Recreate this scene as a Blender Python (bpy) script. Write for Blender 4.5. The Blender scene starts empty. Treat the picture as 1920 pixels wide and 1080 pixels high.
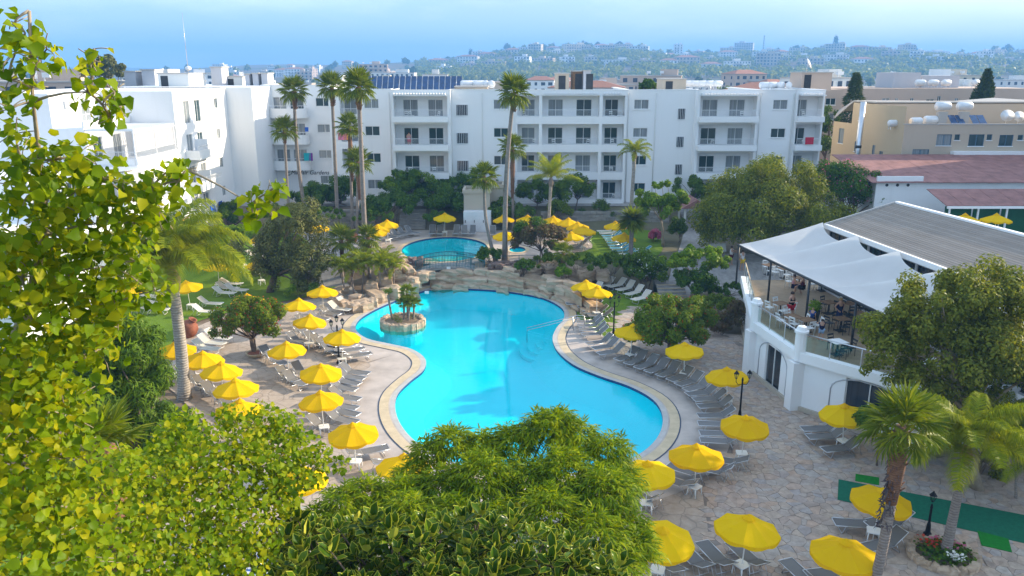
import bpy, bmesh, math, random
import numpy as np
from math import sin, cos, pi, radians, sqrt, atan2
from mathutils import Vector, Matrix
from mathutils.geometry import tessellate_polygon

SC = bpy.context.scene
COL = SC.collection
# ------------------------------------------------------------------ camera
CAM_H, PITCH, FPX = 17.5, radians(15.35), 1493.0
cam = bpy.data.cameras.new("camera")
cam.lens = 28.0; cam.sensor_width = 36.0; cam.clip_start = 0.1; cam.clip_end = 20000
cam_o = bpy.data.objects.new("camera", cam); COL.objects.link(cam_o)
cam_o.location = (0, 0, CAM_H); cam_o.rotation_euler = (pi / 2 - PITCH, 0, 0)
SC.camera = cam_o
# ------------------------------------------------------------------ sky and sun
SUN_EL, SUN_AZ = radians(22), radians(70)      # azimuth clockwise from +Y (the view direction)
world = bpy.data.worlds.new("World"); SC.world = world; world.use_nodes = True
wn = world.node_tree; wn.nodes.clear()
w_out = wn.nodes.new("ShaderNodeOutputWorld"); w_bg = wn.nodes.new("ShaderNodeBackground")
w_sky = wn.nodes.new("ShaderNodeTexSky"); w_sky.sky_type = 'NISHITA'; w_sky.sun_disc = False
w_sky.sun_elevation = SUN_EL; w_sky.sun_rotation = SUN_AZ
w_sky.air_density = 1.0; w_sky.dust_density = 3.0; w_sky.ozone_density = 3.0; w_sky.altitude = 20
# thin high cloud veil, laid on the sky direction
tc = wn.nodes.new("ShaderNodeTexCoord"); mp = wn.nodes.new("ShaderNodeMapping")
mp.inputs["Scale"].default_value = (1.2, 1.2, 7.0); mp.inputs["Location"].default_value = (3.1, 0.4, 0.2)
nz = wn.nodes.new("ShaderNodeTexNoise"); nz.inputs["Scale"].default_value = 2.2
nz.inputs["Detail"].default_value = 7; nz.inputs["Roughness"].default_value = 0.55
rp = wn.nodes.new("ShaderNodeValToRGB"); rp.color_ramp.elements[0].position = 0.3; rp.color_ramp.elements[1].position = 0.75
rp.color_ramp.elements[0].color = (0.72, 0.72, 0.72, 1); rp.color_ramp.elements[1].color = (0.42, 0.42, 0.42, 1)
mx = wn.nodes.new("ShaderNodeMixRGB"); mx.inputs["Color2"].default_value = (2.55, 3.55, 4.8, 1)   # even pale blue haze veil
L = wn.links.new
nz2 = wn.nodes.new("ShaderNodeTexNoise"); nz2.inputs["Scale"].default_value = 1.7; nz2.inputs["Detail"].default_value = 9; nz2.inputs["Roughness"].default_value = 0.6
rp2 = wn.nodes.new("ShaderNodeValToRGB"); rp2.color_ramp.elements[0].position = 0.46; rp2.color_ramp.elements[1].position = 0.82
rp2.color_ramp.elements[0].color = (0, 0, 0, 1); rp2.color_ramp.elements[1].color = (0.75, 0.75, 0.75, 1)
mp2 = wn.nodes.new("ShaderNodeMapping"); mp2.inputs["Scale"].default_value = (1.3, 1.3, 5.0); mp2.inputs["Location"].default_value = (0.3, 0.9, 0.1)
cl = wn.nodes.new("ShaderNodeMixRGB"); cl.inputs["Color2"].default_value = (5.6, 5.7, 5.8, 1)
L(tc.outputs["Generated"], mp2.inputs["Vector"]); L(mp2.outputs[0], nz2.inputs["Vector"]); L(nz2.outputs["Fac"], rp2.inputs["Fac"]); L(rp2.outputs["Color"], cl.inputs["Fac"])
L(tc.outputs["Generated"], mp.inputs["Vector"]); L(mp.outputs[0], nz.inputs["Vector"]); L(nz.outputs["Fac"], rp.inputs["Fac"])
L(rp.outputs["Color"], mx.inputs["Fac"]); L(w_sky.outputs[0], mx.inputs["Color1"])
L(mx.outputs[0], cl.inputs["Color1"]); L(cl.outputs[0], w_bg.inputs["Color"]); w_bg.inputs["Strength"].default_value = 0.12
L(w_bg.outputs[0], w_out.inputs["Surface"])
sun = bpy.data.lights.new("sun", 'SUN'); sun.energy = 3.0; sun.angle = radians(0.6); sun.color = (1.0, 0.85, 0.64)
sun_o = bpy.data.objects.new("sun", sun); COL.objects.link(sun_o)
SUN_DIR = Vector((cos(SUN_EL) * sin(SUN_AZ), cos(SUN_EL) * cos(SUN_AZ), sin(SUN_EL)))
sun_o.rotation_euler = SUN_DIR.to_track_quat('Z', 'Y').to_euler(); sun_o.location = (60, 40, 60)
vs = SC.view_settings
vs.view_transform = 'Standard'; vs.look = 'None'; vs.exposure = 1.52; vs.gamma = 1.0; vs.use_curve_mapping = False
SC.cycles.max_bounces = 6; SC.cycles.transparent_max_bounces = 12; SC.cycles.volume_bounces = 0
SC.cycles.diffuse_bounces = 3; SC.cycles.glossy_bounces = 3; SC.cycles.transmission_bounces = 4
SC.cycles.use_denoising = True

# ------------------------------------------------------------------ helpers
def sstep(a, b, x):
    t = min(1, max(0, (x - a) / (b - a))); return t * t * (3 - 2 * t)

def G(px, py, z=0.0):
    """point at height z that the photograph shows at pixel (px, py) of 1920x1080"""
    a = PITCH + math.atan((py - 540) / FPX)
    y = (CAM_H - z) / math.tan(a)
    d = y * cos(PITCH) + (CAM_H - z) * sin(PITCH)
    return Vector(((px - 960) / FPX * d, y, z))

def AT(px, py, y):
    """point at distance y in front of the camera seen at pixel"""
    a = PITCH + math.atan((py - 540) / FPX)
    dz = y * math.tan(a); d = y * cos(PITCH) + dz * sin(PITCH)
    return Vector(((px - 960) / FPX * d, y, CAM_H - dz))

def RAY(px, py, dist):
    v = Vector(((px - 960) / FPX, -(py - 540) / FPX, -1.0)); v.normalize()
    m = Matrix.Rotation(pi / 2 - PITCH, 3, 'X')
    return Vector((0, 0, CAM_H)) + (m @ v) * dist

def tag(o, label=None, cat=None, group=None, kind=None):
    if label: o["label"] = label
    if cat: o["category"] = cat
    if group: o["group"] = group
    if kind: o["kind"] = kind
    return o

def empty(name, loc=(0, 0, 0), rz=0.0, label=None, cat=None, group=None):
    o = bpy.data.objects.new(name, None); COL.objects.link(o)
    o.location = loc; o.rotation_euler = (0, 0, rz); o.empty_display_size = 0.2
    return tag(o, label, cat, group)

def link(name, me, parent=None, loc=None, rot=None, scale=None):
    o = bpy.data.objects.new(name, me); COL.objects.link(o)
    if parent is not None: o.parent = parent
    if loc is not None: o.location = loc
    if rot is not None: o.rotation_euler = rot
    if scale is not None: o.scale = scale
    return o

def copy_tree(o, parent=None):
    c = o.copy(); COL.objects.link(c); c.parent = parent
    for ch in list(o.children): copy_tree(ch, c)
    return c

class MB:
    """collects shapes, builds ONE mesh"""
    def __init__(s): s.v = []; s.f = []; s.m = []; s.mi = 0; s.sm = []; s.smooth = False
    def add(s, vs, fs):
        n = len(s.v); s.v += [tuple(p) for p in vs]
        for f in fs:
            s.f.append(tuple(i + n for i in f)); s.m.append(s.mi); s.sm.append(s.smooth)
        return s
    def quad(s, a, b, c, d): return s.add((a, b, c, d), ((0, 1, 2, 3),))
    def box(s, c, d, rz=0.0, rx=0.0, ry=0.0):
        x, y, z = d[0] / 2, d[1] / 2, d[2] / 2
        R = Matrix.Rotation(rz, 3, 'Z') @ Matrix.Rotation(ry, 3, 'Y') @ Matrix.Rotation(rx, 3, 'X')
        P = [Vector(c) + R @ Vector(p) for p in ((-x, -y, -z), (x, -y, -z), (x, y, -z), (-x, y, -z), (-x, -y, z), (x, -y, z), (x, y, z), (-x, y, z))]
        return s.add(P, ((0, 3, 2, 1), (4, 5, 6, 7), (0, 1, 5, 4), (1, 2, 6, 5), (2, 3, 7, 6), (3, 0, 4, 7)))
    def bx(s, x0, x1, y0, y1, z0, z1): return s.box(((x0 + x1) / 2, (y0 + y1) / 2, (z0 + z1) / 2), (x1 - x0, y1 - y0, z1 - z0))
    def tube(s, pts, r, n=6, cap=True):
        pts = [Vector(p) for p in pts]; k = len(pts)
        rs = r if isinstance(r, (list, tuple)) else [r] * k
        V = []; F = []
        up = Vector((0.13, 0.31, 1)).normalized()
        for i, p in enumerate(pts):
            t = (pts[min(i + 1, k - 1)] - pts[max(i - 1, 0)])
            if t.length < 1e-9: t = Vector((0, 0, 1))
            t.normalize()
            ref = up if abs(t.dot(up)) < 0.93 else Vector((1, 0.1, 0)).normalized()
            a = t.cross(ref).normalized(); b = t.cross(a)
            for j in range(n):
                w = 2 * pi * j / n; V.append(p + a * (cos(w) * rs[i]) + b * (sin(w) * rs[i]))
        for i in range(k - 1):
            for j in range(n):
                F.append((i * n + j, i * n + (j + 1) % n, (i + 1) * n + (j + 1) % n, (i + 1) * n + j))
        if cap:
            F.append(tuple(range(n - 1, -1, -1))); F.append(tuple((k - 1) * n + j for j in range(n)))
        o = s.smooth; s.smooth = True; s.add(V, F); s.smooth = o; return s
    def lathe(s, prof, c=(0, 0, 0), n=16, sx=1.0, sy=1.0, w0=0.0):
        V = []; F = []; k = len(prof)
        for (r, z) in prof:
            for j in range(n):
                w = w0 + 2 * pi * j / n; V.append((c[0] + r * cos(w) * sx, c[1] + r * sin(w) * sy, c[2] + z))
        for i in range(k - 1):
            for j in range(n): F.append((i * n + j, i * n + (j + 1) % n, (i + 1) * n + (j + 1) % n, (i + 1) * n + j))
        if prof[0][0] > 1e-4: F.append(tuple(range(n - 1, -1, -1)))
        if prof[-1][0] > 1e-4: F.append(tuple((k - 1) * n + j for j in range(n)))
        return s.add(V, F)
    def prism(s, poly, z0, z1, bottom=False):
        n = len(poly); V = [(p[0], p[1], z0) for p in poly] + [(p[0], p[1], z1) for p in poly]
        F = [(i, (i + 1) % n, n + (i + 1) % n, n + i) for i in range(n)]
        s.add(V, F)
        T = tessellate_polygon([[Vector((p[0], p[1], 0)) for p in poly]])
        s.add([(p[0], p[1], z1) for p in poly], [fix_tri(t, poly) for t in T])
        return s
    def build(s, name, mats=None, parent=None, loc=None, rot=None, kind=None):
        return link(name, s.mesh(name, mats), parent, loc, rot) if not kind else tag(link(name, s.mesh(name, mats), parent, loc, rot), kind=kind)
    def mesh(s, name, mats=None):
        me = bpy.data.meshes.new(name); me.from_pydata(s.v, [], s.f)
        for m in (mats if isinstance(mats, (list, tuple)) else [mats]):
            if m is not None: me.materials.append(m)
        if me.polygons:
            me.polygons.foreach_set("material_index", s.m); me.polygons.foreach_set("use_smooth", s.sm)
        me.update(); return me

def fix_tri(t, poly):
    a, b, c = [poly[i] for i in t]
    return t if (b[0] - a[0]) * (c[1] - a[1]) - (b[1] - a[1]) * (c[0] - a[0]) > 0 else (t[0], t[2], t[1])

def np_mesh(name, V, F, mat, smooth=False):
    """V (n,3), F (m,k) arrays -> mesh, fast"""
    V = np.asarray(V, dtype=np.float32); F = np.asarray(F, dtype=np.int32)
    me = bpy.data.meshes.new(name); m, k = F.shape
    me.vertices.add(len(V)); me.vertices.foreach_set("co", V.ravel())
    me.loops.add(m * k); me.loops.foreach_set("vertex_index", F.ravel())
    me.polygons.add(m); me.polygons.foreach_set("loop_start", np.arange(0, m * k, k, dtype=np.int32))
    me.polygons.foreach_set("loop_total", np.full(m, k, dtype=np.int32))
    if smooth: me.polygons.foreach_set("use_smooth", np.ones(m, dtype=bool))
    for q in (mat if isinstance(mat, (list, tuple)) else [mat]): me.materials.append(q)
    me.update(calc_edges=True); return me

def smooth_loop(pts, n=8, closed=True):
    """Catmull-Rom through 2D/3D points"""
    P = [Vector(p) for p in pts]; k = len(P); out = []
    for i in range(k if closed else k - 1):
        if closed: a, b, c, d = P[i - 1], P[i], P[(i + 1) % k], P[(i + 2) % k]
        else: a, b, c, d = P[max(i - 1, 0)], P[i], P[i + 1], P[min(i + 2, k - 1)]
        for j in range(n):
            t = j / n
            out.append(0.5 * ((2 * b) + (c - a) * t + (2 * a - 5 * b + 4 * c - d) * t * t + (3 * b - a - 3 * c + d) * t ** 3))
    if not closed: out.append(P[-1])
    return out

def area2(poly): return sum(poly[i][0] * poly[(i + 1) % len(poly)][1] - poly[(i + 1) % len(poly)][0] * poly[i][1] for i in range(len(poly))) / 2

def offset_loop(poly, d):
    n = len(poly); s = 1 if area2(poly) > 0 else -1; out = []
    for i in range(n):
        t = Vector((poly[(i + 1) % n][0] - poly[i - 1][0], poly[(i + 1) % n][1] - poly[i - 1][1])).normalized()
        out.append(Vector((poly[i][0] + s * t.y * d, poly[i][1] - s * t.x * d)))
    return out

def inside(poly, x, y):
    c = False; n = len(poly); j = n - 1
    for i in range(n):
        xi, yi, xj, yj = poly[i][0], poly[i][1], poly[j][0], poly[j][1]
        if (yi > y) != (yj > y) and x < (xj - xi) * (y - yi) / (yj - yi) + xi: c = not c
        j = i
    return c

def inside_np(poly, X, Y):
    c = np.zeros(X.shape, bool); n = len(poly); j = n - 1
    for i in range(n):
        xi, yi, xj, yj = poly[i][0], poly[i][1], poly[j][0], poly[j][1]
        if yi != yj:
            c ^= ((yi > Y) != (yj > Y)) & (X < (xj - xi) * (Y - yi) / (yj - yi) + xi)
        j = i
    return c

ORD = ["first", "second", "third", "fourth", "fifth", "sixth", "seventh", "eighth", "ninth", "tenth", "eleventh", "twelfth", "thirteenth",
       "fourteenth", "fifteenth", "sixteenth", "seventeenth", "eighteenth", "nineteenth", "twentieth"]
def nth(i):
    if i < 20: return ORD[i]
    return "%d%s" % (i + 1, {1: "st", 2: "nd", 3: "rd"}.get((i + 1) % 10 if (i + 1) % 100 not in (11, 12, 13) else 0, "th"))

# ------------------------------------------------------------------ materials
MAT = {}
def new_mat(name):
    m = bpy.data.materials.new(name); m.use_nodes = True; m.node_tree.nodes.clear(); MAT[name] = m
    return m, m.node_tree.nodes, m.node_tree.links.new

def coords(N, K, scale, kind="Object"):
    t = N.new("ShaderNodeTexCoord"); g = N.new("ShaderNodeMapping"); K(t.outputs[kind], g.inputs["Vector"])
    g.inputs["Scale"].default_value = scale if isinstance(scale, tuple) else (scale,) * 3
    return g.outputs[0]

def pos(N): return N.new("ShaderNodeNewGeometry").outputs["Position"]

def noise(N, K, vec, scale, detail=4, rough=0.55):
    n = N.new("ShaderNodeTexNoise"); n.inputs["Scale"].default_value = scale; n.inputs["Detail"].default_value = detail
    n.inputs["Roughness"].default_value = rough; K(vec, n.inputs["Vector"]); return n.outputs["Fac"]

def ramp(N, K, fac, stops):
    r = N.new("ShaderNodeValToRGB"); e = r.color_ramp.elements
    while len(e) < len(stops): e.new(0.5)
    for i, (p, c) in enumerate(stops):
        e[i].position = p; e[i].color = (c if isinstance(c, tuple) else (c, c, c)) + (1,)
    K(fac, r.inputs["Fac"]); return r.outputs["Color"]

def mixc(N, K, fac, a, b, mode='MIX'):
    m = N.new("ShaderNodeMixRGB"); m.blend_type = mode
    for s, v in (("Fac", fac), ("Color1", a), ("Color2", b)):
        if isinstance(v, (int, float)): m.inputs[s].default_value = v if s == "Fac" else (v, v, v, 1)
        elif isinstance(v, tuple): m.inputs[s].default_value = v + (1,)
        else: K(v, m.inputs[s])
    return m.outputs[0]

def math_n(N, K, op, a, b=None):
    m = N.new("ShaderNodeMath"); m.operation = op
    for i, v in enumerate((a, b)):
        if v is None: continue
        if isinstance(v, (int, float)): m.inputs[i].default_value = v
        else: K(v, m.inputs[i])
    return m.outputs[0]

def bsdf(N, K, color, rough=0.7, metal=0.0, spec=0.5, bump=None, bstr=0.3, bdist=0.02):
    b = N.new("ShaderNodeBsdfPrincipled"); o = N.new("ShaderNodeOutputMaterial")
    if isinstance(color, tuple): b.inputs["Base Color"].default_value = color + (1,)
    else: K(color, b.inputs["Base Color"])
    if isinstance(rough, (int, float)): b.inputs["Roughness"].default_value = rough
    else: K(rough, b.inputs["Roughness"])
    b.inputs["Metallic"].default_value = metal; b.inputs["Specular IOR Level"].default_value = spec
    if bump is not None:
        u = N.new("ShaderNodeBump"); u.inputs["Strength"].default_value = bstr; u.inputs["Distance"].default_value = bdist
        K(bump, u.inputs["Height"]); K(u.outputs[0], b.inputs["Normal"])
    K(b.outputs[0], o.inputs["Surface"]); return b

def simple(name, c, rough=0.6, metal=0.0, var=0.12, scale=3.0, spec=0.2, bstr=0.15):
    """plain colour with faint uneven wear and grain"""
    m, N, K = new_mat(name); p = pos(N)
    f = noise(N, K, p, scale, 5)
    a = tuple(x * (1 - var) for x in c); b = tuple(min(1, x * (1 + var)) for x in c)
    bsdf(N, K, ramp(N, K, f, [(0.3, a), (0.7, b)]), rough, metal, spec, noise(N, K, p, scale * 12, 3), bstr, 0.01)
    return m

def obj_var(name, c, rough=0.6, metal=0.0, var=0.15, spec=0.2):
    """colour that differs a little from object to object"""
    m, N, K = new_mat(name); oi = N.new("ShaderNodeObjectInfo")
    f = mixc(N, K, 0.35, oi.outputs["Random"], noise(N, K, pos(N), 2.5, 4))
    a = tuple(x * (1 - var) for x in c); b = tuple(min(1, x * (1 + var)) for x in c)
    bsdf(N, K, ramp(N, K, f, [(0.1, a), (0.9, b)]), rough, metal, spec, noise(N, K, pos(N), 40, 2), 0.1, 0.005)
    return m

def leaf_mat(name, cols, trans=0.35, rough=0.45, raw=False):
    """leaf: colour differs from leaf to leaf, lets light through"""
    cols = [(a * 1.5, b * 1.42, c * 0.45) for a, b, c in cols] if not raw else cols
    m, N, K = new_mat(name)
    g = N.new("ShaderNodeNewGeometry"); rnd = g.outputs["Random Per Island"]
    f = mixc(N, K, 0.4, rnd, noise(N, K, g.outputs["Position"], 0.6, 3))
    n = len(cols); c = ramp(N, K, f, [(0.15 + 0.7 * i / (n - 1), k) for i, k in enumerate(cols)])
    b = N.new("ShaderNodeBsdfPrincipled"); K(c, b.inputs["Base Color"]); b.inputs["Roughness"].default_value = rough
    b.inputs["Specular IOR Level"].default_value = 0.12
    t = N.new("ShaderNodeBsdfTranslucent")
    K(mixc(N, K, 1.0, c, (1.0, 1.0, 1.0) if raw else (1.0, 0.95, 0.35), 'MULTIPLY'), t.inputs["Color"])
    tm = N.new("ShaderNodeMixShader"); tm.inputs[0].default_value = trans
    K(b.outputs[0], tm.inputs[1]); K(t.outputs[0], tm.inputs[2])
    o = N.new("ShaderNodeOutputMaterial"); K(tm.outputs[0], o.inputs["Surface"]); return m

# walls and stone
def stucco(name, c, var=0.05):
    m, N, K = new_mat(name); p = pos(N)
    g = N.new("ShaderNodeMapping"); g.inputs["Scale"].default_value = (1.2, 1.2, 0.12); K(p, g.inputs["Vector"])
    st = noise(N, K, g.outputs[0], 1.3, 5); f = noise(N, K, p, 0.35, 5)
    a = mixc(N, K, f, tuple(x * (1 - var) for x in c), c)
    d = mixc(N, K, ramp(N, K, st, [(0.55, 0.0), (0.85, 0.35)]), a, tuple(x * 0.8 for x in c))
    bsdf(N, K, d, 0.9, 0, 0.1, noise(N, K, p, 30, 3), 0.15, 0.01); return m
M_white = stucco("white_render", (0.88, 0.875, 0.86))
M_white2 = stucco("offwhite_render", (0.74, 0.73, 0.69))
M_grey_wall = stucco("grey_render", (0.50, 0.50, 0.52))
M_ochre = stucco("ochre_render", (0.58, 0.45, 0.29), 0.1)
M_sand = stucco("sand_render", (0.57, 0.465, 0.35), 0.1)
M_pinkbeige = stucco("pink_beige_render", (0.58, 0.45, 0.36), 0.1)
M_beige = stucco("beige_render", (0.50, 0.44, 0.35), 0.08)
M_roofgrey = stucco("roof_screed", (0.50, 0.47, 0.43), 0.15)
M_terra = simple("terracotta", (0.26, 0.09, 0.05), 0.7, var=0.3, scale=4)
M_redroof = simple("red_roof_sheet", (0.30, 0.15, 0.13), 0.75, var=0.25, scale=1.2)
M_frame = simple("white_window_frame", (0.72, 0.72, 0.70), 0.5, var=0.05)
M_alu = simple("aluminium", (0.62, 0.63, 0.65), 0.32, 0.9, 0.08)
M_steel_dark = simple("dark_painted_steel", (0.045, 0.047, 0.05), 0.4, 0.2, 0.2)
M_black = simple("black_cast_iron", (0.012, 0.012, 0.013), 0.4, 0.3, 0.2)
M_teal = simple("teal_railing_paint", (0.05, 0.17, 0.19), 0.5, 0.2, 0.12)
M_railing = simple("white_railing_paint", (0.74, 0.75, 0.76), 0.45, 0.1, 0.06)
M_plastic = obj_var("white_plastic", (0.78, 0.78, 0.76), 0.4, 0, 0.06)
M_sling_grey = obj_var("grey_sling_fabric", (0.17, 0.165, 0.16), 0.75, 0, 0.14)
M_sling_cream = obj_var("cream_sling_fabric", (0.56, 0.52, 0.43), 0.75, 0, 0.08)
M_sling_teal = obj_var("teal_sling_fabric", (0.07, 0.27, 0.34), 0.75, 0, 0.2)
M_blue_stripe_w = obj_var("white_stripe_fabric", (0.60, 0.64, 0.70), 0.75, 0, 0.05)
M_blue_stripe_b = obj_var("blue_stripe_fabric", (0.04, 0.10, 0.36), 0.75, 0, 0.1)
M_solar = simple("solar_glass", (0.015, 0.06, 0.16), 0.12, 0.0, 0.3, spec=0.8)
M_tank = simple("white_water_tank", (0.75, 0.75, 0.74), 0.35, 0.1, 0.08)
M_wood = simple("weathered_wood", (0.22, 0.13, 0.07), 0.7, var=0.3, scale=6)
M_towel = [simple("towel_%s" % n, c, 0.9, var=0.1) for n, c in (("blue", (0.03, 0.12, 0.5)), ("teal", (0.02, 0.38, 0.42)), ("purple", (0.2, 0.05, 0.28)), ("red", (0.55, 0.03, 0.06)), ("green", (0.25, 0.6, 0.03)), ("pink", (0.7, 0.2, 0.3)), ("orange", (0.7, 0.3, 0.05)))]
M_shade = simple("grey_awning_screen", (0.40, 0.41, 0.44), 0.8, var=0.04)

def yellow_fabric():
    m, N, K = new_mat("yellow_canvas"); oi = N.new("ShaderNodeObjectInfo")
    f = mixc(N, K, 0.5, oi.outputs["Random"], noise(N, K, pos(N), 2.0, 5))
    c = ramp(N, K, f, [(0.2, (0.86, 0.50, 0.003)), (0.8, (0.95, 0.62, 0.004))])
    b = N.new("ShaderNodeBsdfPrincipled"); K(c, b.inputs["Base Color"]); b.inputs["Roughness"].default_value = 0.75
    b.inputs["Specular IOR Level"].default_value = 0.05
    t = N.new("ShaderNodeBsdfTranslucent"); K(c, t.inputs["Color"])
    x = N.new("ShaderNodeMixShader"); x.inputs[0].default_value = 0.35
    K(b.outputs[0], x.inputs[1]); K(t.outputs[0], x.inputs[2])
    o = N.new("ShaderNodeOutputMaterial"); K(x.outputs[0], o.inputs["Surface"]); return m
M_yellow = yellow_fabric()

def tent_fabric():
    m, N, K = new_mat("white_tensile_membrane")
    c = ramp(N, K, noise(N, K, pos(N), 0.5, 5), [(0.3, (0.84, 0.81, 0.77)), (0.7, (0.92, 0.89, 0.85))])
    b = N.new("ShaderNodeBsdfPrincipled"); K(c, b.inputs["Base Color"]); b.inputs["Roughness"].default_value = 0.6
    t = N.new("ShaderNodeBsdfTranslucent"); K(c, t.inputs["Color"])
    x = N.new("ShaderNodeMixShader"); x.inputs[0].default_value = 0.38
    K(b.outputs[0], x.inputs[1]); K(t.outputs[0], x.inputs[2])
    o = N.new("ShaderNodeOutputMaterial"); K(x.outputs[0], o.inputs["Surface"]); return m
M_tent = tent_fabric()

def glass_pane(name, c1, c2):
    """window: dark room or drawn curtain behind a reflecting pane"""
    m, N, K = new_mat(name); oi = N.new("ShaderNodeObjectInfo")
    g = N.new("ShaderNodeMapping"); g.inputs["Scale"].default_value = (9, 9, 0.05); K(pos(N), g.inputs["Vector"])
    folds = noise(N, K, g.outputs[0], 1.6, 2)
    cur = ramp(N, K, folds, [(0.35, tuple(x * 0.6 for x in c2)), (0.65, c2)])
    k = ramp(N, K, oi.outputs["Random"], [(0.42, 0.0), (0.48, 1.0)])
    b = bsdf(N, K, mixc(N, K, k, c1, cur), 0.06, 0, 0.7)
    return m
M_glass = glass_pane("window_glass", (0.03, 0.06, 0.065), (0.30, 0.33, 0.34))
M_glass_dark = glass_pane("dark_window_glass", (0.015, 0.02, 0.025), (0.03, 0.045, 0.06))

def schlick(N, K, nrm=None, f0=0.022):
    """reflectance of a thin surface, the same from both sides"""
    g = N.new("ShaderNodeNewGeometry"); d = N.new("ShaderNodeVectorMath"); d.operation = 'DOT_PRODUCT'
    K(g.outputs["Incoming"], d.inputs[0]); K(nrm or g.outputs["Normal"], d.inputs[1])
    q = math_n(N, K, 'POWER', math_n(N, K, 'SUBTRACT', 1.0, math_n(N, K, 'ABSOLUTE', d.outputs["Value"])), 5.0)
    return math_n(N, K, 'ADD', math_n(N, K, 'MULTIPLY', q, 1 - f0), f0)

def clear_glass():
    m, N, K = new_mat("clear_glass_panel")
    t = N.new("ShaderNodeBsdfTransparent"); t.inputs["Color"].default_value = (0.86, 0.92, 0.90, 1)
    g = N.new("ShaderNodeBsdfGlossy"); g.inputs["Roughness"].default_value = 0.03
    x = N.new("ShaderNodeMixShader"); K(schlick(N, K), x.inputs[0]); K(t.outputs[0], x.inputs[1]); K(g.outputs[0], x.inputs[2])
    o = N.new("ShaderNodeOutputMaterial"); K(x.outputs[0], o.inputs["Surface"]); return m
M_clear = clear_glass()

def rock_mat(name, cols, scale=1.2):
    m, N, K = new_mat(name); p = pos(N); oi = N.new("ShaderNodeObjectInfo")
    f = mixc(N, K, 0.3, noise(N, K, p, scale, 7, 0.6), oi.outputs["Random"])
    g = N.new("ShaderNodeMapping"); g.inputs["Scale"].default_value = (0.8, 0.8, 3.0); K(p, g.inputs["Vector"])
    lay = noise(N, K, g.outputs[0], 1.6, 5)
    c = mixc(N, K, ramp(N, K, lay, [(0.42, 0.0), (0.62, 0.6)]), ramp(N, K, f, [(0.3, cols[0]), (0.7, cols[1])]), cols[2])
    h = mixc(N, K, 0.5, noise(N, K, p, 4, 6), lay)
    bsdf(N, K, c, 0.85, 0, 0.25, h, 0.6, 0.06); return m
M_rock = rock_mat("sand_coloured_rock", ((0.40, 0.29, 0.19), (0.56, 0.43, 0.31), (0.30, 0.21, 0.14)))
M_rock_dark = rock_mat("dark_volcanic_stone", ((0.16, 0.10, 0.08), (0.30, 0.21, 0.17), (0.10, 0.07, 0.06)), 3)
M_stonewall = rock_mat("grey_stone", ((0.26, 0.24, 0.21), (0.40, 0.37, 0.33), (0.20, 0.18, 0.16)), 2)

def deck_mat():
    m, N, K = new_mat("stamped_concrete_deck"); p = pos(N)
    big = noise(N, K, p, 0.22, 6, 0.6); fine = noise(N, K, p, 2.6, 7, 0.65)
    c = ramp(N, K, mixc(N, K, 0.45, big, fine), [(0.35, (0.32, 0.25, 0.195)), (0.5, (0.43, 0.355, 0.29)), (0.68, (0.53, 0.45, 0.38))])
    v = N.new("ShaderNodeTexVoronoi"); v.feature = 'DISTANCE_TO_EDGE'; v.inputs["Scale"].default_value = 1.5
    w = N.new("ShaderNodeMixRGB"); w.inputs["Fac"].default_value = 0.14; K(p, w.inputs["Color1"])
    nn = N.new("ShaderNodeTexNoise"); nn.inputs["Scale"].default_value = 2.2; K(p, nn.inputs["Vector"]); K(nn.outputs["Color"], w.inputs["Color2"])
    K(w.outputs[0], v.inputs["Vector"])
    j = ramp(N, K, v.outputs["Distance"], [(0.0, 0.0), (0.045, 1.0)])
    c2 = mixc(N, K, j, mixc(N, K, 0.7, c, (0.22, 0.19, 0.16)), c)
    bsdf(N, K, c2, 0.85, 0, 0.12, mixc(N, K, 0.5, fine, j), 0.35, 0.02); return m
M_deck = deck_mat()
M_conc = simple("smooth_pool_concrete", (0.47, 0.40, 0.345), 0.75, var=0.2, scale=0.7)
M_band = simple("tan_coping_band", (0.56, 0.445, 0.29), 0.75, var=0.12, scale=2)
M_coping = simple("pale_grey_coping", (0.46, 0.44, 0.41), 0.7, var=0.1, scale=2)
M_line = simple("dark_drain_line", (0.06, 0.08, 0.12), 0.6, var=0.1)
M_mortar = simple("dark_mortar_bed", (0.23, 0.195, 0.17), 0.9, var=0.25, scale=1.5)

def crazy_mat():
    m, N, K = new_mat("crazy_paving_stone"); p = pos(N); g = N.new("ShaderNodeNewGeometry"); oi = N.new("ShaderNodeObjectInfo")
    r = math_n(N, K, 'FRACT', math_n(N, K, 'ADD', g.outputs["Random Per Island"], oi.outputs["Random"]))
    c = ramp(N, K, r, [(0.0, (0.40, 0.31, 0.25)), (0.25, (0.49, 0.38, 0.29)), (0.5, (0.42, 0.36, 0.31)), (0.7, (0.50, 0.35, 0.25)), (0.85, (0.37, 0.33, 0.31)), (1.0, (0.49, 0.42, 0.35))])
    f = noise(N, K, p, 3.0, 7, 0.65); big = noise(N, K, p, 0.25, 5)
    c2 = mixc(N, K, 0.75, c, mixc(N, K, 1.0, ramp(N, K, f, [(0.25, 0.5), (0.75, 1.35)]), c, 'MULTIPLY'))
    c3 = mixc(N, K, ramp(N, K, big, [(0.4, 0.0), (0.7, 0.35)]), c2, (0.36, 0.28, 0.23))
    bsdf(N, K, c3, 0.8, 0, 0.12, f, 0.4, 0.015); return m
M_crazy = crazy_mat()

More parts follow.
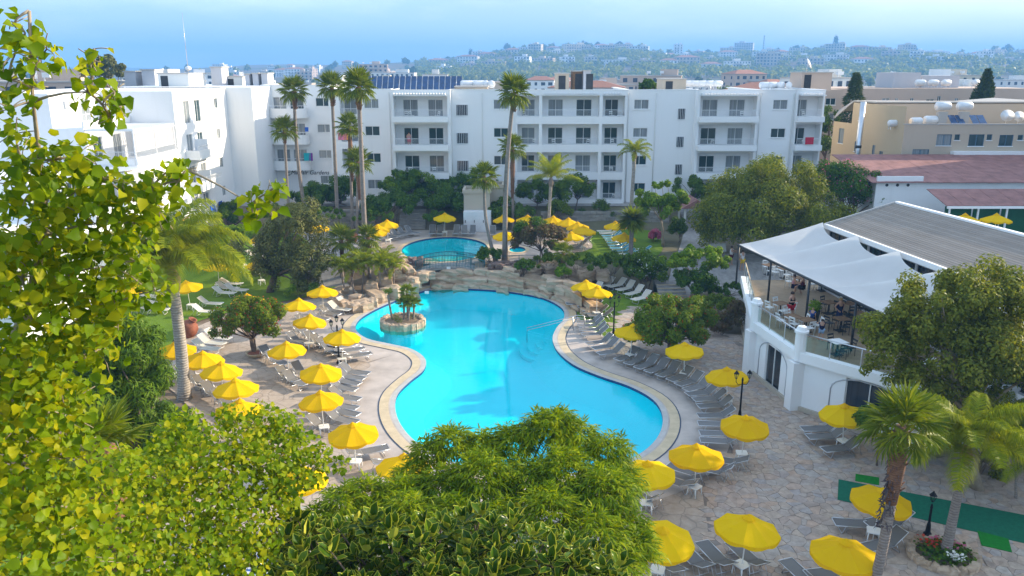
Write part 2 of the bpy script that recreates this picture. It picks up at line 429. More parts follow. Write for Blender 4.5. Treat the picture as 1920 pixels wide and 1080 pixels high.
def ground_mat():
    m, N, K = new_mat("dry_garden_soil"); p = pos(N)
    f = noise(N, K, p, 0.7, 7, 0.6); big = noise(N, K, p, 0.01, 5)
    c = ramp(N, K, f, [(0.3, (0.13, 0.09, 0.06)), (0.6, (0.22, 0.17, 0.12)), (0.8, (0.16, 0.16, 0.07))])
    bsdf(N, K, mixc(N, K, ramp(N, K, big, [(0.45, 0.0), (0.6, 1.0)]), c, (0.12, 0.13, 0.07)), 0.95, 0, 0.1, f, 0.5, 0.05); return m
M_ground = ground_mat()

def lawn_mat():
    m, N, K = new_mat("lawn_turf"); p = pos(N)
    f = noise(N, K, p, 14, 6, 0.7); big = noise(N, K, p, 0.4, 4)
    c = ramp(N, K, mixc(N, K, 0.5, f, big), [(0.3, (0.065, 0.12, 0.008)), (0.55, (0.125, 0.21, 0.012)), (0.75, (0.20, 0.26, 0.02))])
    bsdf(N, K, c, 0.9, 0, 0.15, f, 0.7, 0.04); return m
M_lawn = lawn_mat()

def water_mat(name, tint, ripple=1.0):
    m, N, K = new_mat(name); p = pos(N)
    a = noise(N, K, p, 0.9, 3, 0.5)
    g = N.new("ShaderNodeMapping"); g.inputs["Scale"].default_value = (0.55, 2.6, 1); K(p, g.inputs["Vector"])
    b = noise(N, K, g.outputs[0], 2.2, 3, 0.5)
    u = N.new("ShaderNodeBump"); u.inputs["Strength"].default_value = 0.2 * ripple; u.inputs["Distance"].default_value = 0.06
    K(mixc(N, K, 0.5, a, b), u.inputs["Height"])
    t = N.new("ShaderNodeBsdfTransparent"); t.inputs["Color"].default_value = tint + (1,)
    gl = N.new("ShaderNodeBsdfGlossy"); gl.inputs["Roughness"].default_value = 0.02; K(u.outputs[0], gl.inputs["Normal"])
    x = N.new("ShaderNodeMixShader"); K(schlick(N, K, u.outputs[0]), x.inputs[0]); K(t.outputs[0], x.inputs[1]); K(gl.outputs[0], x.inputs[2])
    o = N.new("ShaderNodeOutputMaterial"); K(x.outputs[0], o.inputs["Surface"]); return m
M_water = water_mat("pool_water", (0.36, 0.97, 1.0))
M_water2 = water_mat("upper_pool_water", (0.42, 0.92, 0.92), 0.7)

def pool_floor():
    m, N, K = new_mat("turquoise_pool_paint"); p = pos(N)
    c = ramp(N, K, noise(N, K, p, 0.25, 4), [(0.3, (0.002, 0.62, 0.70)), (0.7, (0.004, 0.69, 0.76))])
    bsdf(N, K, c, 0.6, 0, 0.3); return m
M_pool = pool_floor()
M_navy = simple("navy_waterline_tile", (0.02, 0.06, 0.16), 0.3, var=0.2, scale=6)

# foliage
LF = dict(
    poplar=leaf_mat("heart_leaf_green", [(0.062, 0.130, 0.010), (0.125, 0.205, 0.012), (0.20, 0.265, 0.014), (0.33, 0.32, 0.016)], 0.55),
    willow=leaf_mat("narrow_leaf_green", [(0.050, 0.115, 0.006), (0.14, 0.22, 0.008), (0.29, 0.33, 0.010)], 0.52),
    rubber=leaf_mat("rubber_leaf_green", [(0.02, 0.05, 0.012), (0.04, 0.085, 0.015), (0.07, 0.12, 0.02)], 0.15, 0.25),
    rubber_edge=leaf_mat("rubber_leaf_cream_edge", [(0.25, 0.29, 0.09), (0.38, 0.40, 0.16)], 0.2, 0.4),
    dark=leaf_mat("dark_evergreen_leaf", [(0.026, 0.068, 0.012), (0.052, 0.115, 0.018), (0.095, 0.160, 0.022)], 0.35),
    mid=leaf_mat("mid_green_leaf", [(0.035, 0.075, 0.014), (0.065, 0.125, 0.018), (0.11, 0.17, 0.022)], 0.3),
    bright=leaf_mat("bright_green_leaf", [(0.06, 0.13, 0.010), (0.11, 0.20, 0.014), (0.19, 0.26, 0.02)], 0.4),
    olive=leaf_mat("olive_grey_leaf", [(0.052, 0.066, 0.05), (0.10, 0.112, 0.085), (0.17, 0.172, 0.14)], 0.25),
    carob=leaf_mat("carob_leaf", [(0.064, 0.096, 0.032), (0.135, 0.172, 0.045), (0.25, 0.255, 0.055)], 0.48),
    pepper=leaf_mat("pepper_leaf", [(0.072, 0.102, 0.05), (0.145, 0.175, 0.075), (0.26, 0.265, 0.095)], 0.48),
    lush=leaf_mat("flowering_shrub_leaf", [(0.05, 0.095, 0.012), (0.095, 0.155, 0.018), (0.165, 0.205, 0.025)], 0.42),
    palm=leaf_mat("fan_palm_blade", [(0.055, 0.09, 0.016), (0.10, 0.145, 0.022), (0.18, 0.20, 0.03)], 0.4),
    feather=leaf_mat("feather_palm_leaflet", [(0.10, 0.145, 0.012), (0.175, 0.225, 0.016), (0.29, 0.30, 0.022)], 0.5),
    conifer=leaf_mat("conifer_needle", [(0.02, 0.038, 0.014), (0.035, 0.06, 0.02), (0.055, 0.08, 0.026)], 0.1),
    dry=leaf_mat("dead_frond", [(0.07, 0.055, 0.06), (0.12, 0.095, 0.10), (0.19, 0.15, 0.14)], 0.06, raw=True),
    red=leaf_mat("red_blossom", [(0.45, 0.03, 0.015), (0.60, 0.07, 0.02)], 0.3, raw=True),
    pink=leaf_mat("pink_blossom", [(0.55, 0.10, 0.20), (0.70, 0.22, 0.32)], 0.3, raw=True),
    white=leaf_mat("white_blossom", [(0.72, 0.72, 0.66), (0.8, 0.8, 0.74)], 0.2, raw=True),
    bronze=leaf_mat("bronze_leaf", [(0.10, 0.06, 0.03), (0.16, 0.10, 0.04), (0.11, 0.12, 0.03)], 0.3, raw=True),
)
def bark_mat(name, a, b, ring=0.0):
    m, N, K = new_mat(name); p = coords(N, K, 1.0)
    f = noise(N, K, p, 5, 6, 0.65); h = f
    c = ramp(N, K, f, [(0.3, a), (0.7, b)])
    if ring:
        w = N.new("ShaderNodeTexWave"); w.bands_direction = 'Z'; w.inputs["Scale"].default_value = ring; w.inputs["Distortion"].default_value = 2.5
        w.inputs["Detail Scale"].default_value = 2.0; K(p, w.inputs["Vector"]); h = w.outputs["Fac"]
        c = mixc(N, K, ramp(N, K, h, [(0.0, 0.55), (0.25, 0.0)]), c, tuple(x * 0.45 for x in a))
    bsdf(N, K, c, 0.9, 0, 0.2, h, 0.5, 0.04); return m
M_bark = bark_mat("brown_bark", (0.10, 0.07, 0.05), (0.20, 0.15, 0.11))
M_bark_pale = bark_mat("pale_branch_bark", (0.24, 0.19, 0.13), (0.40, 0.33, 0.24))
M_palmtrunk = bark_mat("grey_palm_trunk", (0.22, 0.18, 0.15), (0.34, 0.29, 0.25), 3.0)
M_palmred = bark_mat("red_brown_palm_boots", (0.17, 0.085, 0.05), (0.30, 0.17, 0.10), 4.0)
M_queentrunk = bark_mat("ringed_pale_trunk", (0.30, 0.26, 0.22), (0.45, 0.41, 0.36), 2.2)
M_skin = simple("skin", (0.50, 0.29, 0.20), 0.55, var=0.06)
M_hair = simple("brown_hair", (0.05, 0.03, 0.02), 0.6)
# ================================================================== terrain, pools, decks
rng = random.Random(7)
def H(x, y):
    return 1.5 * sstep(63.5, 67.0, y) + 1.7 * sstep(80.5, 85.5, y)

POOL_PX = [(765, 556), (735, 567), (700, 583), (674, 600), (667, 618), (688, 635), (730, 645), (772, 655), (797, 673), (795, 694), (770, 715),
           (748, 737), (741, 760), (748, 790), (772, 822), (815, 852), (885, 878), (970, 890), (1070, 888), (1150, 872), (1205, 848), (1236, 815),
           (1242, 780), (1224, 750), (1180, 725), (1122, 705), (1076, 685), (1046, 660), (1036, 636), (1043, 616), (1057, 598), (1055, 580), (1030, 564),
           (1000, 555), (950, 547), (900, 543), (850, 541), (812, 541)]
POOL = [Vector((p.x, p.y)) for p in smooth_loop([G(x, y).to_2d() for x, y in POOL_PX], 4)]
UP_C, UP_RX, UP_RY = (-6.2, 72.0), 3.95, 5.2
UPOOL = [Vector((UP_C[0] + UP_RX * cos(t * 2 * pi / 64), UP_C[1] + UP_RY * sin(t * 2 * pi / 64))) for t in range(64)]
KID = [Vector((0.5 + 0.75 * cos(t * 2 * pi / 32), 71.6 + 1.2 * sin(t * 2 * pi / 32))) for t in range(32)]
UPDECK = [Vector(p) for p in smooth_loop([(-14.5, 67.8), (-9.5, 66.4), (-2.5, 66.2), (3.0, 68.5), (7.0, 70.0), (8.6, 73.0), (7.5, 77.0), (4.5, 80.2), (-4, 80.8), (-12, 80.4), (-16, 77), (-17, 72)], 6)]
DECK = [Vector(p) for p in smooth_loop([(-20.6, 43.8), (-21.3, 48), (-22.2, 53.5), (-19.5, 57.5), (-15.5, 60.6), (-11, 62.2), (-6, 63.2), (0, 63.6), (7, 63.2), (9.5, 60.0), (10.5, 56.5), (14.5, 52.0), (23, 50),
        (27, 40), (27, 26), (25, 14), (8, 12), (-7, 13), (-13, 20), (-14, 28), (-14.6, 33), (-15.5, 37), (-18.5, 41)], 5)]

def grid_sheet(name, x0, x1, y0, y1, step, zf, mat, kind):
    xs = np.arange(x0, x1 + 1e-6, step); ys = np.arange(y0, y1 + 1e-6, step); nx, ny = len(xs), len(ys)
    X, Y = np.meshgrid(xs, ys); Z = zf(X, Y)
    V = np.stack([X.ravel(), Y.ravel(), Z.ravel()], 1)
    i = np.arange((ny - 1) * nx).reshape(ny - 1, nx)[:, :-1].ravel()
    F = np.stack([i, i + 1, i + nx + 1, i + nx], 1)
    return tag(link(name, np_mesh(name, V, F, mat, True)), kind=kind)

def np_sstep(a, b, x):
    t = np.clip((x - a) / (b - a), 0, 1); return t * t * (3 - 2 * t)
def terrain_z(X, Y):
    Z = 1.5 * np_sstep(63.5, 67, Y) + 1.7 * np_sstep(80.5, 85.5, Y) - 0.05
    Z = np.where(inside_np(offset_loop(POOL, 0.9), X, Y), -4.0, Z)
    Z = np.where(inside_np(offset_loop(UPOOL, 0.9), X, Y) | inside_np(offset_loop(KID, 0.6), X, Y), -2.0, Z)
    return Z
grid_sheet("ground", -80, 100, -30, 110, 0.75, terrain_z, M_ground, "structure")

HS = 1.6
def hill_z(x, y):
    return 3.15 + 1.35 * (hill_0(x / HS, y / HS) - 3.15)
def hill_0(x, y):
    """the ridge behind the town, higher to the right"""
    r = 1.0 * np_sstep(-380, 60, x) * (0.90 + 0.09 * np.sin(x * 0.006 + 1.0) + 0.08 * np_sstep(250, 600, x)) + 0.28 * np.exp(-((x + 330) / 120.0) ** 2)
    bump = 4.5 * np.sin(x * 0.021) + 3.0 * np.sin(x * 0.047 + 2) + 2.2 * np.sin(y * 0.03 + x * 0.013)
    f = np_sstep(480, 1050, y + 0.12 * x)
    g = np_sstep(700, 1500, y) * np_sstep(300, -200, x) * (9 + 4 * np.sin(x * 0.011) + 2.5 * np.sin(x * 0.031 + 1))
    return 3.15 + (31 * r + bump * r) * f + g
def far_z(X, Y):
    Z = hill_z(X, Y)
    return np.where((X > -79) & (X < 99) & (Y > -29) & (Y < 109), -6.0, Z - 0.02)
grid_sheet("terrain", -2600, 2600, -700, 4200, 25, far_z, M_ground, "structure")

def bisect_patch(poly, step, zf, name, mat, dz=0.012, holes=(), kind="structure", parent=None):
    bm = bmesh.new()
    loops = [[Vector((p[0], p[1], 0)) for p in poly]] + [[Vector((p[0], p[1], 0)) for p in h] for h in holes]
    flat = [p for l in loops for p in l]
    vs_ = [bm.verts.new(p) for p in flat]
    for t in tessellate_polygon(loops):
        t = fix_tri(t, flat)
        try: bm.faces.new([vs_[i] for i in t])
        except ValueError: pass
    if step:
        xs = [p[0] for p in poly]; ys = [p[1] for p in poly]
        for k in range(int(min(xs) / step), int(max(xs) / step) + 1):
            bmesh.ops.bisect_plane(bm, geom=bm.verts[:] + bm.edges[:] + bm.faces[:], plane_co=(k * step, 0, 0), plane_no=(1, 0, 0))
        for k in range(int(min(ys) / step), int(max(ys) / step) + 1):
            bmesh.ops.bisect_plane(bm, geom=bm.verts[:] + bm.edges[:] + bm.faces[:], plane_co=(0, k * step, 0), plane_no=(0, 1, 0))
    for v in bm.verts: v.co.z = zf(v.co.x, v.co.y) + dz
    me = bpy.data.meshes.new(name); bm.to_mesh(me); bm.free(); me.materials.append(mat)
    o = link(name, me, parent)
    if kind: o["kind"] = kind
    return o

def ring(name, a, b, z, mat, parent=None, kind=None, zb=None):
    n = len(a); m = MB(); zb = z if zb is None else zb
    s = 1 if area2(a) > 0 else -1
    for i in range(n):
        j = (i + 1) % n
        q = ((a[i].x, a[i].y, z), (b[i].x, b[i].y, zb), (b[j].x, b[j].y, zb), (a[j].x, a[j].y, z))
        m.add(q if s > 0 else q[::-1], ((0, 1, 2, 3),))
    return m.build(name, mat, parent, kind=kind)

# ---- lower pool: deck, apron, coping, shell, water
o1, o2, o3, o4 = offset_loop(POOL, 0.28), offset_loop(POOL, 0.36), offset_loop(POOL, 0.86), offset_loop(POOL, 0.93)
deck = bisect_patch(DECK, 0, lambda x, y: 0.0, "pool_deck", M_deck, 0.0, holes=[offset_loop(POOL, 0.5)])
APRON = offset_loop(POOL, 3.4)
apron = ring("apron", o4, APRON, 0.008, M_conc, deck)
cop = ring("coping", POOL, o1, 0.03, M_coping, deck)
ring("coping_joint", o1, o2, 0.028, M_conc, deck)
ring("tan_border", o2, o3, 0.03, M_band, deck)
ring("drain_line", o3, o4, 0.022, M_line, deck)
def pool_shell(poly, ztop, depth, name, water, wz, label):
    n = len(poly); m = MB(); s = 1 if area2(poly) > 0 else -1
    P = poly if s > 0 else poly[::-1]
    inn = offset_loop(P, -1.5 if n > 100 else -0.6)
    for i in range(n):
        j = (i + 1) % n
        m.mi = 1; m.quad((P[i].x, P[i].y, ztop), (P[j].x, P[j].y, ztop), (P[j].x, P[j].y, ztop - 0.16), (P[i].x, P[i].y, ztop - 0.16))
        m.mi = 0; m.quad((P[i].x, P[i].y, ztop - 0.16), (P[j].x, P[j].y, ztop - 0.16), (inn[j].x, inn[j].y, ztop - depth), (inn[i].x, inn[i].y, ztop - depth))
    T = tessellate_polygon([[Vector((p.x, p.y, 0)) for p in inn]])
    m.add([(p.x, p.y, ztop - depth) for p in inn], [fix_tri(t, inn) for t in T])
    sh = m.build(name, [M_pool, M_navy], kind="structure")
    w = MB(); T = tessellate_polygon([[Vector((p.x, p.y, 0)) for p in P]])
    w.add([(p.x, p.y, wz) for p in P], [fix_tri(t, P) for t in T])
    w.build(name.replace("basin", "water"), water, kind="structure")
    return sh
basin = pool_shell(POOL, 0.03, 1.35, "pool_basin", M_water, -0.10, "")
# rounded entry steps on the right side of the pool
c = G(1041, 628)
for k in range(4):
    m = MB(); r = 1.1 + 0.55 * k
    m.lathe([(r, -1.3), (r, -0.35 - 0.24 * k), (0.01, -0.35 - 0.24 * k)], (c.x + 0.3, c.y, 0), 28)
    m.build("entry_step", M_pool, basin)
m = MB()
for k in range(2):   # handrails down the steps
    y = c.y + 0.9 + k * 0.55
    m.tube([(c.x + 2.1, y, 0.0), (c.x + 2.1, y, 0.9), (c.x + 1.6, y, 0.95), (c.x - 1.9, y + 0.1, 0.0), (c.x - 1.9, y + 0.1, -0.9)], 0.025, 6)
    m.tube([(c.x + 1.3, y, 0.0), (c.x + 1.3, y, 0.88)], 0.025, 6)
tag(m.build("pool_handrail", M_alu), "twin metal handrail running down the pool entry steps", "handrail")

# ---- upper pool
up_deck = bisect_patch(UPDECK, 0, lambda x, y: 1.5, "upper_pool_deck", M_conc, 0.0, holes=[offset_loop(UPOOL, 0.3), offset_loop(KID, 0.15)])
ring("coping", UPOOL, offset_loop(UPOOL, 0.45), 1.53, M_band, up_deck)
ring("coping", KID, offset_loop(KID, 0.35), 1.53, M_band, up_deck)
ub = pool_shell(UPOOL, 1.53, 1.0, "upper_pool_basin", M_water2, 1.42, "")
pool_shell(KID, 1.53, 0.5, "paddling_pool_basin", M_water2, 1.44, "")
for k in range(4):
    m = MB(); r = 0.9 + 0.45 * k
    m.lathe([(r, 0.6), (r, 1.36 - 0.16 * k), (0.01, 1.36 - 0.16 * k)], (UP_C[0] + 2.75, UP_C[1] + 3.6, 0), 24); m.build("entry_step", M_pool, ub)
# leaping fish mosaic laid on the pool floor
m = MB(); fish = smooth_loop([(-1.5, -0.35), (-0.9, 0.0), (-0.2, -0.25), (0.5, -0.1), (1.1, 0.5), (1.7, 0.75), (1.55, 0.25), (1.15, -0.2), (0.5, -0.65), (-0.3, -0.75), (-0.8, -0.5)], 4)
T = tessellate_polygon([[Vector((p[0], p[1], 0)) for p in fish]])
m.add([(UP_C[0] + 0.3 + p[0] * 0.95, UP_C[1] + 0.3 + p[1] * 1.5, 0.545) for p in fish], [fix_tri(t, fish) for t in T])
m.build("floor_mosaic", simple("pale_mosaic", (0.55, 0.62, 0.50), 0.5), ub)

# ---- crazy paving on the right: real stones in a mortar bed
PAVE = [Vector(p) for p in smooth_loop([(9.2, 58.5), (13.2, 53.5), (15, 50.6), (15.4, 46), (15.4, 39.4), (19, 34.5), (25, 31), (25, 14.5), (6.2, 14.5), (6.0, 20), (7.5, 26.5), (8.6, 33), (10.2, 38), (10, 44), (7.6, 48), (7.0, 53)], 4)]
pave = bisect_patch(PAVE, 0, lambda x, y: 0.0, "crazy_paving", M_mortar, 0.005)
def voronoi_cells(sites, keep, K=22):
    S = np.array(sites); out = []
    for i in range(len(S)):
        if not keep[i]: out.append([]); continue
        d = ((S - S[i]) ** 2).sum(1); nb = np.argpartition(d, K)[:K + 1]; nb = nb[np.argsort(d[nb])][1:]
        cx, cy = S[i]; poly = [(cx - 2, cy - 2), (cx + 2, cy - 2), (cx + 2, cy + 2), (cx - 2, cy + 2)]
        for j in nb:
            nx, ny = S[j] - S[i]; c0 = (nx * (S[j][0] + cx) + ny * (S[j][1] + cy)) / 2; new = []
            for k in range(len(poly)):
                a, b = poly[k - 1], poly[k]; da = nx * a[0] + ny * a[1] - c0; db = nx * b[0] + ny * b[1] - c0
                if (da <= 0) != (db <= 0):
                    t = da / (da - db); new.append((a[0] + t * (b[0] - a[0]), a[1] + t * (b[1] - a[1])))
                if db <= 0: new.append(b)
            poly = new
            if len(poly) < 3: break
        out.append(poly)
    return out
sites = []; keep = []
y = 13.6
while y < 60:
    x = 4.8
    while x < 26.2:
        ins = inside(PAVE, x, y) and not inside(APRON, x, y)
        if True:
            for _ in range(rng.choice((0, 1, 1, 1, 2))): sites.append((x + rng.uniform(-.32, .32), y + rng.uniform(-.22, .22))); keep.append(ins)
        x += 0.42
    y += 0.38
cells = voronoi_cells(sites, keep)
cells = [(s, c_) for s, c_ in zip(sites, cells) if len(c_) >= 3 and max(abs(p[0] - s[0]) + abs(p[1] - s[1]) for p in c_) < 1.3]
cells.sort(key=lambda q: (q[0][1] < 24.3, q[0][0] ** 2 + q[0][1] ** 2))
rest = MB()
for k, (s, poly) in enumerate(cells):
    cx = sum(p[0] for p in poly) / len(poly); cy = sum(p[1] for p in poly) / len(poly)
    q = []
    for p in poly:
        d = sqrt((p[0] - cx) ** 2 + (p[1] - cy) ** 2) + 1e-6; f = max(0.3, 1 - 0.011 / d)
        q.append((cx + (p[0] - cx) * f + rng.uniform(-.012, .012), cy + (p[1] - cy) * f + rng.uniform(-.012, .012)))
    zt = 0.019 + rng.uniform(-.006, .007); tx, ty = rng.uniform(-.012, .012), rng.uniform(-.012, .012); n = len(q)
    V = [(a - cx, b - cy, 0.0) for a, b in q] + [(a - cx, b - cy, zt + tx * (a - cx) + ty * (b - cy)) for a, b in q]
    F = [(i, (i + 1) % n, n + (i + 1) % n, n + i) for i in range(n)] + [tuple(range(n, 2 * n))]
    if k < 300:
        mm = MB().add(V, F); mm.build("stone", M_crazy, pave, (cx, cy, 0.006))
    else:
        rest.add([(a + cx, b + cy, c_ + 0.006) for a, b, c_ in V], F)
rest.build("stone_field", M_crazy, pave, kind="stuff")

# ---- lawns and paths
def pxpoly(pts, z=None):
    out = []
    for (x, y) in pts:
        zz = 0.0
        for _ in range(4):
            p = G(x, y, zz); zz = H(p.x, p.y) if z is None else z
        out.append(Vector((p.x, p.y)))
    return out
bisect_patch(smooth_loop([(-36, 66), (-34, 52), (-30, 40), (-25, 36), (-20.5, 41.5), (-21.9, 47), (-22.9, 53.7), (-20, 58.1), (-16.5, 61), (-14.5, 64), (-15, 70), (-18, 78), (-27, 80)], 4), 1.5, H, "lawn", M_lawn)
bisect_patch(smooth_loop(pxpoly([(1085, 596), (1130, 630), (1210, 650), (1265, 600), (1240, 560), (1215, 530), (1160, 512), (1100, 512), (1062, 560)]), 4), 1.5, H, "lawn", M_lawn)
bisect_patch(smooth_loop(pxpoly([(1020, 482), (1180, 492), (1235, 478), (1240, 452), (1215, 430), (1130, 428), (1100, 442), (1110, 465), (1050, 480)]), 4), 1.5, H, "lawn", M_lawn)
bisect_patch(smooth_loop([(-19, 34), (-16.2, 36.5), (-14.8, 32), (-14.6, 22), (-24, 22), (-26, 30)], 4), 1.5, H, "lawn", M_lawn)
M_path = simple("grey_stone_path", (0.33, 0.31, 0.29), 0.8, var=0.22, scale=2.5, bstr=0.4)
bisect_patch(smooth_loop(pxpoly([(1232, 580), (1295, 580), (1296, 520), (1322, 470), (1330, 420), (1300, 385), (1270, 385), (1282, 430), (1268, 480), (1245, 530)]), 4), 1.0, H, "path", M_path, 0.02)
bisect_patch(smooth_loop([(17, 50), (17.5, 56), (17, 62), (14.5, 66), (20, 70), (30, 66), (32, 54), (24, 50)], 4), 1.0, H, "path", M_path, 0.03)
bisect_patch([Vector(p) for p in ((-33, 85.6), (-33, 96), (42, 96), (42, 85.6))], 2.0, lambda x, y: 3.2, "pavement", M_path, 0.01)
bisect_patch(smooth_loop([(-15, 67), (-13.8, 72), (-16.8, 78), (-20, 83), (-24, 83), (-20.5, 77), (-18, 71), (-17.5, 66), (-14.5, 61.5), (-12.5, 62.2)], 4), 1.0, H, "path", M_path, 0.022)
# stone terrace wall and steps up to the hotel
def block_wall(pts, z0, h, t, label, mat=M_stonewall, bl=0.7, course=0.35):
    root = empty("stone_wall", (pts[0][0], pts[0][1], z0), 0, label, "wall"); meshes = []
    for i in range(len(pts) - 1):
        a, b = Vector(pts[i]), Vector(pts[i + 1]); d = b - a; Ln = d.length; rz = atan2(d.y, d.x)
        for c_ in range(int(round(h / course))):
            u = -0.2 if c_ % 2 else 0.0
            while u < Ln - 0.05:
                w = min(bl * rng.uniform(0.6, 1.3), Ln - u); p = a + d.normalized() * (u + w / 2)
                hh = course - 0.03
                mm = MB().box((0, 0, 0), (w - 0.03, t * rng.uniform(0.9, 1.1), hh), rng.uniform(-.03, .03))
                o = mm.build("stone", mat, root, (p.x - pts[0][0], p.y - pts[0][1], course * (c_ + 0.5)), (0, 0, rz)); u += w
    return root
block_wall([(-24.5, 83.0), (-20, 82.2), (-15.8, 81.8), (-14.3, 82.0)], 1.7, 1.75, 0.5, "grey stone retaining wall below the tall palms in front of the hotel")
block_wall([(3.2, 82.4), (10.5, 83.0), (16.5, 82.6)], 1.75, 1.4, 0.5, "low grey stone wall below the round clipped bushes", bl=0.9)
m = empty("garden_steps", (-10.4, 81.2, 1.5), 0, "stone steps climbing from the round pool to the hotel", "steps")
for k in range(7):
    MB().bx(-1.4, 1.4, 0, 2.6 - 0.36 * k, 0.24 * k, 0.24 * (k + 1) - 0.004).build("step", M_stonewall, m, (0, 0.36 * k, 0))
for sx in (-1.5, 1.5):
    mm = MB(); mm.tube([(sx, -0.1, 0), (sx, -0.1, 1.0), (sx, 2.4, 2.7), (sx, 2.4, 1.7)], 0.03, 6); mm.build("handrail", M_steel_dark, m)
m = empty("garden_steps", (0, 0, 0), 0, "pale steps with yellow edges on the path beside the white blossom shrub", "steps")
sp = G(1264, 560, 0.2); m.location = (sp.x, sp.y, 0)
for k in range(5):
    s_ = MB().bx(-1.1, 1.1, 0.45 * k, 0.45 * k + 1.6, 0, 0.17 * (k + 1)).build("step", M_path, m)
    MB().bx(-1.1, 1.1, 0.45 * k - 0.01, 0.45 * k + 0.06, 0.17 * (k + 1) - 0.05, 0.17 * (k + 1) + 0.006).build("nosing", M_band, s_)

# ---- rockwork
def boulder_mesh(seed, name="boulder"):
    r = random.Random(seed); bm = bmesh.new(); bmesh.ops.create_cube(bm, size=2.0)
    bmesh.ops.subdivide_edges(bm, edges=bm.edges[:], cuts=3, use_grid_fill=True)
    ph = [r.uniform(0, 6) for _ in range(6)]
    for v in bm.verts:
        p = v.co.copy(); n4 = (abs(p.x) ** 9 + abs(p.y) ** 9 + abs(p.z) ** 9) ** (1 / 9)
        p /= max(n4, 1e-6)
        k = 1 + 0.10 * sin(3.1 * p.x + ph[0]) * sin(2.7 * p.y + ph[1]) + 0.08 * sin(5.3 * p.z + ph[2] + 2 * p.x) + 0.05 * sin(7 * p.y + ph[3]) + r.uniform(-.035, .035)
        v.co = p * k
    me = bpy.data.meshes.new(name); bm.to_mesh(me); bm.free(); me.materials.append(M_rock)
    for p in me.polygons: p.use_smooth = False
    return me
BOULD = [boulder_mesh(k) for k in range(9)]
def boulder(parent, p, s, rz=None, mat=None):
    o = link("boulder", rng.choice(BOULD), parent, (p[0] - parent.location.x, p[1] - parent.location.y, p[2] - parent.location.z), (rng.uniform(-.1, .1), rng.uniform(-.1, .1), rng.uniform(0, 6) if rz is None else rz), s)
    return o
rk = empty("rock_wall", (2, 64, 0), 0, "long sand coloured rock wall along the far edge of the pool", "rock wall")
path_ = smooth_loop([G(x, y).to_2d() for x, y in ((815, 541), (860, 541), (900, 542), (950, 546), (1000, 554), (1040, 564), (1070, 577), (1092, 592))], 6, False)
acc = 0; course_h = (0.55, 0.6, 0.55)
for lvl in range(3):
    u = rng.uniform(0, .4)
    for i in range(len(path_) - 1):
        a, b = path_[i], path_[i + 1]; u -= (b - a).length
        while u < 0:
            w = rng.uniform(0.8, 1.9); t = (b - a).normalized(); n_ = Vector((-t.y, t.x))
            if n_.y < 0: n_ = -n_
            p = a + t * ((b - a).length + u) + n_ * (0.42 + 0.42 * lvl + rng.uniform(-.1, .15)); fr = i / len(path_)
            if not (lvl == 2 and rng.random() < 0.3):
                boulder(rk, (p.x, p.y, 0.02 + 0.52 * lvl + rng.uniform(-.06, .06)), (w * 0.56, rng.uniform(.5, .7), rng.uniform(.30, .40)), atan2(t.y, t.x) + rng.uniform(-.08, .08))
            u += w
core = MB(); cp = [(p.x, p.y) for p in path_]; cb = [(p.x * 1.0, p.y + 2.6) for p in reversed(path_)]; cpo = [(p[0], p[1] + .75) for p in cp] + cb
core.prism(cpo if area2(cpo) > 0 else cpo[::-1], -1.2, 1.12); wc = core.build('rock_core', M_rock); wc.parent = rk; wc.matrix_parent_inverse = Matrix.Translation(-rk.location)
for (px, py, z, s) in ((1030, 500, 1.5, .6), (1065, 503, 1.5, .8), (1085, 512, 1.2, .9), (1105, 508, 1.3, .8), (1000, 502, 1.5, .6), (960, 505, 1.5, .6), (1130, 512, 1.2, .7), (1090, 545, .7, .7), (1070, 540, .9, .9), (1040, 528, 1.2, .8)):
    p = G(px, py, z); boulder(rk, (p.x, p.y, z - 0.2), (s * 1.1, s * .8, s * .6))
rl = empty("rock_outcrop", (-8, 63, 0), 0, "stacked sand coloured boulders left of the footbridge", "rocks")
for (px, py, z, sx, sz) in ((765, 548, .35, .75, .75), (735, 552, .35, .8, .7), (706, 560, .3, .8, .6), (680, 572, .2, .7, .45), (748, 524, 1.1, .75, .55), (722, 530, 1.0, .8, .6), (775, 530, 1.0, .6, .5), (752, 503, 1.9, .55, .45),
        (765, 512, 1.6, .6, .5), (740, 512, 1.7, .55, .4), (790, 520, 1.3, .55, .4), (698, 540, .8, .6, .5), (752, 492, 2.25, .4, .35), (800, 515, 1.3, .6, .35), (655, 575, .25, .5, .35), (668, 560, .4, .5, .35)):
    p = G(px, py, z); boulder(rl, (p.x, p.y + 0.3, z - 0.1), (sx, sx * .8, sz))
rb = empty("waterfall_boulder", (0, 66, 0), 0, "rounded boulder under the footbridge with rocks behind it", "rocks")
for (px, py, z, sx, sz) in ((844, 520, .75, 1.0, .62), (880, 523, .4, .9, .5), (905, 520, .5, .8, .5), (815, 522, .2, .5, .3), (865, 508, .8, .7, .4), (805, 500, .9, .7, .5), (900, 505, 1.0, .8, .5), (780, 508, .9, .6, .5)):
    p = G(px, py, z); boulder(rb, (p.x, p.y + 0.5, z), (sx, .7, sz))
pl = empty("rock_planter", (-11.8, 60.5, 0), 0, "low rock planter wall beside two cream loungers left of the pool", "planter")
for k, (px, py) in enumerate(((634, 565), (640, 572), (652, 578), (668, 580), (684, 578), (698, 570), (628, 556), (640, 548))):
    p = G(px, py, .2); boulder(pl, (p.x, p.y, .25), (.5, .4, .38))
isl = empty("island_planter", tuple(G(755, 604, 0.1)), 0, "round stone planter island standing in the pool", "planter")
isl.location.z = 0
for k in range(20):
    w = 2 * pi * k / 20
    o = link("stone", BOULD[k % 9], isl, (1.42 * cos(w), 1.42 * sin(w), 0.0), (0, 0, w + rng.uniform(-.1, .1)), (0.20, 0.245, 0.36 + rng.uniform(-.03, .03)))
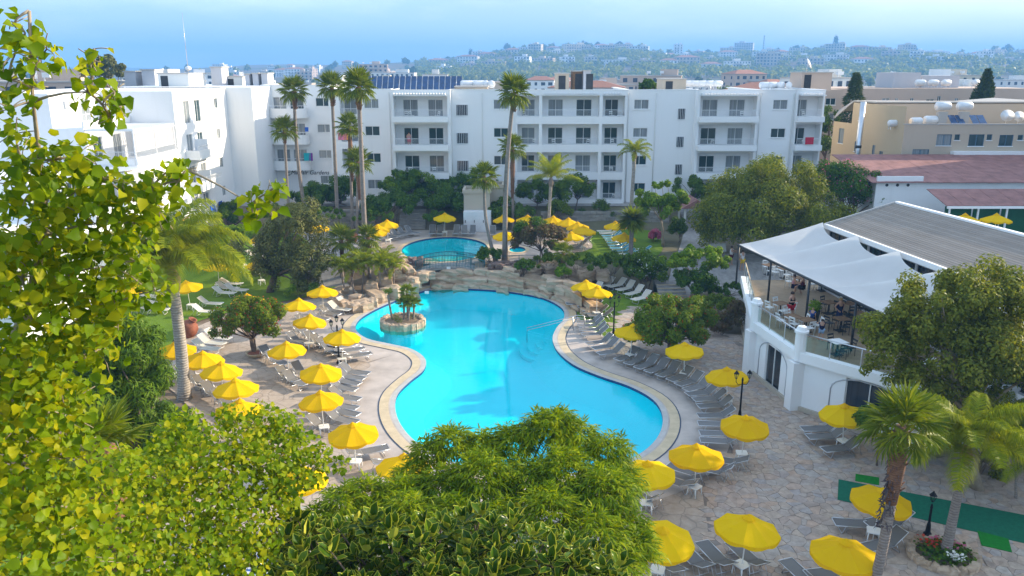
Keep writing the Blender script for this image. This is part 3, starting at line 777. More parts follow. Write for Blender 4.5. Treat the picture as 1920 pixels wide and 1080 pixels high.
MB().lathe([(1.35, -1.35), (1.35, -0.15)], (0, 0, 0), 24).build("underwater_base", M_pool, isl)
MB().lathe([(1.3, -0.2), (1.3, 0.24), (0.5, 0.32), (0.01, 0.34)], (0, 0, 0), 24).build("soil", M_ground, isl)
# dark rough edging between the two pools and stone edging of beds
dk = empty("dark_rock_edging", (-11, 67, 1.4), 0, "low dark rough stone edging beside the round pool", "edging")
for k in range(26):
    p = G(735 + 55 * rng.random(), 487 + 10 * rng.random(), 1.5); boulder(dk, (p.x, p.y, 1.6), (.22, .2, .22)).data = BOULD[k % 9]
dk2 = empty("dark_rock_edging", (3, 68, 1.4), 0, "low brown stone edging between the footbridge and the red leaved tree", "edging")
for k in range(30):
    p = G(910 + 75 * rng.random(), 496 + 8 * rng.random(), 1.5); boulder(dk2, (p.x, p.y, 1.62), (.25, .2, .24))
for o in list(dk.children) + list(dk2.children):
    o.material_slots[0].link = 'OBJECT'; o.material_slots[0].material = M_rock_dark

# ---- footbridge
fb = empty("footbridge", (-5.2, 65.4, 0), 0, "small arched grey footbridge with thin teal railings between the pools", "bridge")
N_ = 14; xs_ = [-2.9 + 5.8 * k / N_ for k in range(N_ + 1)]; zb = lambda x: 1.12 + 0.5 * (1 - (x / 2.9) ** 2)
for k in range(N_):
    x0, x1 = xs_[k], xs_[k + 1]; z0, z1 = zb(x0), zb(x1)
    mm = MB(); P = [(x0 + .006, -.75, z0 - .1), (x1 - .006, -.75, z1 - .1), (x1 - .006, .75, z1 - .1), (x0 + .006, .75, z0 - .1), (x0 + .006, -.75, z0), (x1 - .006, -.75, z1), (x1 - .006, .75, z1), (x0 + .006, .75, z0)]
    mm.add(P, ((0, 3, 2, 1), (4, 5, 6, 7), (0, 1, 5, 4), (1, 2, 6, 5), (2, 3, 7, 6), (3, 0, 4, 7))); mm.build("plank", M_path, fb)
for sy in (-.72, .72):
    mm = MB(); mm.tube([(x, sy, zb(x) - .2) for x in xs_], .09, 5); mm.build("beam", M_stonewall, fb)
    mm = MB(); mm.tube([(x, sy, zb(x) + .95) for x in xs_], .034, 5); mm.tube([(x, sy, zb(x) + .12) for x in xs_], .015, 5)
    for k in range(46):
        x = -2.85 + 5.7 * k / 45; mm.tube([(x, sy, zb(x)), (x, sy, zb(x) + .95)], .018 if k % 9 else .032, 4, False)
    mm.build("railing", M_teal, fb)
MB().box((-.1, -.8, zb(0) - .12), (.32, .03, .22)).build("sign_plate", M_plastic, fb)
rg = empty("path_railing", (-2, 65.6, 1.3), 0, "thin teal railing right of the footbridge above the rock wall", "railing")
pr = [(-2.3, 65.3, 1.2), (-1.2, 65.6, 1.4), (0.6, 65.9, 1.45), (2.2, 65.9, 1.45)]
mm = MB(); mm.tube([(a + 2, b - 65.6, c_ + .85 - 1.3) for a, b, c_ in pr], .02, 5); mm.tube([(a + 2, b - 65.6, c_ + .4 - 1.3) for a, b, c_ in pr], .014, 5); mm.build("rail", M_teal, rg)
for a, b, c_ in pr: MB().tube([(a + 2, b - 65.6, c_ - 1.5), (a + 2, b - 65.6, c_ - .44)], .025, 5).build("post", M_teal, rg)
# sign plates on the rocks
for (px, py, z, lab) in ((801, 546, .5, "small white notice fixed to the rocks left of the footbridge"), (1046, 530, .9, "small white notice fixed to the rock wall near the tall palm"), (1073, 545, .7, "small white notice at the right end of the rock wall")):
    p = G(px, py, z); o = MB().box((0, 0, 0), (.32, .04, .22)).build("notice_plate", M_plastic, None, (p.x, p.y - .35, z)); tag(o, lab, "notice")
# green putting mats bottom right
M_mat1 = simple("dark_green_turf_mat", (0.012, 0.13, 0.07), 0.9, var=0.15, scale=8); M_mat2 = simple("bright_green_turf_mat", (0.012, 0.19, 0.02), 0.9, var=0.15, scale=8)
for px4, mt, lab in (([(1572, 900), (1570, 938), (1920, 1020), (1925, 968)], M_mat1, "long dark green putting mat across the paving behind the fan palm"),
        ([(1604, 890), (1603, 903), (1648, 911), (1648, 897)], M_mat2, "small bright green mat at the far side of the putting strip"),
        ([(1832, 997), (1840, 1024), (1897, 1037), (1890, 1012)], M_mat2, "bright green square mat at the near side of the putting strip")):
    q = [G(a, b) for a, b in px4]; mm = MB(); zt = 0.045 if mt is M_mat1 else 0.052
    mm.prism([(p.x, p.y) for p in reversed(q)] if area2(q) < 0 else [(p.x, p.y) for p in q], 0.03, zt)
    tag(mm.build("putting_mat", mt), lab, "mat")
# ================================================================== buildings
def wp(o, root):
    """parent a part that was built in world coordinates"""
    o.parent = root; o.matrix_parent_inverse = Matrix.Translation(-Vector(root.location)); return o

def facade(m, O, U, W, z0, z1, holes, depth=0.14, reveal=True):
    """wall from O along U, openings (u0,u1,v0,v1); outward is to the right of U"""
    U = Vector(U).normalized(); n = Vector((U.y, -U.x))
    P = lambda u, v, d=0: (O[0] + U.x * u - n.x * d, O[1] + U.y * u - n.y * d, v)
    us = sorted(set([0, W] + [h[0] for h in holes] + [h[1] for h in holes])); vs_ = sorted(set([z0, z1] + [h[2] for h in holes] + [h[3] for h in holes]))
    for i in range(len(us) - 1):
        for j in range(len(vs_) - 1):
            uc, vc = (us[i] + us[i + 1]) / 2, (vs_[j] + vs_[j + 1]) / 2
            if any(h[0] < uc < h[1] and h[2] < vc < h[3] for h in holes): continue
            m.quad(P(us[i], vs_[j]), P(us[i + 1], vs_[j]), P(us[i + 1], vs_[j + 1]), P(us[i], vs_[j + 1]))
    if reveal:
        for h in holes:
            d = h[4] if len(h) > 4 else depth
            u0, u1, v0, v1 = h[:4]
            m.quad(P(u0, v0), P(u0, v1), P(u0, v1, d), P(u0, v0, d)); m.quad(P(u1, v0), P(u1, v0, d), P(u1, v1, d), P(u1, v1))
            m.quad(P(u0, v0), P(u0, v0, d), P(u1, v0, d), P(u1, v0)); m.quad(P(u0, v1), P(u1, v1), P(u1, v1, d), P(u0, v1, d))

WIN = {}
def win_mesh(w, h, n, mat_f):
    k = (round(w, 2), round(h, 2), n, mat_f.name)
    if k not in WIN:
        p = MB(); p.quad((0, 0, 0), (w, 0, 0), (w, 0, h), (0, 0, h))
        f = MB(); t = 0.05
        for a in (0, w - t): f.bx(a, a + t, -.05, .02, 0, h)
        for b in (0, h - t): f.bx(t, w - t, -.05, .02, b, b + t)
        for q in range(1, n): f.bx(w * q / n - .03, w * q / n + .03, -.045, .02, t, h - t)
        WIN[k] = (k, p, f.mesh("frame", mat_f))
    return WIN[k]
PANE = {}
def window(root, O, U, u0, u1, v0, v1, depth=0.1, n=2, glass=None, mat_f=None, sill=True):
    glass = glass or M_glass; mat_f = mat_f or M_frame
    U = Vector(U).normalized(); nn = Vector((U.y, -U.x)); w, h = u1 - u0, v1 - v0
    k, p, fm = win_mesh(w, h, n, mat_f)
    if (k, glass.name) not in PANE: PANE[(k, glass.name)] = p.mesh("window", glass)
    loc = Vector((O[0] + U.x * u0 - nn.x * depth, O[1] + U.y * u0 - nn.y * depth, v0)) - Vector(root.location)
    o = link("window", PANE[(k, glass.name)], root, loc, (0, 0, atan2(U.y, U.x)))
    link("frame", fm, o)
    if sill: link("sill", sill_mesh(w), o)
    return o
SILL = {}
def sill_mesh(w):
    k = round(w, 2)
    if k not in SILL: SILL[k] = MB().bx(-.06, w + .06, -.17, -.02, -.07, -.005).mesh("sill", M_white)
    return SILL[k]

RAIL = {}
def railing(parent, p0, p1, z, h=0.62, mat=None, step=0.12, name="railing"):
    """straight bar railing from p0 to p1 (world), parent given in its own frame"""
    mat = mat or M_railing; a, b = Vector(p0), Vector(p1); Ln = (b - a).length; k = (round(Ln, 2), round(h, 2), mat.name, step)
    if k not in RAIL:
        m = MB(); m.bx(0, Ln, -.025, .025, h - .045, h); m.bx(0, Ln, -.012, .012, .05, .08)
        q = max(2, int(Ln / step))
        for i in range(q + 1):
            x = Ln * i / q; m.bx(max(0, x - .009), min(Ln, x + .009), -.009, .009, 0.0, h - .046)
        RAIL[k] = m.mesh(name, mat)
    o = link(name, RAIL[k], None, (a.x, a.y, z), (0, 0, atan2(b.y - a.y, b.x - a.x)))
    o.parent = parent; o.matrix_parent_inverse = Matrix.Translation(-Vector(parent.location)) if parent.parent is None else Matrix.Identity(4)
    return o

def fx(px, Y, dz=8.0): return (px - 960) / FPX * (Y * cos(PITCH) + dz * sin(PITCH))
FL = (3.2, 6.2, 9.2, 12.2); ROOF = 15.35
hotel = empty("hotel_building", (5, 90, 3.2), 0, "long four storey white hotel with stacked balconies behind the garden", "hotel")

def chairset(root, x, y, z, seed):
    """plastic chairs and a table seen over the balcony rail"""
    pass

def shell(root, x0, x1, Y, yb, zt, holes, z0=3.2, mat=None, side_l=True, side_r=True, par=0.0):
    m = MB(); facade(m, (x0, Y), (1, 0), x1 - x0, z0, zt, holes)
    if side_r: facade(m, (x1, Y), (0, 1), yb - Y, z0, zt, [])
    if side_l: facade(m, (x0, yb), (0, -1), yb - Y, z0, zt, [])
    m.quad((x0, Y, zt - par), (x1, Y, zt - par), (x1, yb, zt - par), (x0, yb, zt - par))
    if par:   # parapet: coping and inner faces
        t = .2
        m.bx(x0 - .03, x1 + .03, Y - .03, Y + t, zt + .002, zt + .08)
        m.bx(x0 - .03, x0 + t, Y + t + .003, yb, zt + .002, zt + .08); m.bx(x1 - t, x1 + .03, Y + t + .003, yb, zt + .002, zt + .08)
    return wp(m.build("wall", mat or M_white), root)

def loggia_stack(root, x0, x1, Y, bays, doors, rows=FL, proj=0.0, depth=1.5, seed=0, pergola=True):
    """a stack of recessed balconies: bays = list of (u0,u1), doors = list of (u0,u1) on the back wall"""
    W = x1 - x0; holes = []
    for z in rows:
        for (a, b) in bays: holes.append((a, b, z + 0.42, z + 2.62, depth))
    shell(root, x0, x1, Y, 100.0, ROOF, holes, par=.25)
    m = MB(); dh = [(a, b, z + .06, z + 2.16) for z in rows for (a, b) in doors]
    facade(m, (x0, Y + depth), (1, 0), W, rows[0], ROOF - .6, dh, .1)
    wp(m.build("balcony_wall", M_white), root)
    for z in rows:
        for (a, b) in doors: window(root, (x0, Y + depth), (1, 0), a, b, z + .06, z + 2.16, .08, 2, sill=False)
        for bi, (a, b) in enumerate(bays):
            bal = MB()
            if proj:   # the balcony stands proud of the wall
                bal.bx(x0 + a - .1, x0 + b + .1, Y - proj, Y - .004, z - .12, z + .06)
                bal.bx(x0 + a - .1, x0 + b + .1, Y - proj, Y - proj + .12, z + .062, z + .46)
                for e in (x0 + a - .1, x0 + b - .02): bal.bx(e, e + .12, Y - proj + .122, Y - .004, z + .062, z + .46)
            else: bal.bx(x0 + a + .005, x0 + b - .005, Y + .12, Y + depth - .01, z - .05, z + .05)
            bo = wp(bal.build("balcony", M_white), root)
            railing(bo, (x0 + a + .05, Y - proj + .06), (x0 + b - .05, Y - proj + .06), z + .46 if proj else z + .42, .72)
    if pergola:
        for (a, b) in bays:
            pg = MB(); q = int((b - a) / .3)
            for i in range(q): pg.bx(x0 + a + .3 * i + .1, x0 + a + .3 * i + .19, Y - proj - .25, Y + .1, ROOF - .42, ROOF - .26)
            pg.bx(x0 + a, x0 + b, Y - proj - .12, Y - proj - .04, ROOF - .55, ROOF - .43)
            wp(pg.build("pergola", M_white), root)

def wincol(root, x0, Y, cols, rows=FL, v=(1.15, 2.15), n=2):
    return [(a, b, z + v[0], z + v[1]) for z in rows for (a, b) in cols]

def plain(root, x0, x1, Y, cols, rows=FL, v=(1.15, 2.15), zt=ROOF, n=2, glass=None, z0=3.2, yb=100.0, off=0.0):
    h = [(a, b, z + v[0] + off, z + v[1] + off) for z in rows for (a, b) in cols]
    shell(root, x0, x1, Y, yb, zt, h, par=.25, z0=z0)
    for q in h: window(root, (x0, Y), (1, 0), *q, .1, n, glass)

# left corner with rounded balconies
xa, xb = fx(497, 95), fx(622, 95); Y1 = 95.0; W1 = xb - xa
q0, q1 = fx(512, 95) - xa, fx(582, 95) - xa
hs = [(q0 + .35, q0 + 1.9, z + .1, z + 2.2) for z in FL[1:]] + [(q1 - 2.1, q1 - .5, z + .1, z + 2.2) for z in FL[1:]] + [(q1 + .9, q1 + 2.7, z + 1.15, z + 2.1) for z in FL]
shell(hotel, xa, xb, Y1, 106, ROOF + .35, hs, par=.25)
for h in hs: window(hotel, (xa, Y1), (1, 0), *h, .1, 2)
for z in FL[1:]:
    m = MB(); n = 14; c0 = (q0 + q1) / 2 + xa; r0 = (q1 - q0) / 2
    pts = [(c0 - r0, Y1 - .004)] + [(c0 + r0 * -cos(pi * k / n) * (1 if True else 1), Y1 - .5 - .9 * sin(pi * k / n) ** .6) for k in range(n + 1)] + [(c0 + r0, Y1 - .004)]
    m.prism(pts[::-1] if area2(pts) < 0 else pts, z - .14, z + .06)
    inn = [(c0 + (p[0] - c0) * .96, p[1] + .11) for p in pts[1:-1]]; out_ = pts[1:-1]
    for k in range(len(out_) - 1):
        a, b, c_, d = out_[k], out_[k + 1], inn[k + 1], inn[k]
        m.add([(a[0], a[1], z + .062), (b[0], b[1], z + .062), (c_[0], c_[1], z + .062), (d[0], d[1], z + .062), (a[0], a[1], z + .95), (b[0], b[1], z + .95), (c_[0], c_[1], z + .95), (d[0], d[1], z + .95)],
              ((0, 1, 5, 4), (2, 3, 7, 6), (4, 5, 6, 7)))
    bo = wp(m.build("balcony", M_white), hotel)
    mm = MB(); mm.tube([(p[0], p[1] + .05, z + 1.25) for p in out_], .025, 5)
    for p in out_: mm.tube([(p[0], p[1] + .05, z + .95), (p[0], p[1] + .05, z + 1.25)], .014, 4)
    ro = mm.build("railing", M_railing); ro.parent = bo
# lettering below the rounded balconies
tx = bpy.data.curves.new("lettering", 'FONT'); tx.body = "Mayfair Gardens"; tx.size = .95; tx.extrude = .02; tx.shear = .25
to = bpy.data.objects.new("tmp", tx); COL.objects.link(to); dg = bpy.context.evaluated_depsgraph_get()
tm = bpy.data.meshes.new_from_object(to.evaluated_get(dg)); bpy.data.objects.remove(to); tm.materials.clear(); tm.materials.append(M_steel_dark)
lo = wp(link("lettering", tm, None, (fx(541, 95), Y1 - .03, AT(541, 327, 95).z), (pi / 2, 0, 0)), hotel)
lo.scale = (.72, .72, .72)
MB_e = MB(); MB_e.tube([(.28 * cos(t), 0, .28 * sin(t)) for t in [pi * .25 + k * pi * 1.5 / 12 for k in range(13)]], .05, 5); MB_e.tube([(-.1, 0, .05), (.12, 0, .05)], .04, 4)
wp(MB_e.build("emblem", M_steel_dark, None, (fx(537, 95), Y1 - .05, AT(537, 324, 95).z)), hotel)

xa, xb = fx(620, 91), fx(737, 91); W1 = xb - xa
bal_u = (fx(641, 91) - xa, fx(672, 91) - xa); wn_u = (fx(686, 91) - xa, fx(713, 91) - xa)
hs = [(wn_u[0], wn_u[1], z + 1.1, z + 2.15) for z in FL] + [(bal_u[0], bal_u[1], z + .4, z + 2.62, 1.5) for z in FL]
shell(hotel, xa, xb, 91.0, 104, ROOF, hs, par=.25)
for z in FL:
    window(hotel, (xa, 91), (1, 0), wn_u[0], wn_u[1], z + 1.1, z + 2.15)
m = MB(); dh = [(bal_u[0] + .2, bal_u[0] + 1.6, z + .06, z + 2.16) for z in FL]
facade(m, (xa, 92.5), (1, 0), W1, 3.2, ROOF - .5, dh); wp(m.build("balcony_wall", M_white), hotel)
for h in dh: window(hotel, (xa, 92.5), (1, 0), *h, .08, 2, sill=False)
for z in FL:
    bo = wp(MB().bx(xa + bal_u[0] + .01, xa + bal_u[1] - .01, 91.1, 92.49, z - .05, z + .05).build("balcony", M_white), hotel)
    railing(bo, (xa + bal_u[0], 91.06), (xa + bal_u[1], 91.06), z + .4, .7)

def L(px0, px1, Y): return fx(px0, Y), fx(px1, Y)
x0, x1 = L(737, 846, 87); f = lambda p, Y=87: fx(p, Y) - x0
loggia_stack(hotel, x0, x1, 87, [(f(741), f(840))], [(f(755), f(783)), (f(802), f(830))], proj=.9, seed=1)
x0, x1 = L(846, 968, 88.2); f = lambda p, Y=88.2: fx(p, Y) - x0
plain(hotel, x0, x1, 88.2, [(f(926), f(953))])
for z in FL[:3]: wp(link("window", win_mesh(1.2, 1.1, 2, M_frame)[1].mesh("window", M_glass_dark)), hotel).location = (x0 + f(857), 88.17, z + 1.3 + 2.2)
for z in FL[:3]:
    m = MB(); w = 1.2; m.bx(0, w, -.04, 0, -.05, 0); m.bx(0, w, -.04, 0, 1.1, 1.15); m.bx(-.05, 0, -.04, 0, -.05, 1.15); m.bx(w, w + .05, -.04, 0, -.05, 1.15)
    for k in range(6): m.bx(w * (k + .4) / 6, w * (k + .4) / 6 + .035, -.05, -.02, 0, 1.1)
    wp(m.build("window_grille", M_railing, None, (x0 + f(857), 88.16, z + 3.5)), hotel)
x0, x1 = L(968, 1173, 87.4); f = lambda p, Y=87.4: fx(p, Y) - x0
loggia_stack(hotel, x0, x1, 87.4, [(f(970), f(1010)), (f(1016), f(1122)), (f(1128), f(1169))], [(f(978), f(1003)), (f(1028), f(1056)), (f(1081), f(1110)), (f(1135), f(1160))], seed=2)
x0, x1 = L(1173, 1303, 88.2); f = lambda p, Y=88.2: fx(p, Y) - x0
plain(hotel, x0, x1, 88.2, [(f(1186), f(1213))])
for z in FL[:3]:
    w = .75; wp(link("window", win_mesh(w, 1.1, 2, M_frame)[1].mesh("window", M_glass_dark)), hotel).location = (x0 + f(1268), 88.17, z + 3.1)
    m = MB(); m.bx(0, w, -.04, 0, -.05, 0); m.bx(0, w, -.04, 0, 1.1, 1.15)
    for k in range(4): m.bx(w * (k + .3) / 4, w * (k + .3) / 4 + .035, -.05, -.02, 0, 1.1)
    wp(m.build("window_grille", M_railing, None, (x0 + f(1268), 88.16, z + 3.1)), hotel)
x0, x1 = L(1303, 1417, 86.8); f = lambda p, Y=86.8: fx(p, Y) - x0
loggia_stack(hotel, x0, x1, 86.8, [(f(1308), f(1413))], [(f(1318), f(1347)), (f(1369), f(1398))], proj=.9, seed=3)
x0, x1 = L(1417, 1487, 87.6); f = lambda p, Y=87.6: fx(p, Y) - x0
plain(hotel, x0, x1, 87.6, [(f(1443), f(1470))])
x0, x1 = L(1487, 1538, 87); f = lambda p, Y=87: fx(p, Y) - x0
loggia_stack(hotel, x0, x1, 87, [(f(1489), f(1535))], [(f(1490), f(1515))], proj=.7, seed=4)

for px, Yd in ((848, 88.2), (905, 88.2), (1176, 88.2), (1226, 88.2), (1300, 88.2), (1420, 87.6), (1480, 87.6), (733, 91)):   # drainpipes
    wp(MB().tube([(fx(px, Yd), Yd - .06, 3.2), (fx(px, Yd), Yd - .06, ROOF - .3)], .05, 6).build('drainpipe', M_white2), hotel)
# stair tower between the hotel and its left wing
xt0, xt1 = fx(424, 88), fx(480, 88)
tw_h = [(.6, 1.15, z + 1.2, z + 2.1) for z in FL[1:]]
m = MB(); facade(m, (xt0, 88), (1, 0), xt1 - xt0, 3.2, ROOF + .3, []); facade(m, (xt1, 88), (0, 1), 7.4, 3.2, ROOF + .3, [])
m.quad((xt0 - 12, 88, ROOF + .3), (xt1, 88, ROOF + .3), (xt1, 106, ROOF + .3), (xt0 - 12, 106, ROOF + .3)); wp(m.build("wall", M_white), hotel)
xa, xb = fx(478, 94.5), fx(499, 94.5); m = MB(); hh = [(.35, 1.05, z + 1.3, z + 2.2) for z in FL]
facade(m, (xa, 94.5), (1, 0), xb - xa, 3.2, ROOF + .3, hh); wp(m.build("wall", M_white), hotel)
for h in hh: window(hotel, (xa, 94.5), (1, 0), *h, .1, 1)

# ---- left wing stepping down towards the camera
wing = empty("hotel_wing", (-36, 66, 1.5), 0, "white stepped hotel wing with terraces at the left behind the leafy tree", "hotel")
WX = -30.7
def wing_block(y0, y1, xf, zt, win_rows, doors, wins, z0=1.0, back=-46):
    hs = [(a - y0, b - y0, z + .06, z + 2.16) for z in win_rows for (a, b) in doors] + [(a - y0, b - y0, z + 1.1, z + 2.15) for z in win_rows for (a, b) in wins]
    m = MB(); facade(m, (xf, y0), (0, 1), y1 - y0, z0, zt, hs); facade(m, (back, y0), (1, 0), xf - back, z0, zt, [])
    m.quad((back, y0, zt - .02), (xf, y0, zt - .02), (xf, y1, zt - .02), (back, y1, zt - .02)); wp(m.build("wall", M_white), wing)
    for h in hs: window(wing, (xf, y0), (0, 1), *h, .1, 2, sill=False)
R4 = (3.4, 6.4, 9.4, 12.5)
wing_block(74, 88, WX, 15.6, R4, [(76.2, 77.6), (78.9, 80.3)], [(84.2, 85.2)])
wing_block(65.6, 74, WX, 9.9, R4[:2], [(67.0, 68.5), (70.6, 72.0)], [])
wing_block(57, 65.6, WX + .5, 6.9, R4[:1], [(58.4, 60), (62, 63.5)], [])
wing_block(46, 57, WX + .9, 3.9, (), [], [])
# storeys set back behind the terraces, with doors
def setback(x, y0, y1, z0, z1, doors):
    m = MB(); facade(m, (x, y0), (0, 1), y1 - y0, z0, z1, [(a, a + 1.5, z0 + .05, z0 + 2.15) for a in doors]); facade(m, (-46, y0), (1, 0), 46 + x, z0, z1, [])
    m.quad((-46, y0, z1), (x, y0, z1), (x, y1, z1), (-46, y1, z1)); wp(m.build("wall", M_white), wing)
    for a in doors: window(wing, (x, y0), (0, 1), a, a + 1.5, z0 + .05, z0 + 2.15, .1, 2, sill=False)
setback(WX - 4.0, 65.61, 74, 9.9, 12.9, (1.2, 4.6)); setback(WX - 6.5, 65.62, 74, 12.9, 15.6, (4.8,))
setback(WX - 4.0, 57.01, 65.6, 6.9, 9.9, (1.5, 5)); setback(WX - 4.0, 46.01, 57, 3.9, 6.9, (2, 6))
lp0 = wp(MB().bx(WX - 4.15, WX - 3.98, 65.7, 73.95, 12.902, 13.4).build("parapet", M_white), wing); railing(lp0, (WX - 4.07, 65.7), (WX - 4.07, 73.9), 13.4, .6, step=.2)
for (y0, y1, xf, z) in ((65.7, 73.9, WX, 9.9), (57.1, 65.4, WX + .5, 6.9), (46.1, 56.9, WX + .9, 3.9)):
    lp = wp(MB().bx(xf - .18, xf + .04, y0, y1, z, z + .5).build("parapet", M_white), wing)
    wp(MB().bx(-44, xf - .2, y0 - .05, y0 + .13, z, z + .5).build("parapet", M_white), wing)
    railing(lp, (xf - .07, y0), (xf - .07, y1), z + .5, .6); railing(lp, (-40, y0 + .05), (xf - .1, y0 + .05), z + .5, .6)
    if z < 12:   # slatted pergola, posts and hanging grey screens
        m = MB(); k = y0
        while k < y1: m.bx(xf - 3.98, xf - .05, k, k + .09, z + 2.75, z + 2.92); k += .36
        m.bx(xf - .2, xf - .08, y0, y1, z + 2.6, z + 2.74); wp(m.build("pergola", M_white), wing)
        for yy in (y0 + .1, (y0 + y1) / 2, y1 - .15): wp(MB().bx(xf - .19, xf - .09, yy - .05, yy + .05, z + .5, z + 2.6).build("post", M_white), wing)
        wp(MB().bx(xf - .16, xf - .12, y0 + .3, (y0 + y1) / 2 - .1, z + 1.1, z + 2.58).build("shade_screen", M_shade), wing)
        wp(MB().bx(xf - .16, xf - .12, (y0 + y1) / 2 + .1, y1 - .3, z + 1.1, z + 2.58).build("shade_screen", M_shade), wing)
def box_balcony(root, y0, y1, x, z, d=1.3):
    m = MB(); m.bx(x + .004, x + d, y0, y1, z - .15, z + .05); m.bx(x + d - .12, x + d, y0, y1, z + .052, z + .72)
    for e in (y0, y1 - .12): m.bx(x + .004, x + d - .122, e, e + .12, z + .052, z + .72)
    m.bx(x + .004, x + d - .15, (y0 + y1) / 2 - .06, (y0 + y1) / 2 + .06, z + .052, z + 1.6)
    bo = wp(m.build("balcony", M_white), root); railing(bo, (x + d - .06, y0), (x + d - .06, y1), z + .72, .4)
    return bo
for z in R4[:3]: box_balcony(wing, 75.6, 81.0, WX, z + (0 if z < 9 else 0))
for z in R4[1:2] + R4[:1]: box_balcony(wing, 66.4, 72.6, WX, z)
box_balcony(wing, 58.0, 64.2, WX + .5, 3.4)
def ac_unit(x, y, z, rz, label):
    r = empty("air_conditioner", (x, y, z), rz, label, "air conditioner")
    MB().bx(-.42, .42, -.16, .16, 0, .6).build("casing", M_plastic, r)
    m = MB(); m.tube([(.23 * cos(t * pi / 8) - .1, -.172, .3 + .23 * sin(t * pi / 8)) for t in range(17)], .016, 4)
    for k in range(4): m.box((-.1, -.172, .3), (.44, .01, .02), 0, 0, k * pi / 4)
    m.build("fan_grille", M_steel_dark, r)
    return r
ac_unit(WX - 6.3, 68.2, 14.4, pi / 2, "white air conditioner high on the wall of the left wing")
lad = empty("roof_ladder", (WX - 5.2, 73.8, 12.9), 0, "thin white ladder against the top floor wall of the left wing", "ladder")
for s in (-.2, .2): MB().tube([(s, 0, 0), (s, .15, 3.4)], .03, 5).build("rail", M_railing, lad)
for k in range(10): MB().tube([(-.2, .044 * .3 * k, .3 + .31 * k), (.2, .044 * .3 * k, .3 + .31 * k)], .018, 4).build("rung", M_railing, lad)

# ---- rooftop things
def tank(x, y, z, label, s=1.0, horiz=True, rz=0.0, grp="rooftop water tanks"):
    r = empty("water_tank", (x, y, z), rz, label, "water tank", grp)
    m = MB(); m.smooth = True
    prof = [(0.02, -.75), (.32, -.72), (.42, -.62), (.45, -.5), (.45, .5), (.42, .62), (.32, .72), (.02, .75)]
    m.lathe([(a * s, b * s) for a, b in prof], (0, 0, 0), 14); V = [(v[2], v[1], v[0] + .8 * s) for v in m.v]; m.v = V
    m.build("drum", M_tank, r)
    m = MB()
    for a in (-.5, .5):
        for b in (-.3, .3): m.bx(a * s - .03, a * s + .03, b * s - .03, b * s + .03, 0, .5 * s)
    m.build("stand", M_alu, r); return r
zr = ROOF - .24
sp = empty("solar_array", (fx(780, 93), 93, zr), 0, "long row of blue solar panels on the hotel roof", "solar panels")
n = 17; xs0, xs1 = fx(690, 93), fx(868, 93)
for k in range(n):
    w = (xs1 - xs0) / n; x = xs0 + w * k - sp.location.x
    pn = MB(); pn.add([(x + .04, -.6, .15), (x + w - .04, -.6, .15), (x + w - .04, .5, 1.65), (x + .04, .5, 1.65), (x + .04, -.56, .09), (x + w - .04, -.56, .09), (x + w - .04, .54, 1.59), (x + .04, .54, 1.59)], ((0, 1, 2, 3), (7, 6, 5, 4), (0, 4, 5, 1), (3, 2, 6, 7), (1, 5, 6, 2), (0, 3, 7, 4)))
    po = pn.build("panel", M_solar, sp)
    fr_ = MB(); fr_.tube([(x + .02, -.62, .15), (x + .02, .5, 1.67)], .035, 4); fr_.tube([(x + .02, .5, 1.67), (x + .02, .6, 0)], .03, 4); fr_.build("frame", M_alu, po)
for k, px in enumerate((876, 888, 900, 912, 922)):
    tank(fx(px, 93), 93 + .3 * (k % 2), zr, "white rooftop water tank, %s right of the solar panels" % nth(k), .95, True, pi / 2 if k > 2 else .2)
def roofbox(x0, x1, y0, y1, z1, label, mat, z0=None, door=True):
    z0 = zr if z0 is None else z0
    r = empty("stair_hut", ((x0 + x1) / 2, y0, z0), 0, label, "roof hut")
    wp(MB().bx(x0, x1, y0, y1, z0, z1).build("wall", mat), r); wp(MB().bx(x0 - .1, x1 + .1, y0 - .1, y1 + .1, z1 + .002, z1 + .12).build("roof_slab", M_roofgrey), r)
    if door: wp(MB().bx(x0 + .3, x0 + 1.1, y0 - .03, y0 - .002, z0 + .05, z0 + min(1.9, z1 - z0 - .2)).build("door", M_steel_dark), r)
    return r
roofbox(fx(1040, 95), fx(1064, 95), 94, 97, 17.0, "beige roof hut beside the tall palm top on the hotel", M_sand)
roofbox(fx(1070, 96), fx(1088, 96), 95, 98, 17.25, "dark brown roof tower on the middle of the hotel roof", M_wood)
roofbox(fx(1090, 95), fx(1103, 95), 94, 96, 17.3, "grey metal clad roof tower on the middle of the hotel roof", M_grey_wall)
roofbox(fx(1235, 94), fx(1277, 94), 93, 97, 16.4, "low tan roof block behind the hotel parapet", M_sand)
roofbox(fx(1487, 96), fx(1542, 96), 95, 99, 17.1, "salmon coloured roof hut at the right end of the hotel", M_pinkbeige)
roofbox(fx(856, 90), fx(915, 90), 89.2, 92, 15.62, "orange tinted low roof edge beside the solar panels", M_sand, ROOF + .1, False)
roofbox(fx(310, 92), fx(366, 92), 92, 97, 17.0, "cream roof hut behind the left wing", M_white2, 15.0)
for k, (a, b, t) in enumerate(((255, 275, 17.4), (287, 310, 17.6), (413, 432, 17.9), (474, 482, 17.1), (488, 498, 17.2), (504, 515, 17.2))):
    roofbox(fx(a, 98), fx(b, 98), 97, 99.5, t - .2, "%s of the narrow grey chimney blocks on the left part of the roof" % nth(k), M_grey_wall, 15.0, False)
roofbox(fx(436, 100), fx(468, 100), 99, 103, 16.6, "wide pale grey roof block between the chimneys at left", M_white2, 15.0)
for k, px in enumerate((1283, 1297, 1311, 1325, 1339)):
    tank(fx(px, 96), 96, zr + .2, "%s of the five small white tanks left of the salmon roof hut" % nth(k), .75, True, .1 * k)
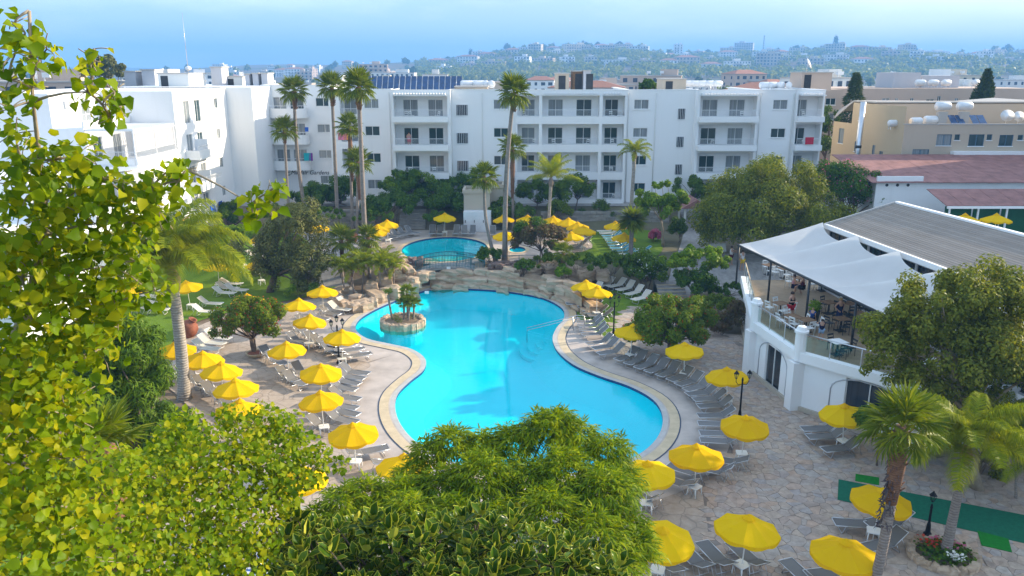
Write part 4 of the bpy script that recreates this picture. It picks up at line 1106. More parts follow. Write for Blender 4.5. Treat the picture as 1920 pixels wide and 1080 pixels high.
for k, px in enumerate((1425, 1441, 1455, 1470)):
    tank(fx(px, 95), 95, zr, "%s of the tanks against the salmon roof hut" % nth(k), .8, True, .4 * k)
def dish(x, y, z, s, label, rz=0.3):
    r = empty("satellite_dish", (x, y, z), rz, label, "satellite dish")
    m = MB(); m.smooth = True; m.lathe([(.02, 0), (.3 * s, .03 * s), (.6 * s, .13 * s), (.62 * s, .15 * s)], (0, 0, 0), 16)
    R = Matrix.Rotation(radians(65), 3, 'X'); m.v = [tuple(R @ Vector(v) + Vector((0, 0, .9 * s))) for v in m.v]; m.build("reflector", M_tank, r)
    MB().tube([(0, .1, 0), (0, .05, .9 * s)], .04, 5).build("mast", M_alu, r)
    MB().tube([(0, -.05, .6 * s), (0, -.75 * s, 1.0 * s)], .02, 4).build("feed_arm", M_alu, r); return r
dish(fx(1496, 97), 96, 17.2, 1.0, "white satellite dish standing on the salmon roof hut", 1.0)
ant = empty("antenna_mast", (fx(357, 92), 93.5, 17.1), 0, "very thin tall antenna above the cream roof hut", "antenna")
MB().tube([(0, 0, 0), (0, 0, 6.5)], [.05, .02], 5).build("pole", M_alu, ant); m = MB(); m.lathe([(.02, -.3), (.3, -.15), (.35, 0), (.3, .15), (.02, .3)], (0.05, 0, .5), 12); m.build("globe", M_tank, ant)

# ---- towels, laundry and furniture on balconies
def towel(x, y, z, w, h, mat, label, rz=0.0):
    r = MB(); n = 6
    for k in range(n):
        a, b = -w / 2 + w * k / n, -w / 2 + w * (k + 1) / n; ya, yb_ = -.03 * sin(k * 1.9) - .02, -.03 * sin((k + 1) * 1.9) - .02
        r.quad((a, ya, -h), (b, yb_, -h), (b, -.02, 0), (a, -.02, 0)); r.quad((a, .03, 0), (b, .03, 0), (b, .04, -h * .5), (a, .04, -h * .5)); r.quad((a, -.02, 0), (b, -.02, 0), (b, .03, 0), (a, .03, 0))
    return tag(r.build("towel", mat, None, (x, y, z), (0, 0, rz)), label, "towel")
for px, py, w, h, mt, lab in ((578, 291, .8, .9, 1, "teal towel on the lowest rounded balcony"), (584, 291, .5, .9, 2, "purple towel on the lowest rounded balcony"), (577, 243, .4, .5, 0, "blue cloth on the middle rounded balcony")):
    p = AT(px, py, 94.0); towel(p.x, 93.55, p.z + .3, w, h, M_towel[mt], lab)
for px, py, w, h, mt, lab in ((642, 254, 1.0, .8, 5, "pink patterned towel on the balcony behind the tall palms"), (650, 254, .8, .8, 6, "orange towel on the balcony behind the tall palms")):
    p = AT(px, py, 91); towel(p.x, 91.0, p.z + .3, w, h, M_towel[mt], lab)
p = AT(1518, 261, 86.2); towel(p.x, 86.22, p.z + .2, .9, .75, M_towel[3], "bright red towel on the balcony at the right end of the hotel")
for (y, z, w, mt, lab) in ((77.5, 4.7, 1.3, 0, "blue towel hanging over a low balcony of the left wing"), (79.6, 4.7, .9, 0, "second blue cloth on the low balcony of the left wing"), (71.0, 4.6, .8, 3, "red towel on a lower balcony of the left wing"), (70.0, 4.6, .7, 6, "orange towel on a lower balcony of the left wing"), (69.0, 7.6, 1.2, 4, "lime green cloth on a balcony of the left wing"), (62, 4.6, 1.0, 0, "blue patterned towel on the nearest low balcony of the left wing")):
    towel(WX + (1.35 if y > 65 else 1.85), y, z, w, .8, M_towel[mt], lab, pi / 2)

# ---- service hut by the round pool
hut = empty("service_hut", (fx(890, 81), 81, 1.5), 0, "beige service hut with a flat parapet roof beside the round pool", "hut")
hx0, hx1 = fx(868, 81), fx(918, 81)
wp(MB().bx(hx0, hx1, 81, 84, 1.5, 5.3).build("wall", M_beige), hut)
wp(MB().bx(hx1 - .002 + .01, fx(943, 83), 82.5, 85, 1.5, 5.6).build("wall", M_beige), hut)
for (a, b, c_, d, z) in ((hx0 - .12, hx1 + .12, 80.88, 84.1, 5.3), (hx1 - .05, fx(943, 83) + .12, 82.38, 85.1, 5.62)):
    m = MB(); z += .003
    m.bx(a, b, c_, c_ + .25, z, z + .35); m.bx(a, b, d - .25, d, z, z + .35); m.bx(a, a + .25, c_ + .252, d - .252, z, z + .35); m.bx(b - .25, b, c_ + .252, d - .252, z, z + .35)
    wp(m.build("parapet", M_beige), hut)
wp(MB().bx(fx(917, 84), fx(930, 84), 83.3, 84, 5.97, 6.7).build("chimney", M_beige), hut)
cab = empty("white_cabinet", (fx(890, 79.8), 79.8, 1.5), 0, "tall white pump cabinet in front of the beige hut", "cabinet")
cx0, cx1 = fx(867, 79.8), fx(920, 79.8)
wp(MB().bx(cx0, cx1, 79.8, 80.95, 1.5, 3.6).build("body", M_railing), cab)
for k in range(3):
    a = cx0 + .06 + (cx1 - cx0 - .06) * k / 3; d = wp(MB().bx(a, a + (cx1 - cx0) / 3 - .08, 79.76, 79.797, 1.58, 3.54).build("door", M_railing), cab)
    h_ = MB().bx(a + .1, a + .16, 79.70, 79.757, 2.5, 2.75).build("handle", M_steel_dark); h_.parent = d
rp_ = empty("gatehouse_roof", (fx(1310, 80), 80, 3), 0, "small red roofed gate pavilion beside the large tree", "pavilion")
rp_.location.z = H(0, 80)
gx0, gx1 = fx(1288, 80), fx(1335, 80)
for x in (gx0 + .2, gx1 - .2):
    for yy in (80.2, 83): wp(MB().bx(x - .1, x + .1, yy - .1, yy + .1, 1.4, 4.0).build("post", M_white2), rp_)
m = MB(); xm = (gx0 + gx1) / 2; m.add([(gx0 - .3, 79.8, 3.9), (xm, 79.8, 4.8), (gx1 + .3, 79.8, 3.9), (gx0 - .3, 83.5, 3.9), (xm, 83.5, 4.8), (gx1 + .3, 83.5, 3.9)], ((0, 1, 4, 3), (1, 2, 5, 4), (0, 2, 1), (3, 4, 5), (0, 3, 5, 2))); wp(m.build("roof", M_redroof), rp_)

# ---- ochre apartment building on the right
och = empty("ochre_building", (48, 82, 3.2), 0, "ochre and sand coloured apartment building with roof tanks at right", "building")
X0 = fx(1690, 82); ZT = 12.1
hs = []
def pxh(Y, a, b, y0, y1, x0): return (fx(a, Y) - x0, fx(b, Y) - x0, AT(a, y1, Y).z, AT(a, y0, Y).z)
hs = [pxh(82, a, b, y0, y1, X0) for a, b, y0, y1 in ((1753, 1781, 252, 273), (1786, 1796, 252, 263), (1813, 1842, 252, 274), (1846, 1856, 252, 263), (1870, 1896, 253, 274), (1904, 1914, 253, 263), (1711, 1742, 280, 297),
      (1757, 1783, 304, 324), (1816, 1842, 304, 324), (1875, 1902, 304, 324))]
m = MB(); facade(m, (X0, 82), (1, 0), 19, 3.2, ZT, hs); m.quad((X0, 82, ZT - .4), (X0 + 19, 82, ZT - .4), (X0 + 19, 88, ZT - .4), (X0, 88, ZT - .4)); wp(m.build("wall", M_sand), och)
wp(MB().bx(X0 - .05, X0 + 19, 81.95, 82.2, ZT + .002, ZT + .1).build("coping", M_roofgrey), och)
M_frblue = simple("blue_grey_window_frame", (0.10, 0.19, 0.26), 0.5)
for h in hs: window(och, (X0, 82), (1, 0), *h, .1, 2 if h[1] - h[0] > 1 else 1, None, M_frblue)
a_ = pxh(82, 1782, 1925, 283, 303, X0); wp(MB().bx(X0 + a_[0], X0 + a_[1] + 3, 81.2, 81.99, a_[2], a_[3]).build("balcony", M_white), och)
# left flank, set back at an angle: facing left
F0 = Vector((X0, 82.0)); F1 = Vector((fx(1560, 96), 96.0)); Uf = (F0 - F1).normalized(); Wf = (F0 - F1).length
hh = [(Wf * a, Wf * b, z0_, z1_) for a, b, z0_, z1_ in ((.10, .18, 9.2, 10.9), (.38, .45, 12.0, 13.2), (.36, .40, 8.6, 9.7), (.62, .66, 8.4, 9.6), (.72, .77, 8.0, 9.1), (.78, .82, 11.5, 12.4), (.90, .94, 11.3, 12.2))]
m = MB(); facade(m, tuple(F1), tuple(Uf), Wf, 3.2, 11.6, [h for h in hh if h[3] < 11.6])
wp(m.build("wall", M_ochre), och)
for h in hh:
    if h[3] < 11.6: window(och, tuple(F1), tuple(Uf), *h, .1, 1, None, M_frblue)
G0 = F1 + Uf * Wf * .28; Wg = Wf * .72 - .01
m = MB(); facade(m, tuple(G0), tuple(Uf), Wg, 11.6, 13.9, [(h[0] - Wf * .28, h[1] - Wf * .28, h[2], h[3]) for h in hh if h[2] > 11.6 and h[3] < 13.8]); wp(m.build("wall", M_ochre), och)
for h in hh:
    if h[2] > 11.6: window(och, tuple(F1), tuple(Uf), *h, .1, 1, None, M_frblue)
wp(MB().bx(X0 - .5, X0 + 19, 88.0, 88.4, ZT - 1, 13.9).build("upper_wall", M_sand), och)
m = MB(); q = [Vector((F1.x, F1.y, 11.9)), Vector((G0.x, G0.y, 14.0)), Vector((X0 - .4, 88.2, 14.0)), Vector((X0 + 19, 88.2, 14.0)), Vector((X0 + 19, 100, 14.0)), Vector((F1.x + 2, 100, 12.5))]
m.add([tuple(p) for p in q] + [tuple(p + Vector((0, 0, .15))) for p in q], ((0, 1, 2, 3, 4, 5), (6, 7, 8, 9, 10, 11), (0, 6, 7, 1), (1, 7, 8, 2), (2, 8, 9, 3))); wp(m.build("roof", M_roofgrey), och)
# triangle of wall under the sloping eave, chimney pipe
p = AT(1611, 260, 86); fl = empty("chimney_flue", (p.x, 86, 3.2), 0, "tall silver flue pipe standing against the ochre wall", "chimney")
MB().tube([(0, 0, 0), (0, 0, 11.0)], .28, 12).build("pipe", M_alu, fl); MB().tube([(0, 0, 6.2), (0, 0, 6.5)], .31, 12).build("collar", M_steel_dark, fl)
for k, (px, py, hz, lab) in enumerate(((1757, 205, 1, "white water tank on a tall stand above the ochre roof"), (1797, 205, 1, "white water tank on the second tall stand above the ochre roof"))):
    x = fx(px, 84); r = empty("water_tank", (x, 84, ZT - .4), 0, lab, "water tank", "rooftop water tanks")
    MB().bx(-.45, .45, -.3, .3, 0, 1.6).build("stand", M_roofgrey, r)
    m = MB(); m.smooth = True; m.lathe([(.02, -.8), (.3, -.76), (.43, -.64), (.43, .64), (.3, .76), (.02, .8)], (0, 0, 0), 14); m.v = [(v[2], v[1], v[0] + 2.15) for v in m.v]; m.build("drum", M_tank, r)
    for q in range(2): MB().box((1.0 + .75 * q, -.5, .7), (.68, 1.7, .06), 0, radians(38)).build("solar_panel", M_solar, r)
tank(fx(1737, 84), 84, ZT - .4, "white drum tank left of the tall tank stands", .95); tank(fx(1712, 83), 83.2, ZT - .4, "white ribbed tank at the left edge of the ochre roof", .85, True, .1)
tank(fx(1675, 83), 83.6, ZT - .6, "silver tank lying on the corner of the ochre roof", .8)
dish(fx(1878, 84), 84, ZT - .2, 1.05, "round satellite dish on the ochre roof, left of the pair", -.3); dish(fx(1900, 84), 84, ZT - .2, .95, "round satellite dish on the ochre roof, right of the pair", -.2)
for k, px in enumerate((1793, 1808)): p = AT(px, 321, 81.4); ac_unit(p.x, 81.3, p.z, 0, "white air conditioner under the ochre balcony, %s of two" % ("left", "right")[k])

# ---- low white building with a red sheet roof, kiosk
low = empty("red_roofed_building", (42, 72, 3), 0, "low white building with a red sheet roof behind the grey roof", "building")
lx0 = fx(1648, 72); Zt = AT(1700, 342, 72).z
m = MB(); lh = [pxh(72, 1795, 1821, 357, 368, lx0), pxh(72, 1852, 1880, 357, 368, lx0)]
facade(m, (lx0, 72), (1, 0), 20, 1.5, Zt, lh); facade(m, (lx0, 80), (0, -1), 8, 1.5, Zt, []); wp(m.build("wall", M_white), low)
for h in lh: window(low, (lx0, 72), (1, 0), *h, .1, 4)
for k in range(3): wp(MB().lathe([(.14, 0), (.14, .03)], (0, 0, 0), 10).build("vent_hole", M_steel_dark, None, (fx(1668 + 20 * k, 72), 71.99, AT(1668, 347, 72).z), (pi / 2, 0, 0)), low)
nsh = 16
for k in range(nsh):
    a, b = lx0 - .6 + 21 * k / nsh, lx0 - .6 + 21 * (k + 1) / nsh
    z0_, z1_ = Zt + .06 + (.012 if k % 2 else 0), Zt + 1.55 + (.012 if k % 2 else 0)
    mm = MB(); mm.add([(a, 71.6, z0_), (b + .03, 71.6, z0_), (b + .03, 81.4, z1_), (a, 81.4, z1_), (a, 71.6, z0_ - .06), (b, 71.6, z0_ - .06), (b, 81.4, z1_ - .06), (a, 81.4, z1_ - .06)], ((0, 1, 2, 3), (4, 7, 6, 5), (0, 4, 5, 1), (1, 5, 6, 2), (0, 3, 7, 4)))
    wp(mm.build("roof_sheet", M_redroof), low)
wp(MB().bx(lx0, lx0 + fx(1735, 72) - lx0, 71.9, 72.1, Zt - .1, Zt + .55).build("parapet", M_white), low)
kio = empty("garden_kiosk", (40, 66, 3), 0, "open kiosk with a red roof and green panels at the right edge", "kiosk")
kx0 = fx(1775, 67); kz = AT(1800, 380, 66).z
for k in range(8):
    a = kx0 - .4 + 1.5 * k; wp(MB().box((a + .75, 67.3, kz + .25), (1.47, 3.6, .06), 0, radians(14)).build("roof_sheet", M_redroof), kio)
wp(MB().bx(kx0 - .3, kx0 + 11.6, 65.45, 65.6, kz - .42, kz - .22).build("fascia", M_white), kio)
M_green = simple("green_panel", (0.015, 0.10, 0.045), 0.7)
for k in range(5):
    x = kx0 + 2.4 * k; wp(MB().bx(x, x + .12, 65.7, 65.82, 2.0, kz - .3).build("post", M_white), kio)
    if k < 4: wp(MB().bx(x + .14, x + 2.38, 66.6, 66.66, 2.0, kz - .4).build("green_panel", M_green), kio)
wp(MB().bx(kx0 - .5, kx0 + 12, 64, 70, 1.5, 4.0).build("base", M_white), kio)

# ---- grey flat behind, with its roof block
gb = empty("grey_flats", (fx(1730, 120), 120, 3), 0, "wide grey flats with roof tanks behind the ochre building", "building")
gx0, gx1 = fx(1490, 120), fx(1935, 120); gz = AT(1700, 166, 120).z
hs = [pxh(120, a, b, y0, y1, gx0) for a, b, y0, y1 in ((1648, 1662, 184, 193), (1672, 1678, 184, 193), (1700, 1707, 184, 193), (1730, 1745, 186, 193), (1783, 1790, 184, 193), (1750, 1757, 180, 193), (1875, 1883, 190, 196), (1893, 1900, 190, 196))]
m = MB(); facade(m, (gx0, 120), (1, 0), gx1 - gx0, 3, gz, hs); m.quad((gx0, 120, gz), (gx1, 120, gz), (gx1, 134, gz), (gx0, 134, gz)); facade(m, (gx0, 134), (0, -1), 14, 3, gz, []); wp(m.build("wall", M_pinkbeige), gb)
for h in hs: window(gb, (gx0, 120), (1, 0), *h, .1, 2, sill=False)
wp(MB().bx(fx(1665, 124), fx(1715, 124), 124, 130, gz + .01, AT(1690, 136, 124).z).build("roof_block", M_grey_wall), gb)
wp(MB().bx(fx(1717, 125), fx(1787, 125), 125, 130, gz + .01, AT(1690, 142, 125).z).build("roof_block", M_grey_wall), gb)
for k, px in enumerate((1712, 1736, 1760, 1815)): tank(fx(px, 122), 121.5, gz, "%s white tank on the roof of the grey flats" % nth(k), 1.0, True, .2 * k)
sb = empty("salmon_flats", (fx(1560, 108), 108, 3), 0, "narrow salmon coloured flats between the hotel and the conifer", "building")
a, b, zt = fx(1530, 108), fx(1572, 108), AT(1550, 168, 108).z
hs = [(fx(1542, 108) - a, fx(1561, 108) - a, AT(0, 197, 108).z, AT(0, 184, 108).z), (fx(1542, 108) - a, fx(1561, 108) - a, AT(0, 225, 108).z, AT(0, 212, 108).z)]
m = MB(); facade(m, (a, 108), (1, 0), b - a, 3, zt, hs); facade(m, (b, 108), (0, 1), 10, 3, zt, []); m.quad((a, 108, zt), (b, 108, zt), (b, 118, zt), (a, 118, zt)); wp(m.build("wall", M_pinkbeige), sb)
for h in hs: window(sb, (a, 108), (1, 0), *h, .1, 2)
# neighbouring block to the right, outside the picture, whose shade lies over the right half of the garden
nb = empty("neighbour_block", (65, 55, 0), 0, "tall white apartment block standing right of the restaurant", "building")
m = MB(); nh = [(u, u + 1.6, z + 1, z + 2.2) for z in (1, 4, 7, 10, 13, 16) for u in range(3, 56, 6)]
facade(m, (58.5, 84), (0, -1), 60, 0, 21, nh); facade(m, (58.5, 24), (1, 0), 14, 0, 21, []); facade(m, (72.5, 24), (0, 1), 60, 0, 21, []); facade(m, (72.5, 84), (-1, 0), 14, 0, 21, [])
m.quad((58.5, 24, 20.7), (72.5, 24, 20.7), (72.5, 84, 20.7), (58.5, 84, 20.7)); wp(m.build("wall", M_white2), nb)
for h in nh: window(nb, (58.5, 84), (0, -1), *h, .1, 2)
# ================================================================== restaurant terrace
res = empty("restaurant_building", (20, 45, 0), 0, "white restaurant with a raised glass railed terrace and grey roof", "restaurant")
TZ = 3.0
TP = [(16.6, 55.0), (14.3, 44.6), (15.1, 39.4), (19.4, 34.6), (28, 34.6)]
M_tile = simple("tan_terrace_tile", (0.34, 0.25, 0.16), 0.6, var=0.12, scale=2)
def seg(i): a, b = Vector(TP[i]), Vector(TP[i + 1]); return a, (b - a).normalized(), (b - a).length
# terrace floor and rim
poly = TP + [(34, 34.6), (34, 55)]
m = MB(); m.prism(poly if area2(poly) > 0 else poly[::-1], TZ - .3, TZ); wp(m.build("terrace_floor", M_tile), res)
for i in range(4):
    a, u, Ln = seg(i); n = Vector((-u.y, u.x)); n = n if n.x < 0 or (i > 1 and n.y < 0) else -n
    U = u if Vector((u.y, -u.x)).dot(n) > 0 else -u; O = a if U is u or U == u else a + u * Ln
    hs = []
    if i == 1:
        w0 = (Vector(G(1466, 690)[:2]) - a).dot(u)
        hs = [(1.6, 3.4, .12, 2.45)]
    if i == 2: hs = [(2.6, 5.0, .25, 2.55)]
    if U != u: hs = [(Ln - h[1], Ln - h[0], h[2], h[3]) for h in hs]
    m = MB(); facade(m, (O.x + n.x * .0, O.y + n.y * .0), tuple(U), Ln, 0, TZ - .3, hs, .18); wp(m.build("wall", M_white), res)
    for h in hs: window(res, tuple(O), tuple(U), *h, .12, 2, M_glass_dark)
    # arched recess mouldings beside the openings
    if i in (1, 2):
        mm = MB(); hm = hs[0]; cu = (hm[0] - 1.0 if U == u else hm[1] + 1.0); cu = (hm[0] + hm[1]) / 2; rr = (hm[1] - hm[0]) / 2 + .75
        P_ = lambda uu, zz: (O.x + U.x * uu + n.x * .012, O.y + U.y * uu + n.y * .012, zz)
        arc = [P_(cu - rr, 0)] + [P_(cu - rr * cos(t * pi / 12), 1.75 + .85 * sin(t * pi / 12)) for t in range(13)] + [P_(cu + rr, 0)]
        mm.tube(arc, .035, 5); wp(mm.build("arch_moulding", M_grey_wall), res)
    mid = a + u * (Ln / 2); ang = atan2(u.y, u.x)
    wp(MB().box((mid.x + n.x * .05, mid.y + n.y * .05, TZ + .0), (Ln + .12, .42, .52), ang).build("rim", M_white), res)
    wp(MB().box((mid.x + n.x * .06, mid.y + n.y * .06, .12), (Ln, .16, .24), ang).build("plinth", M_beige), res)
    gp = max(2, int(Ln / 1.6))
    for k in range(gp):
        q = a + u * (Ln * (k + .5) / gp); g = wp(MB().box((q.x, q.y, TZ + .72), (Ln / gp - .09, .015, .82), ang).build("glass_panel", M_clear), res)
    for k in range(gp + 1):
        q = a + u * (Ln * k / gp); wp(MB().tube([(q.x, q.y, TZ + .26), (q.x, q.y, TZ + 1.22)], .025, 6).build("railing_post", M_alu), res)
    wp(MB().tube([(a.x, a.y, TZ + 1.24), (a.x + u.x * Ln, a.y + u.y * Ln, TZ + 1.24)], .035, 6).build("handrail", M_alu if i else M_band), res)
for (x, y) in TP[1:4]:
    pil = MB(); pil.box((x, y, 1.35), (.9, .6, 2.7), .2); wp(pil.build("pillar", M_white), res)
    ps = MB(); ps.lathe([(.3, 2.75), (.3, 4.25), (.36, 4.28), (.36, 4.4), (.3, 4.43), (.22, 4.62), (.01, 4.68)], (x, y, 0), 12); wp(ps.build("rail_pier", M_white), res)
# back glass wall, posts and roof
E0, E1 = Vector((20.9, 52.4)), Vector((23.6, 31)); R0, R1 = Vector((25.3, 52.0)), Vector((28.6, 31)); K0, K1 = Vector((30.5, 51.6)), Vector((34.5, 31))
u = (E1 - E0).normalized(); Ln = (E1 - E0).length; nb_ = 9
m = MB(); facade(m, (E0.x + .3, E0.y), tuple(u), Ln, TZ, 7.3, [(Ln * k / nb_ + .1, Ln * (k + 1) / nb_ - .1, TZ + .1, 7.1) for k in range(nb_)], .12); wp(m.build("wall", M_grey_wall), res)
for k in range(nb_): window(res, (E0.x + .3, E0.y), tuple(u), Ln * k / nb_ + .1, Ln * (k + 1) / nb_ - .1, TZ + .1, 7.1, .1, 2, M_glass_dark, M_steel_dark, False)
m = MB(); facade(m, (K0.x, K0.y), tuple((E0 - K0).normalized()), (E0 - K0).length, TZ, 7.4, []); m.add([(E0.x, E0.y, 7.4), (R0.x, R0.y, 8.95), (K0.x, K0.y, 7.4)], ((0, 1, 2),)); wp(m.build("gable_wall", M_white), res)
M_sheet = None
def roof_sheet_mat():
    m, N, K = new_mat("grey_roof_boards"); p = pos(N)
    f = noise(N, K, p, 0.5, 6); oi = N.new("ShaderNodeObjectInfo")
    c = ramp(N, K, mixc(N, K, .4, f, oi.outputs["Random"]), [(.25, (0.25, 0.205, 0.165)), (.75, (0.33, 0.275, 0.225))])
    bsdf(N, K, c, .75, 0, .3, noise(N, K, p, 9, 4), .2, .01); return m
M_sheet = roof_sheet_mat()
nr = 26
def roof_strips(A0, A1, B0, B1, za, zb, rows, thick=.045):
    for k in range(rows):
        s0, s1 = k / rows, (k + 1) / rows + .012
        P = []
        for (e0, e1, s) in ((A0, B0, s0), (A1, B1, s0), (A1, B1, s1), (A0, B0, s1)):
            q = e0.lerp(e1, min(1, s)); P.append((q.x, q.y, za + (zb - za) * min(1, s) + (.014 if s == s0 else 0)))
        m = MB(); n0 = [tuple(p) for p in P]; n1 = [(p[0], p[1], p[2] - thick) for p in P]
        m.add(n0 + n1, ((0, 1, 2, 3), (7, 6, 5, 4), (0, 4, 5, 1), (1, 5, 6, 2), (2, 6, 7, 3), (3, 7, 4, 0))); wp(m.build("roof_board", M_sheet), res)
roof_strips(E0, E1, R0, R1, 7.5, 9.05, nr); roof_strips(K0, K1, R0, R1, 7.5, 9.05, 12)
def beam(a, b, za, zb, w, h, mat, name):
    m = MB(); d = Vector((b.x - a.x, b.y - a.y, zb - za)); n = Vector((-d.y, d.x, 0)).normalized() * w / 2; up_ = Vector((0, 0, h))
    A, B = Vector((a.x, a.y, za)), Vector((b.x, b.y, zb)); P = [A - n, A + n, B + n, B - n]; P = P + [p + up_ for p in P]
    m.add(P, ((0, 3, 2, 1), (4, 5, 6, 7), (0, 1, 5, 4), (1, 2, 6, 5), (2, 3, 7, 6), (3, 0, 4, 7))); return wp(m.build(name, mat), res)
beam(E0, E1, 7.28, 7.28, .18, .3, M_white, "fascia"); beam(R0, R1, 9.02, 9.02, .3, .12, M_white, "ridge_cap"); beam(E0, R0, 7.42, 8.97, .16, .18, M_roofgrey, "barge_board")
# tensile canopy: four scalloped bays from the eave beam up to masts at the wall
can = empty("terrace_canopy", (16, 54, 3), 0, "white tensile canopy with four peaks over the restaurant terrace", "canopy")
C0, C1 = Vector((15.7, 54.2)), Vector((18.9, 35.3)); nbay = 5
nu, nv = 18, 14
for bnum in range(nbay):
    m = MB(); m.smooth = True; V = []; F = []
    for i in range(nu + 1):
        s = i / nu; gl = (bnum + s) / nbay; f0 = C0.lerp(C1, gl); b0 = (E0 + Vector((-.15, 0))).lerp(E1 + Vector((-.15, 0)), gl)
        pk = (1 - s) ** 1.5 * .95 + .22 * s ** 3
        for j in range(nv + 1):
            v = j / nv; p = f0.lerp(b0, v * (1 - .10 * (sin(pi * s) ** 1.0) * v))
            z = 5.75 + 1.05 * v + .9 * pk * v ** 1.5 - .3 * sin(pi * v) * sin(pi * s)
            V.append((p.x, p.y, z))
    for i in range(nu):
        for j in range(nv): a = i * (nv + 1) + j; F.append((a, a + nv + 1, a + nv + 2, a + 1))
    m.add(V, F); wp(m.build("fabric_bay", M_tent), can)
m = MB(); m.tube([(C0.x, C0.y, 5.72), (C1.x, C1.y, 5.72)], .08, 6); wp(m.build("eave_beam", M_steel_dark), can)
for k in range(5):
    q = C0.lerp(C1, k / 4 * .98 + .01); wp(MB().tube([(q.x, q.y, TZ), (q.x, q.y, 5.7)], .07, 8).build("post", M_steel_dark), can)
# ---- tables and chairs
def chair_proto(name, mat):
    r = empty(name, (0, 0, 0))
    MB().bx(-.21, .21, -.21, .21, .43, .465).build("seat", mat, r)
    for sx in (-.19, .19):
        MB().tube([(sx, -.19, 0), (sx, -.19, .43)], .018, 5).build("leg", mat, r); MB().tube([(sx, .2, 0), (sx, .19, .45), (sx, .26, .88)], .018, 5).build("leg", mat, r)
    m = MB(); m.box((0, .265, .84), (.42, .025, .1), 0, -.15); m.box((0, .235, .66), (.38, .02, .07), 0, -.15); m.build("backrest", mat, r); return r
def table_proto(name, mat, top):
    r = empty(name, (0, 0, 0)); MB().bx(-.4, .4, -.4, .4, .72, .755).build("table_top", top, r)
    MB().tube([(0, 0, 0.03), (0, 0, .72)], .04, 8).build("pedestal", mat, r); MB().bx(-.26, .26, -.26, .26, 0, .03).build("base", mat, r); return r
ch_w = chair_proto("terrace_chair", M_plastic); ch_b = chair_proto("terrace_chair", M_steel_dark); tb_b = table_proto("terrace_table", M_steel_dark, M_wood); tb_w = table_proto("terrace_table", M_steel_dark, M_plastic)
first = {}
def put(proto, x, y, z, rz, label, cat, grp):
    k = proto.name
    if k in first: o = copy_tree(proto)
    else: o = proto; first[k] = 1
    o.location = (x, y, z); o.rotation_euler = (0, 0, rz); tag(o, label, cat, grp); return o
def place(px, py, z=TZ): p = G(px, py, z); return p.x, p.y
TABS = [(1462, 590, 'b', 'w', "by the left rail pier"), (1484, 615, 'b', 'w', "beside the man in red shorts"), (1510, 622, 'b', 'w', "in the rail corner beside the two children"), (1497, 540, 'b', 'w', "with the seated couple"), (1440, 515, 'b', 'w', "at the back end of the terrace"),
        (1470, 522, 'b', 'w', "behind the first canopy post"), (1552, 588, 'b', 'b', "behind the dark planter"), (1592, 590, 'b', 'b', "right of the woman in the dark dress"), (1575, 620, 'b', 'b', "in front of the woman in the dark dress"), (1568, 665, 'w', 'b', "at the near glass rail"), (1608, 610, 'b', 'b', "under the canopy beside the big tree"), (1540, 545, 'b', 'w', "under the second canopy bay")]
for k, (px, py, t, c_, wh) in enumerate(TABS):
    x, y = place(px, py); put(tb_b if t == 'b' else tb_w, x, y, TZ + .002, .3, "%s terrace table %s" % ("dark square" if t == 'b' else "pale square", wh), "table", "terrace tables")
    for j, (dx, dy, rz) in enumerate(((-.62, .1, pi / 2), (.62, -.1, -pi / 2), (.05, .64, 0), (-.05, -.64, pi))):
        if (k + j) % 5 == 4: continue
        put(ch_w if c_ == 'w' else ch_b, x + dx, y + dy, TZ + .002, rz + .3 + rng.uniform(-.3, .3), "%s %s chair at the table %s" % ("white" if c_ == 'w' else "dark", ("left", "right", "far", "near")[j], wh), "chair", "terrace chairs")
for k, (px, z) in enumerate(((765, 12.2), (775, 12.2), (822, 12.2), (770, 6.2), (815, 6.2), (985, 12.2), (1000, 9.2), (1040, 9.2), (1055, 9.2), (1100, 9.2), (1145, 12.2), (1160, 12.2), (1150, 9.2), (1150, 3.2), (1330, 9.2), (1345, 9.2), (1385, 12.2), (1500, 12.2), (1505, 9.2), (1148, 6.2))):
    fl_ = {12.2: 'top', 9.2: 'third', 6.2: 'second', 3.2: 'ground'}[z]
    put(ch_w, fx(px, 87.9), 87.9 if 960 < px < 1180 else 87.3, z + .065, rng.uniform(-1, 1), "white chair on a %s floor hotel balcony, %s from left of all balcony chairs" % (fl_, nth(sorted((765, 775, 822, 770, 815, 985, 1000, 1040, 1055, 1100, 1145, 1160, 1150, 1150.1, 1330, 1345, 1385, 1500, 1505, 1148)).index(px if k != 13 else 1150.1))), "chair", "balcony chairs")
pt = empty("terrace_planter", (*place(1524, 612), TZ), 0, "tall dark square planter with a clipped shrub on the terrace", "planter")
MB().lathe([(.22, 0), (.36, 1.0), (.36, 1.05), (.3, 1.05), (.3, .95), (.01, .95)], (0, 0, 0), 4, w0=pi / 4).build("pot", M_steel_dark, pt)
# ================================================================== loungers, parasols, tables
def gp(px, py, dz=0.0):
    z = dz
    for _ in range(8):
        p = G(px, py, z); z = H(p.x, p.y) + dz
    return Vector((p.x, p.y, z - dz))

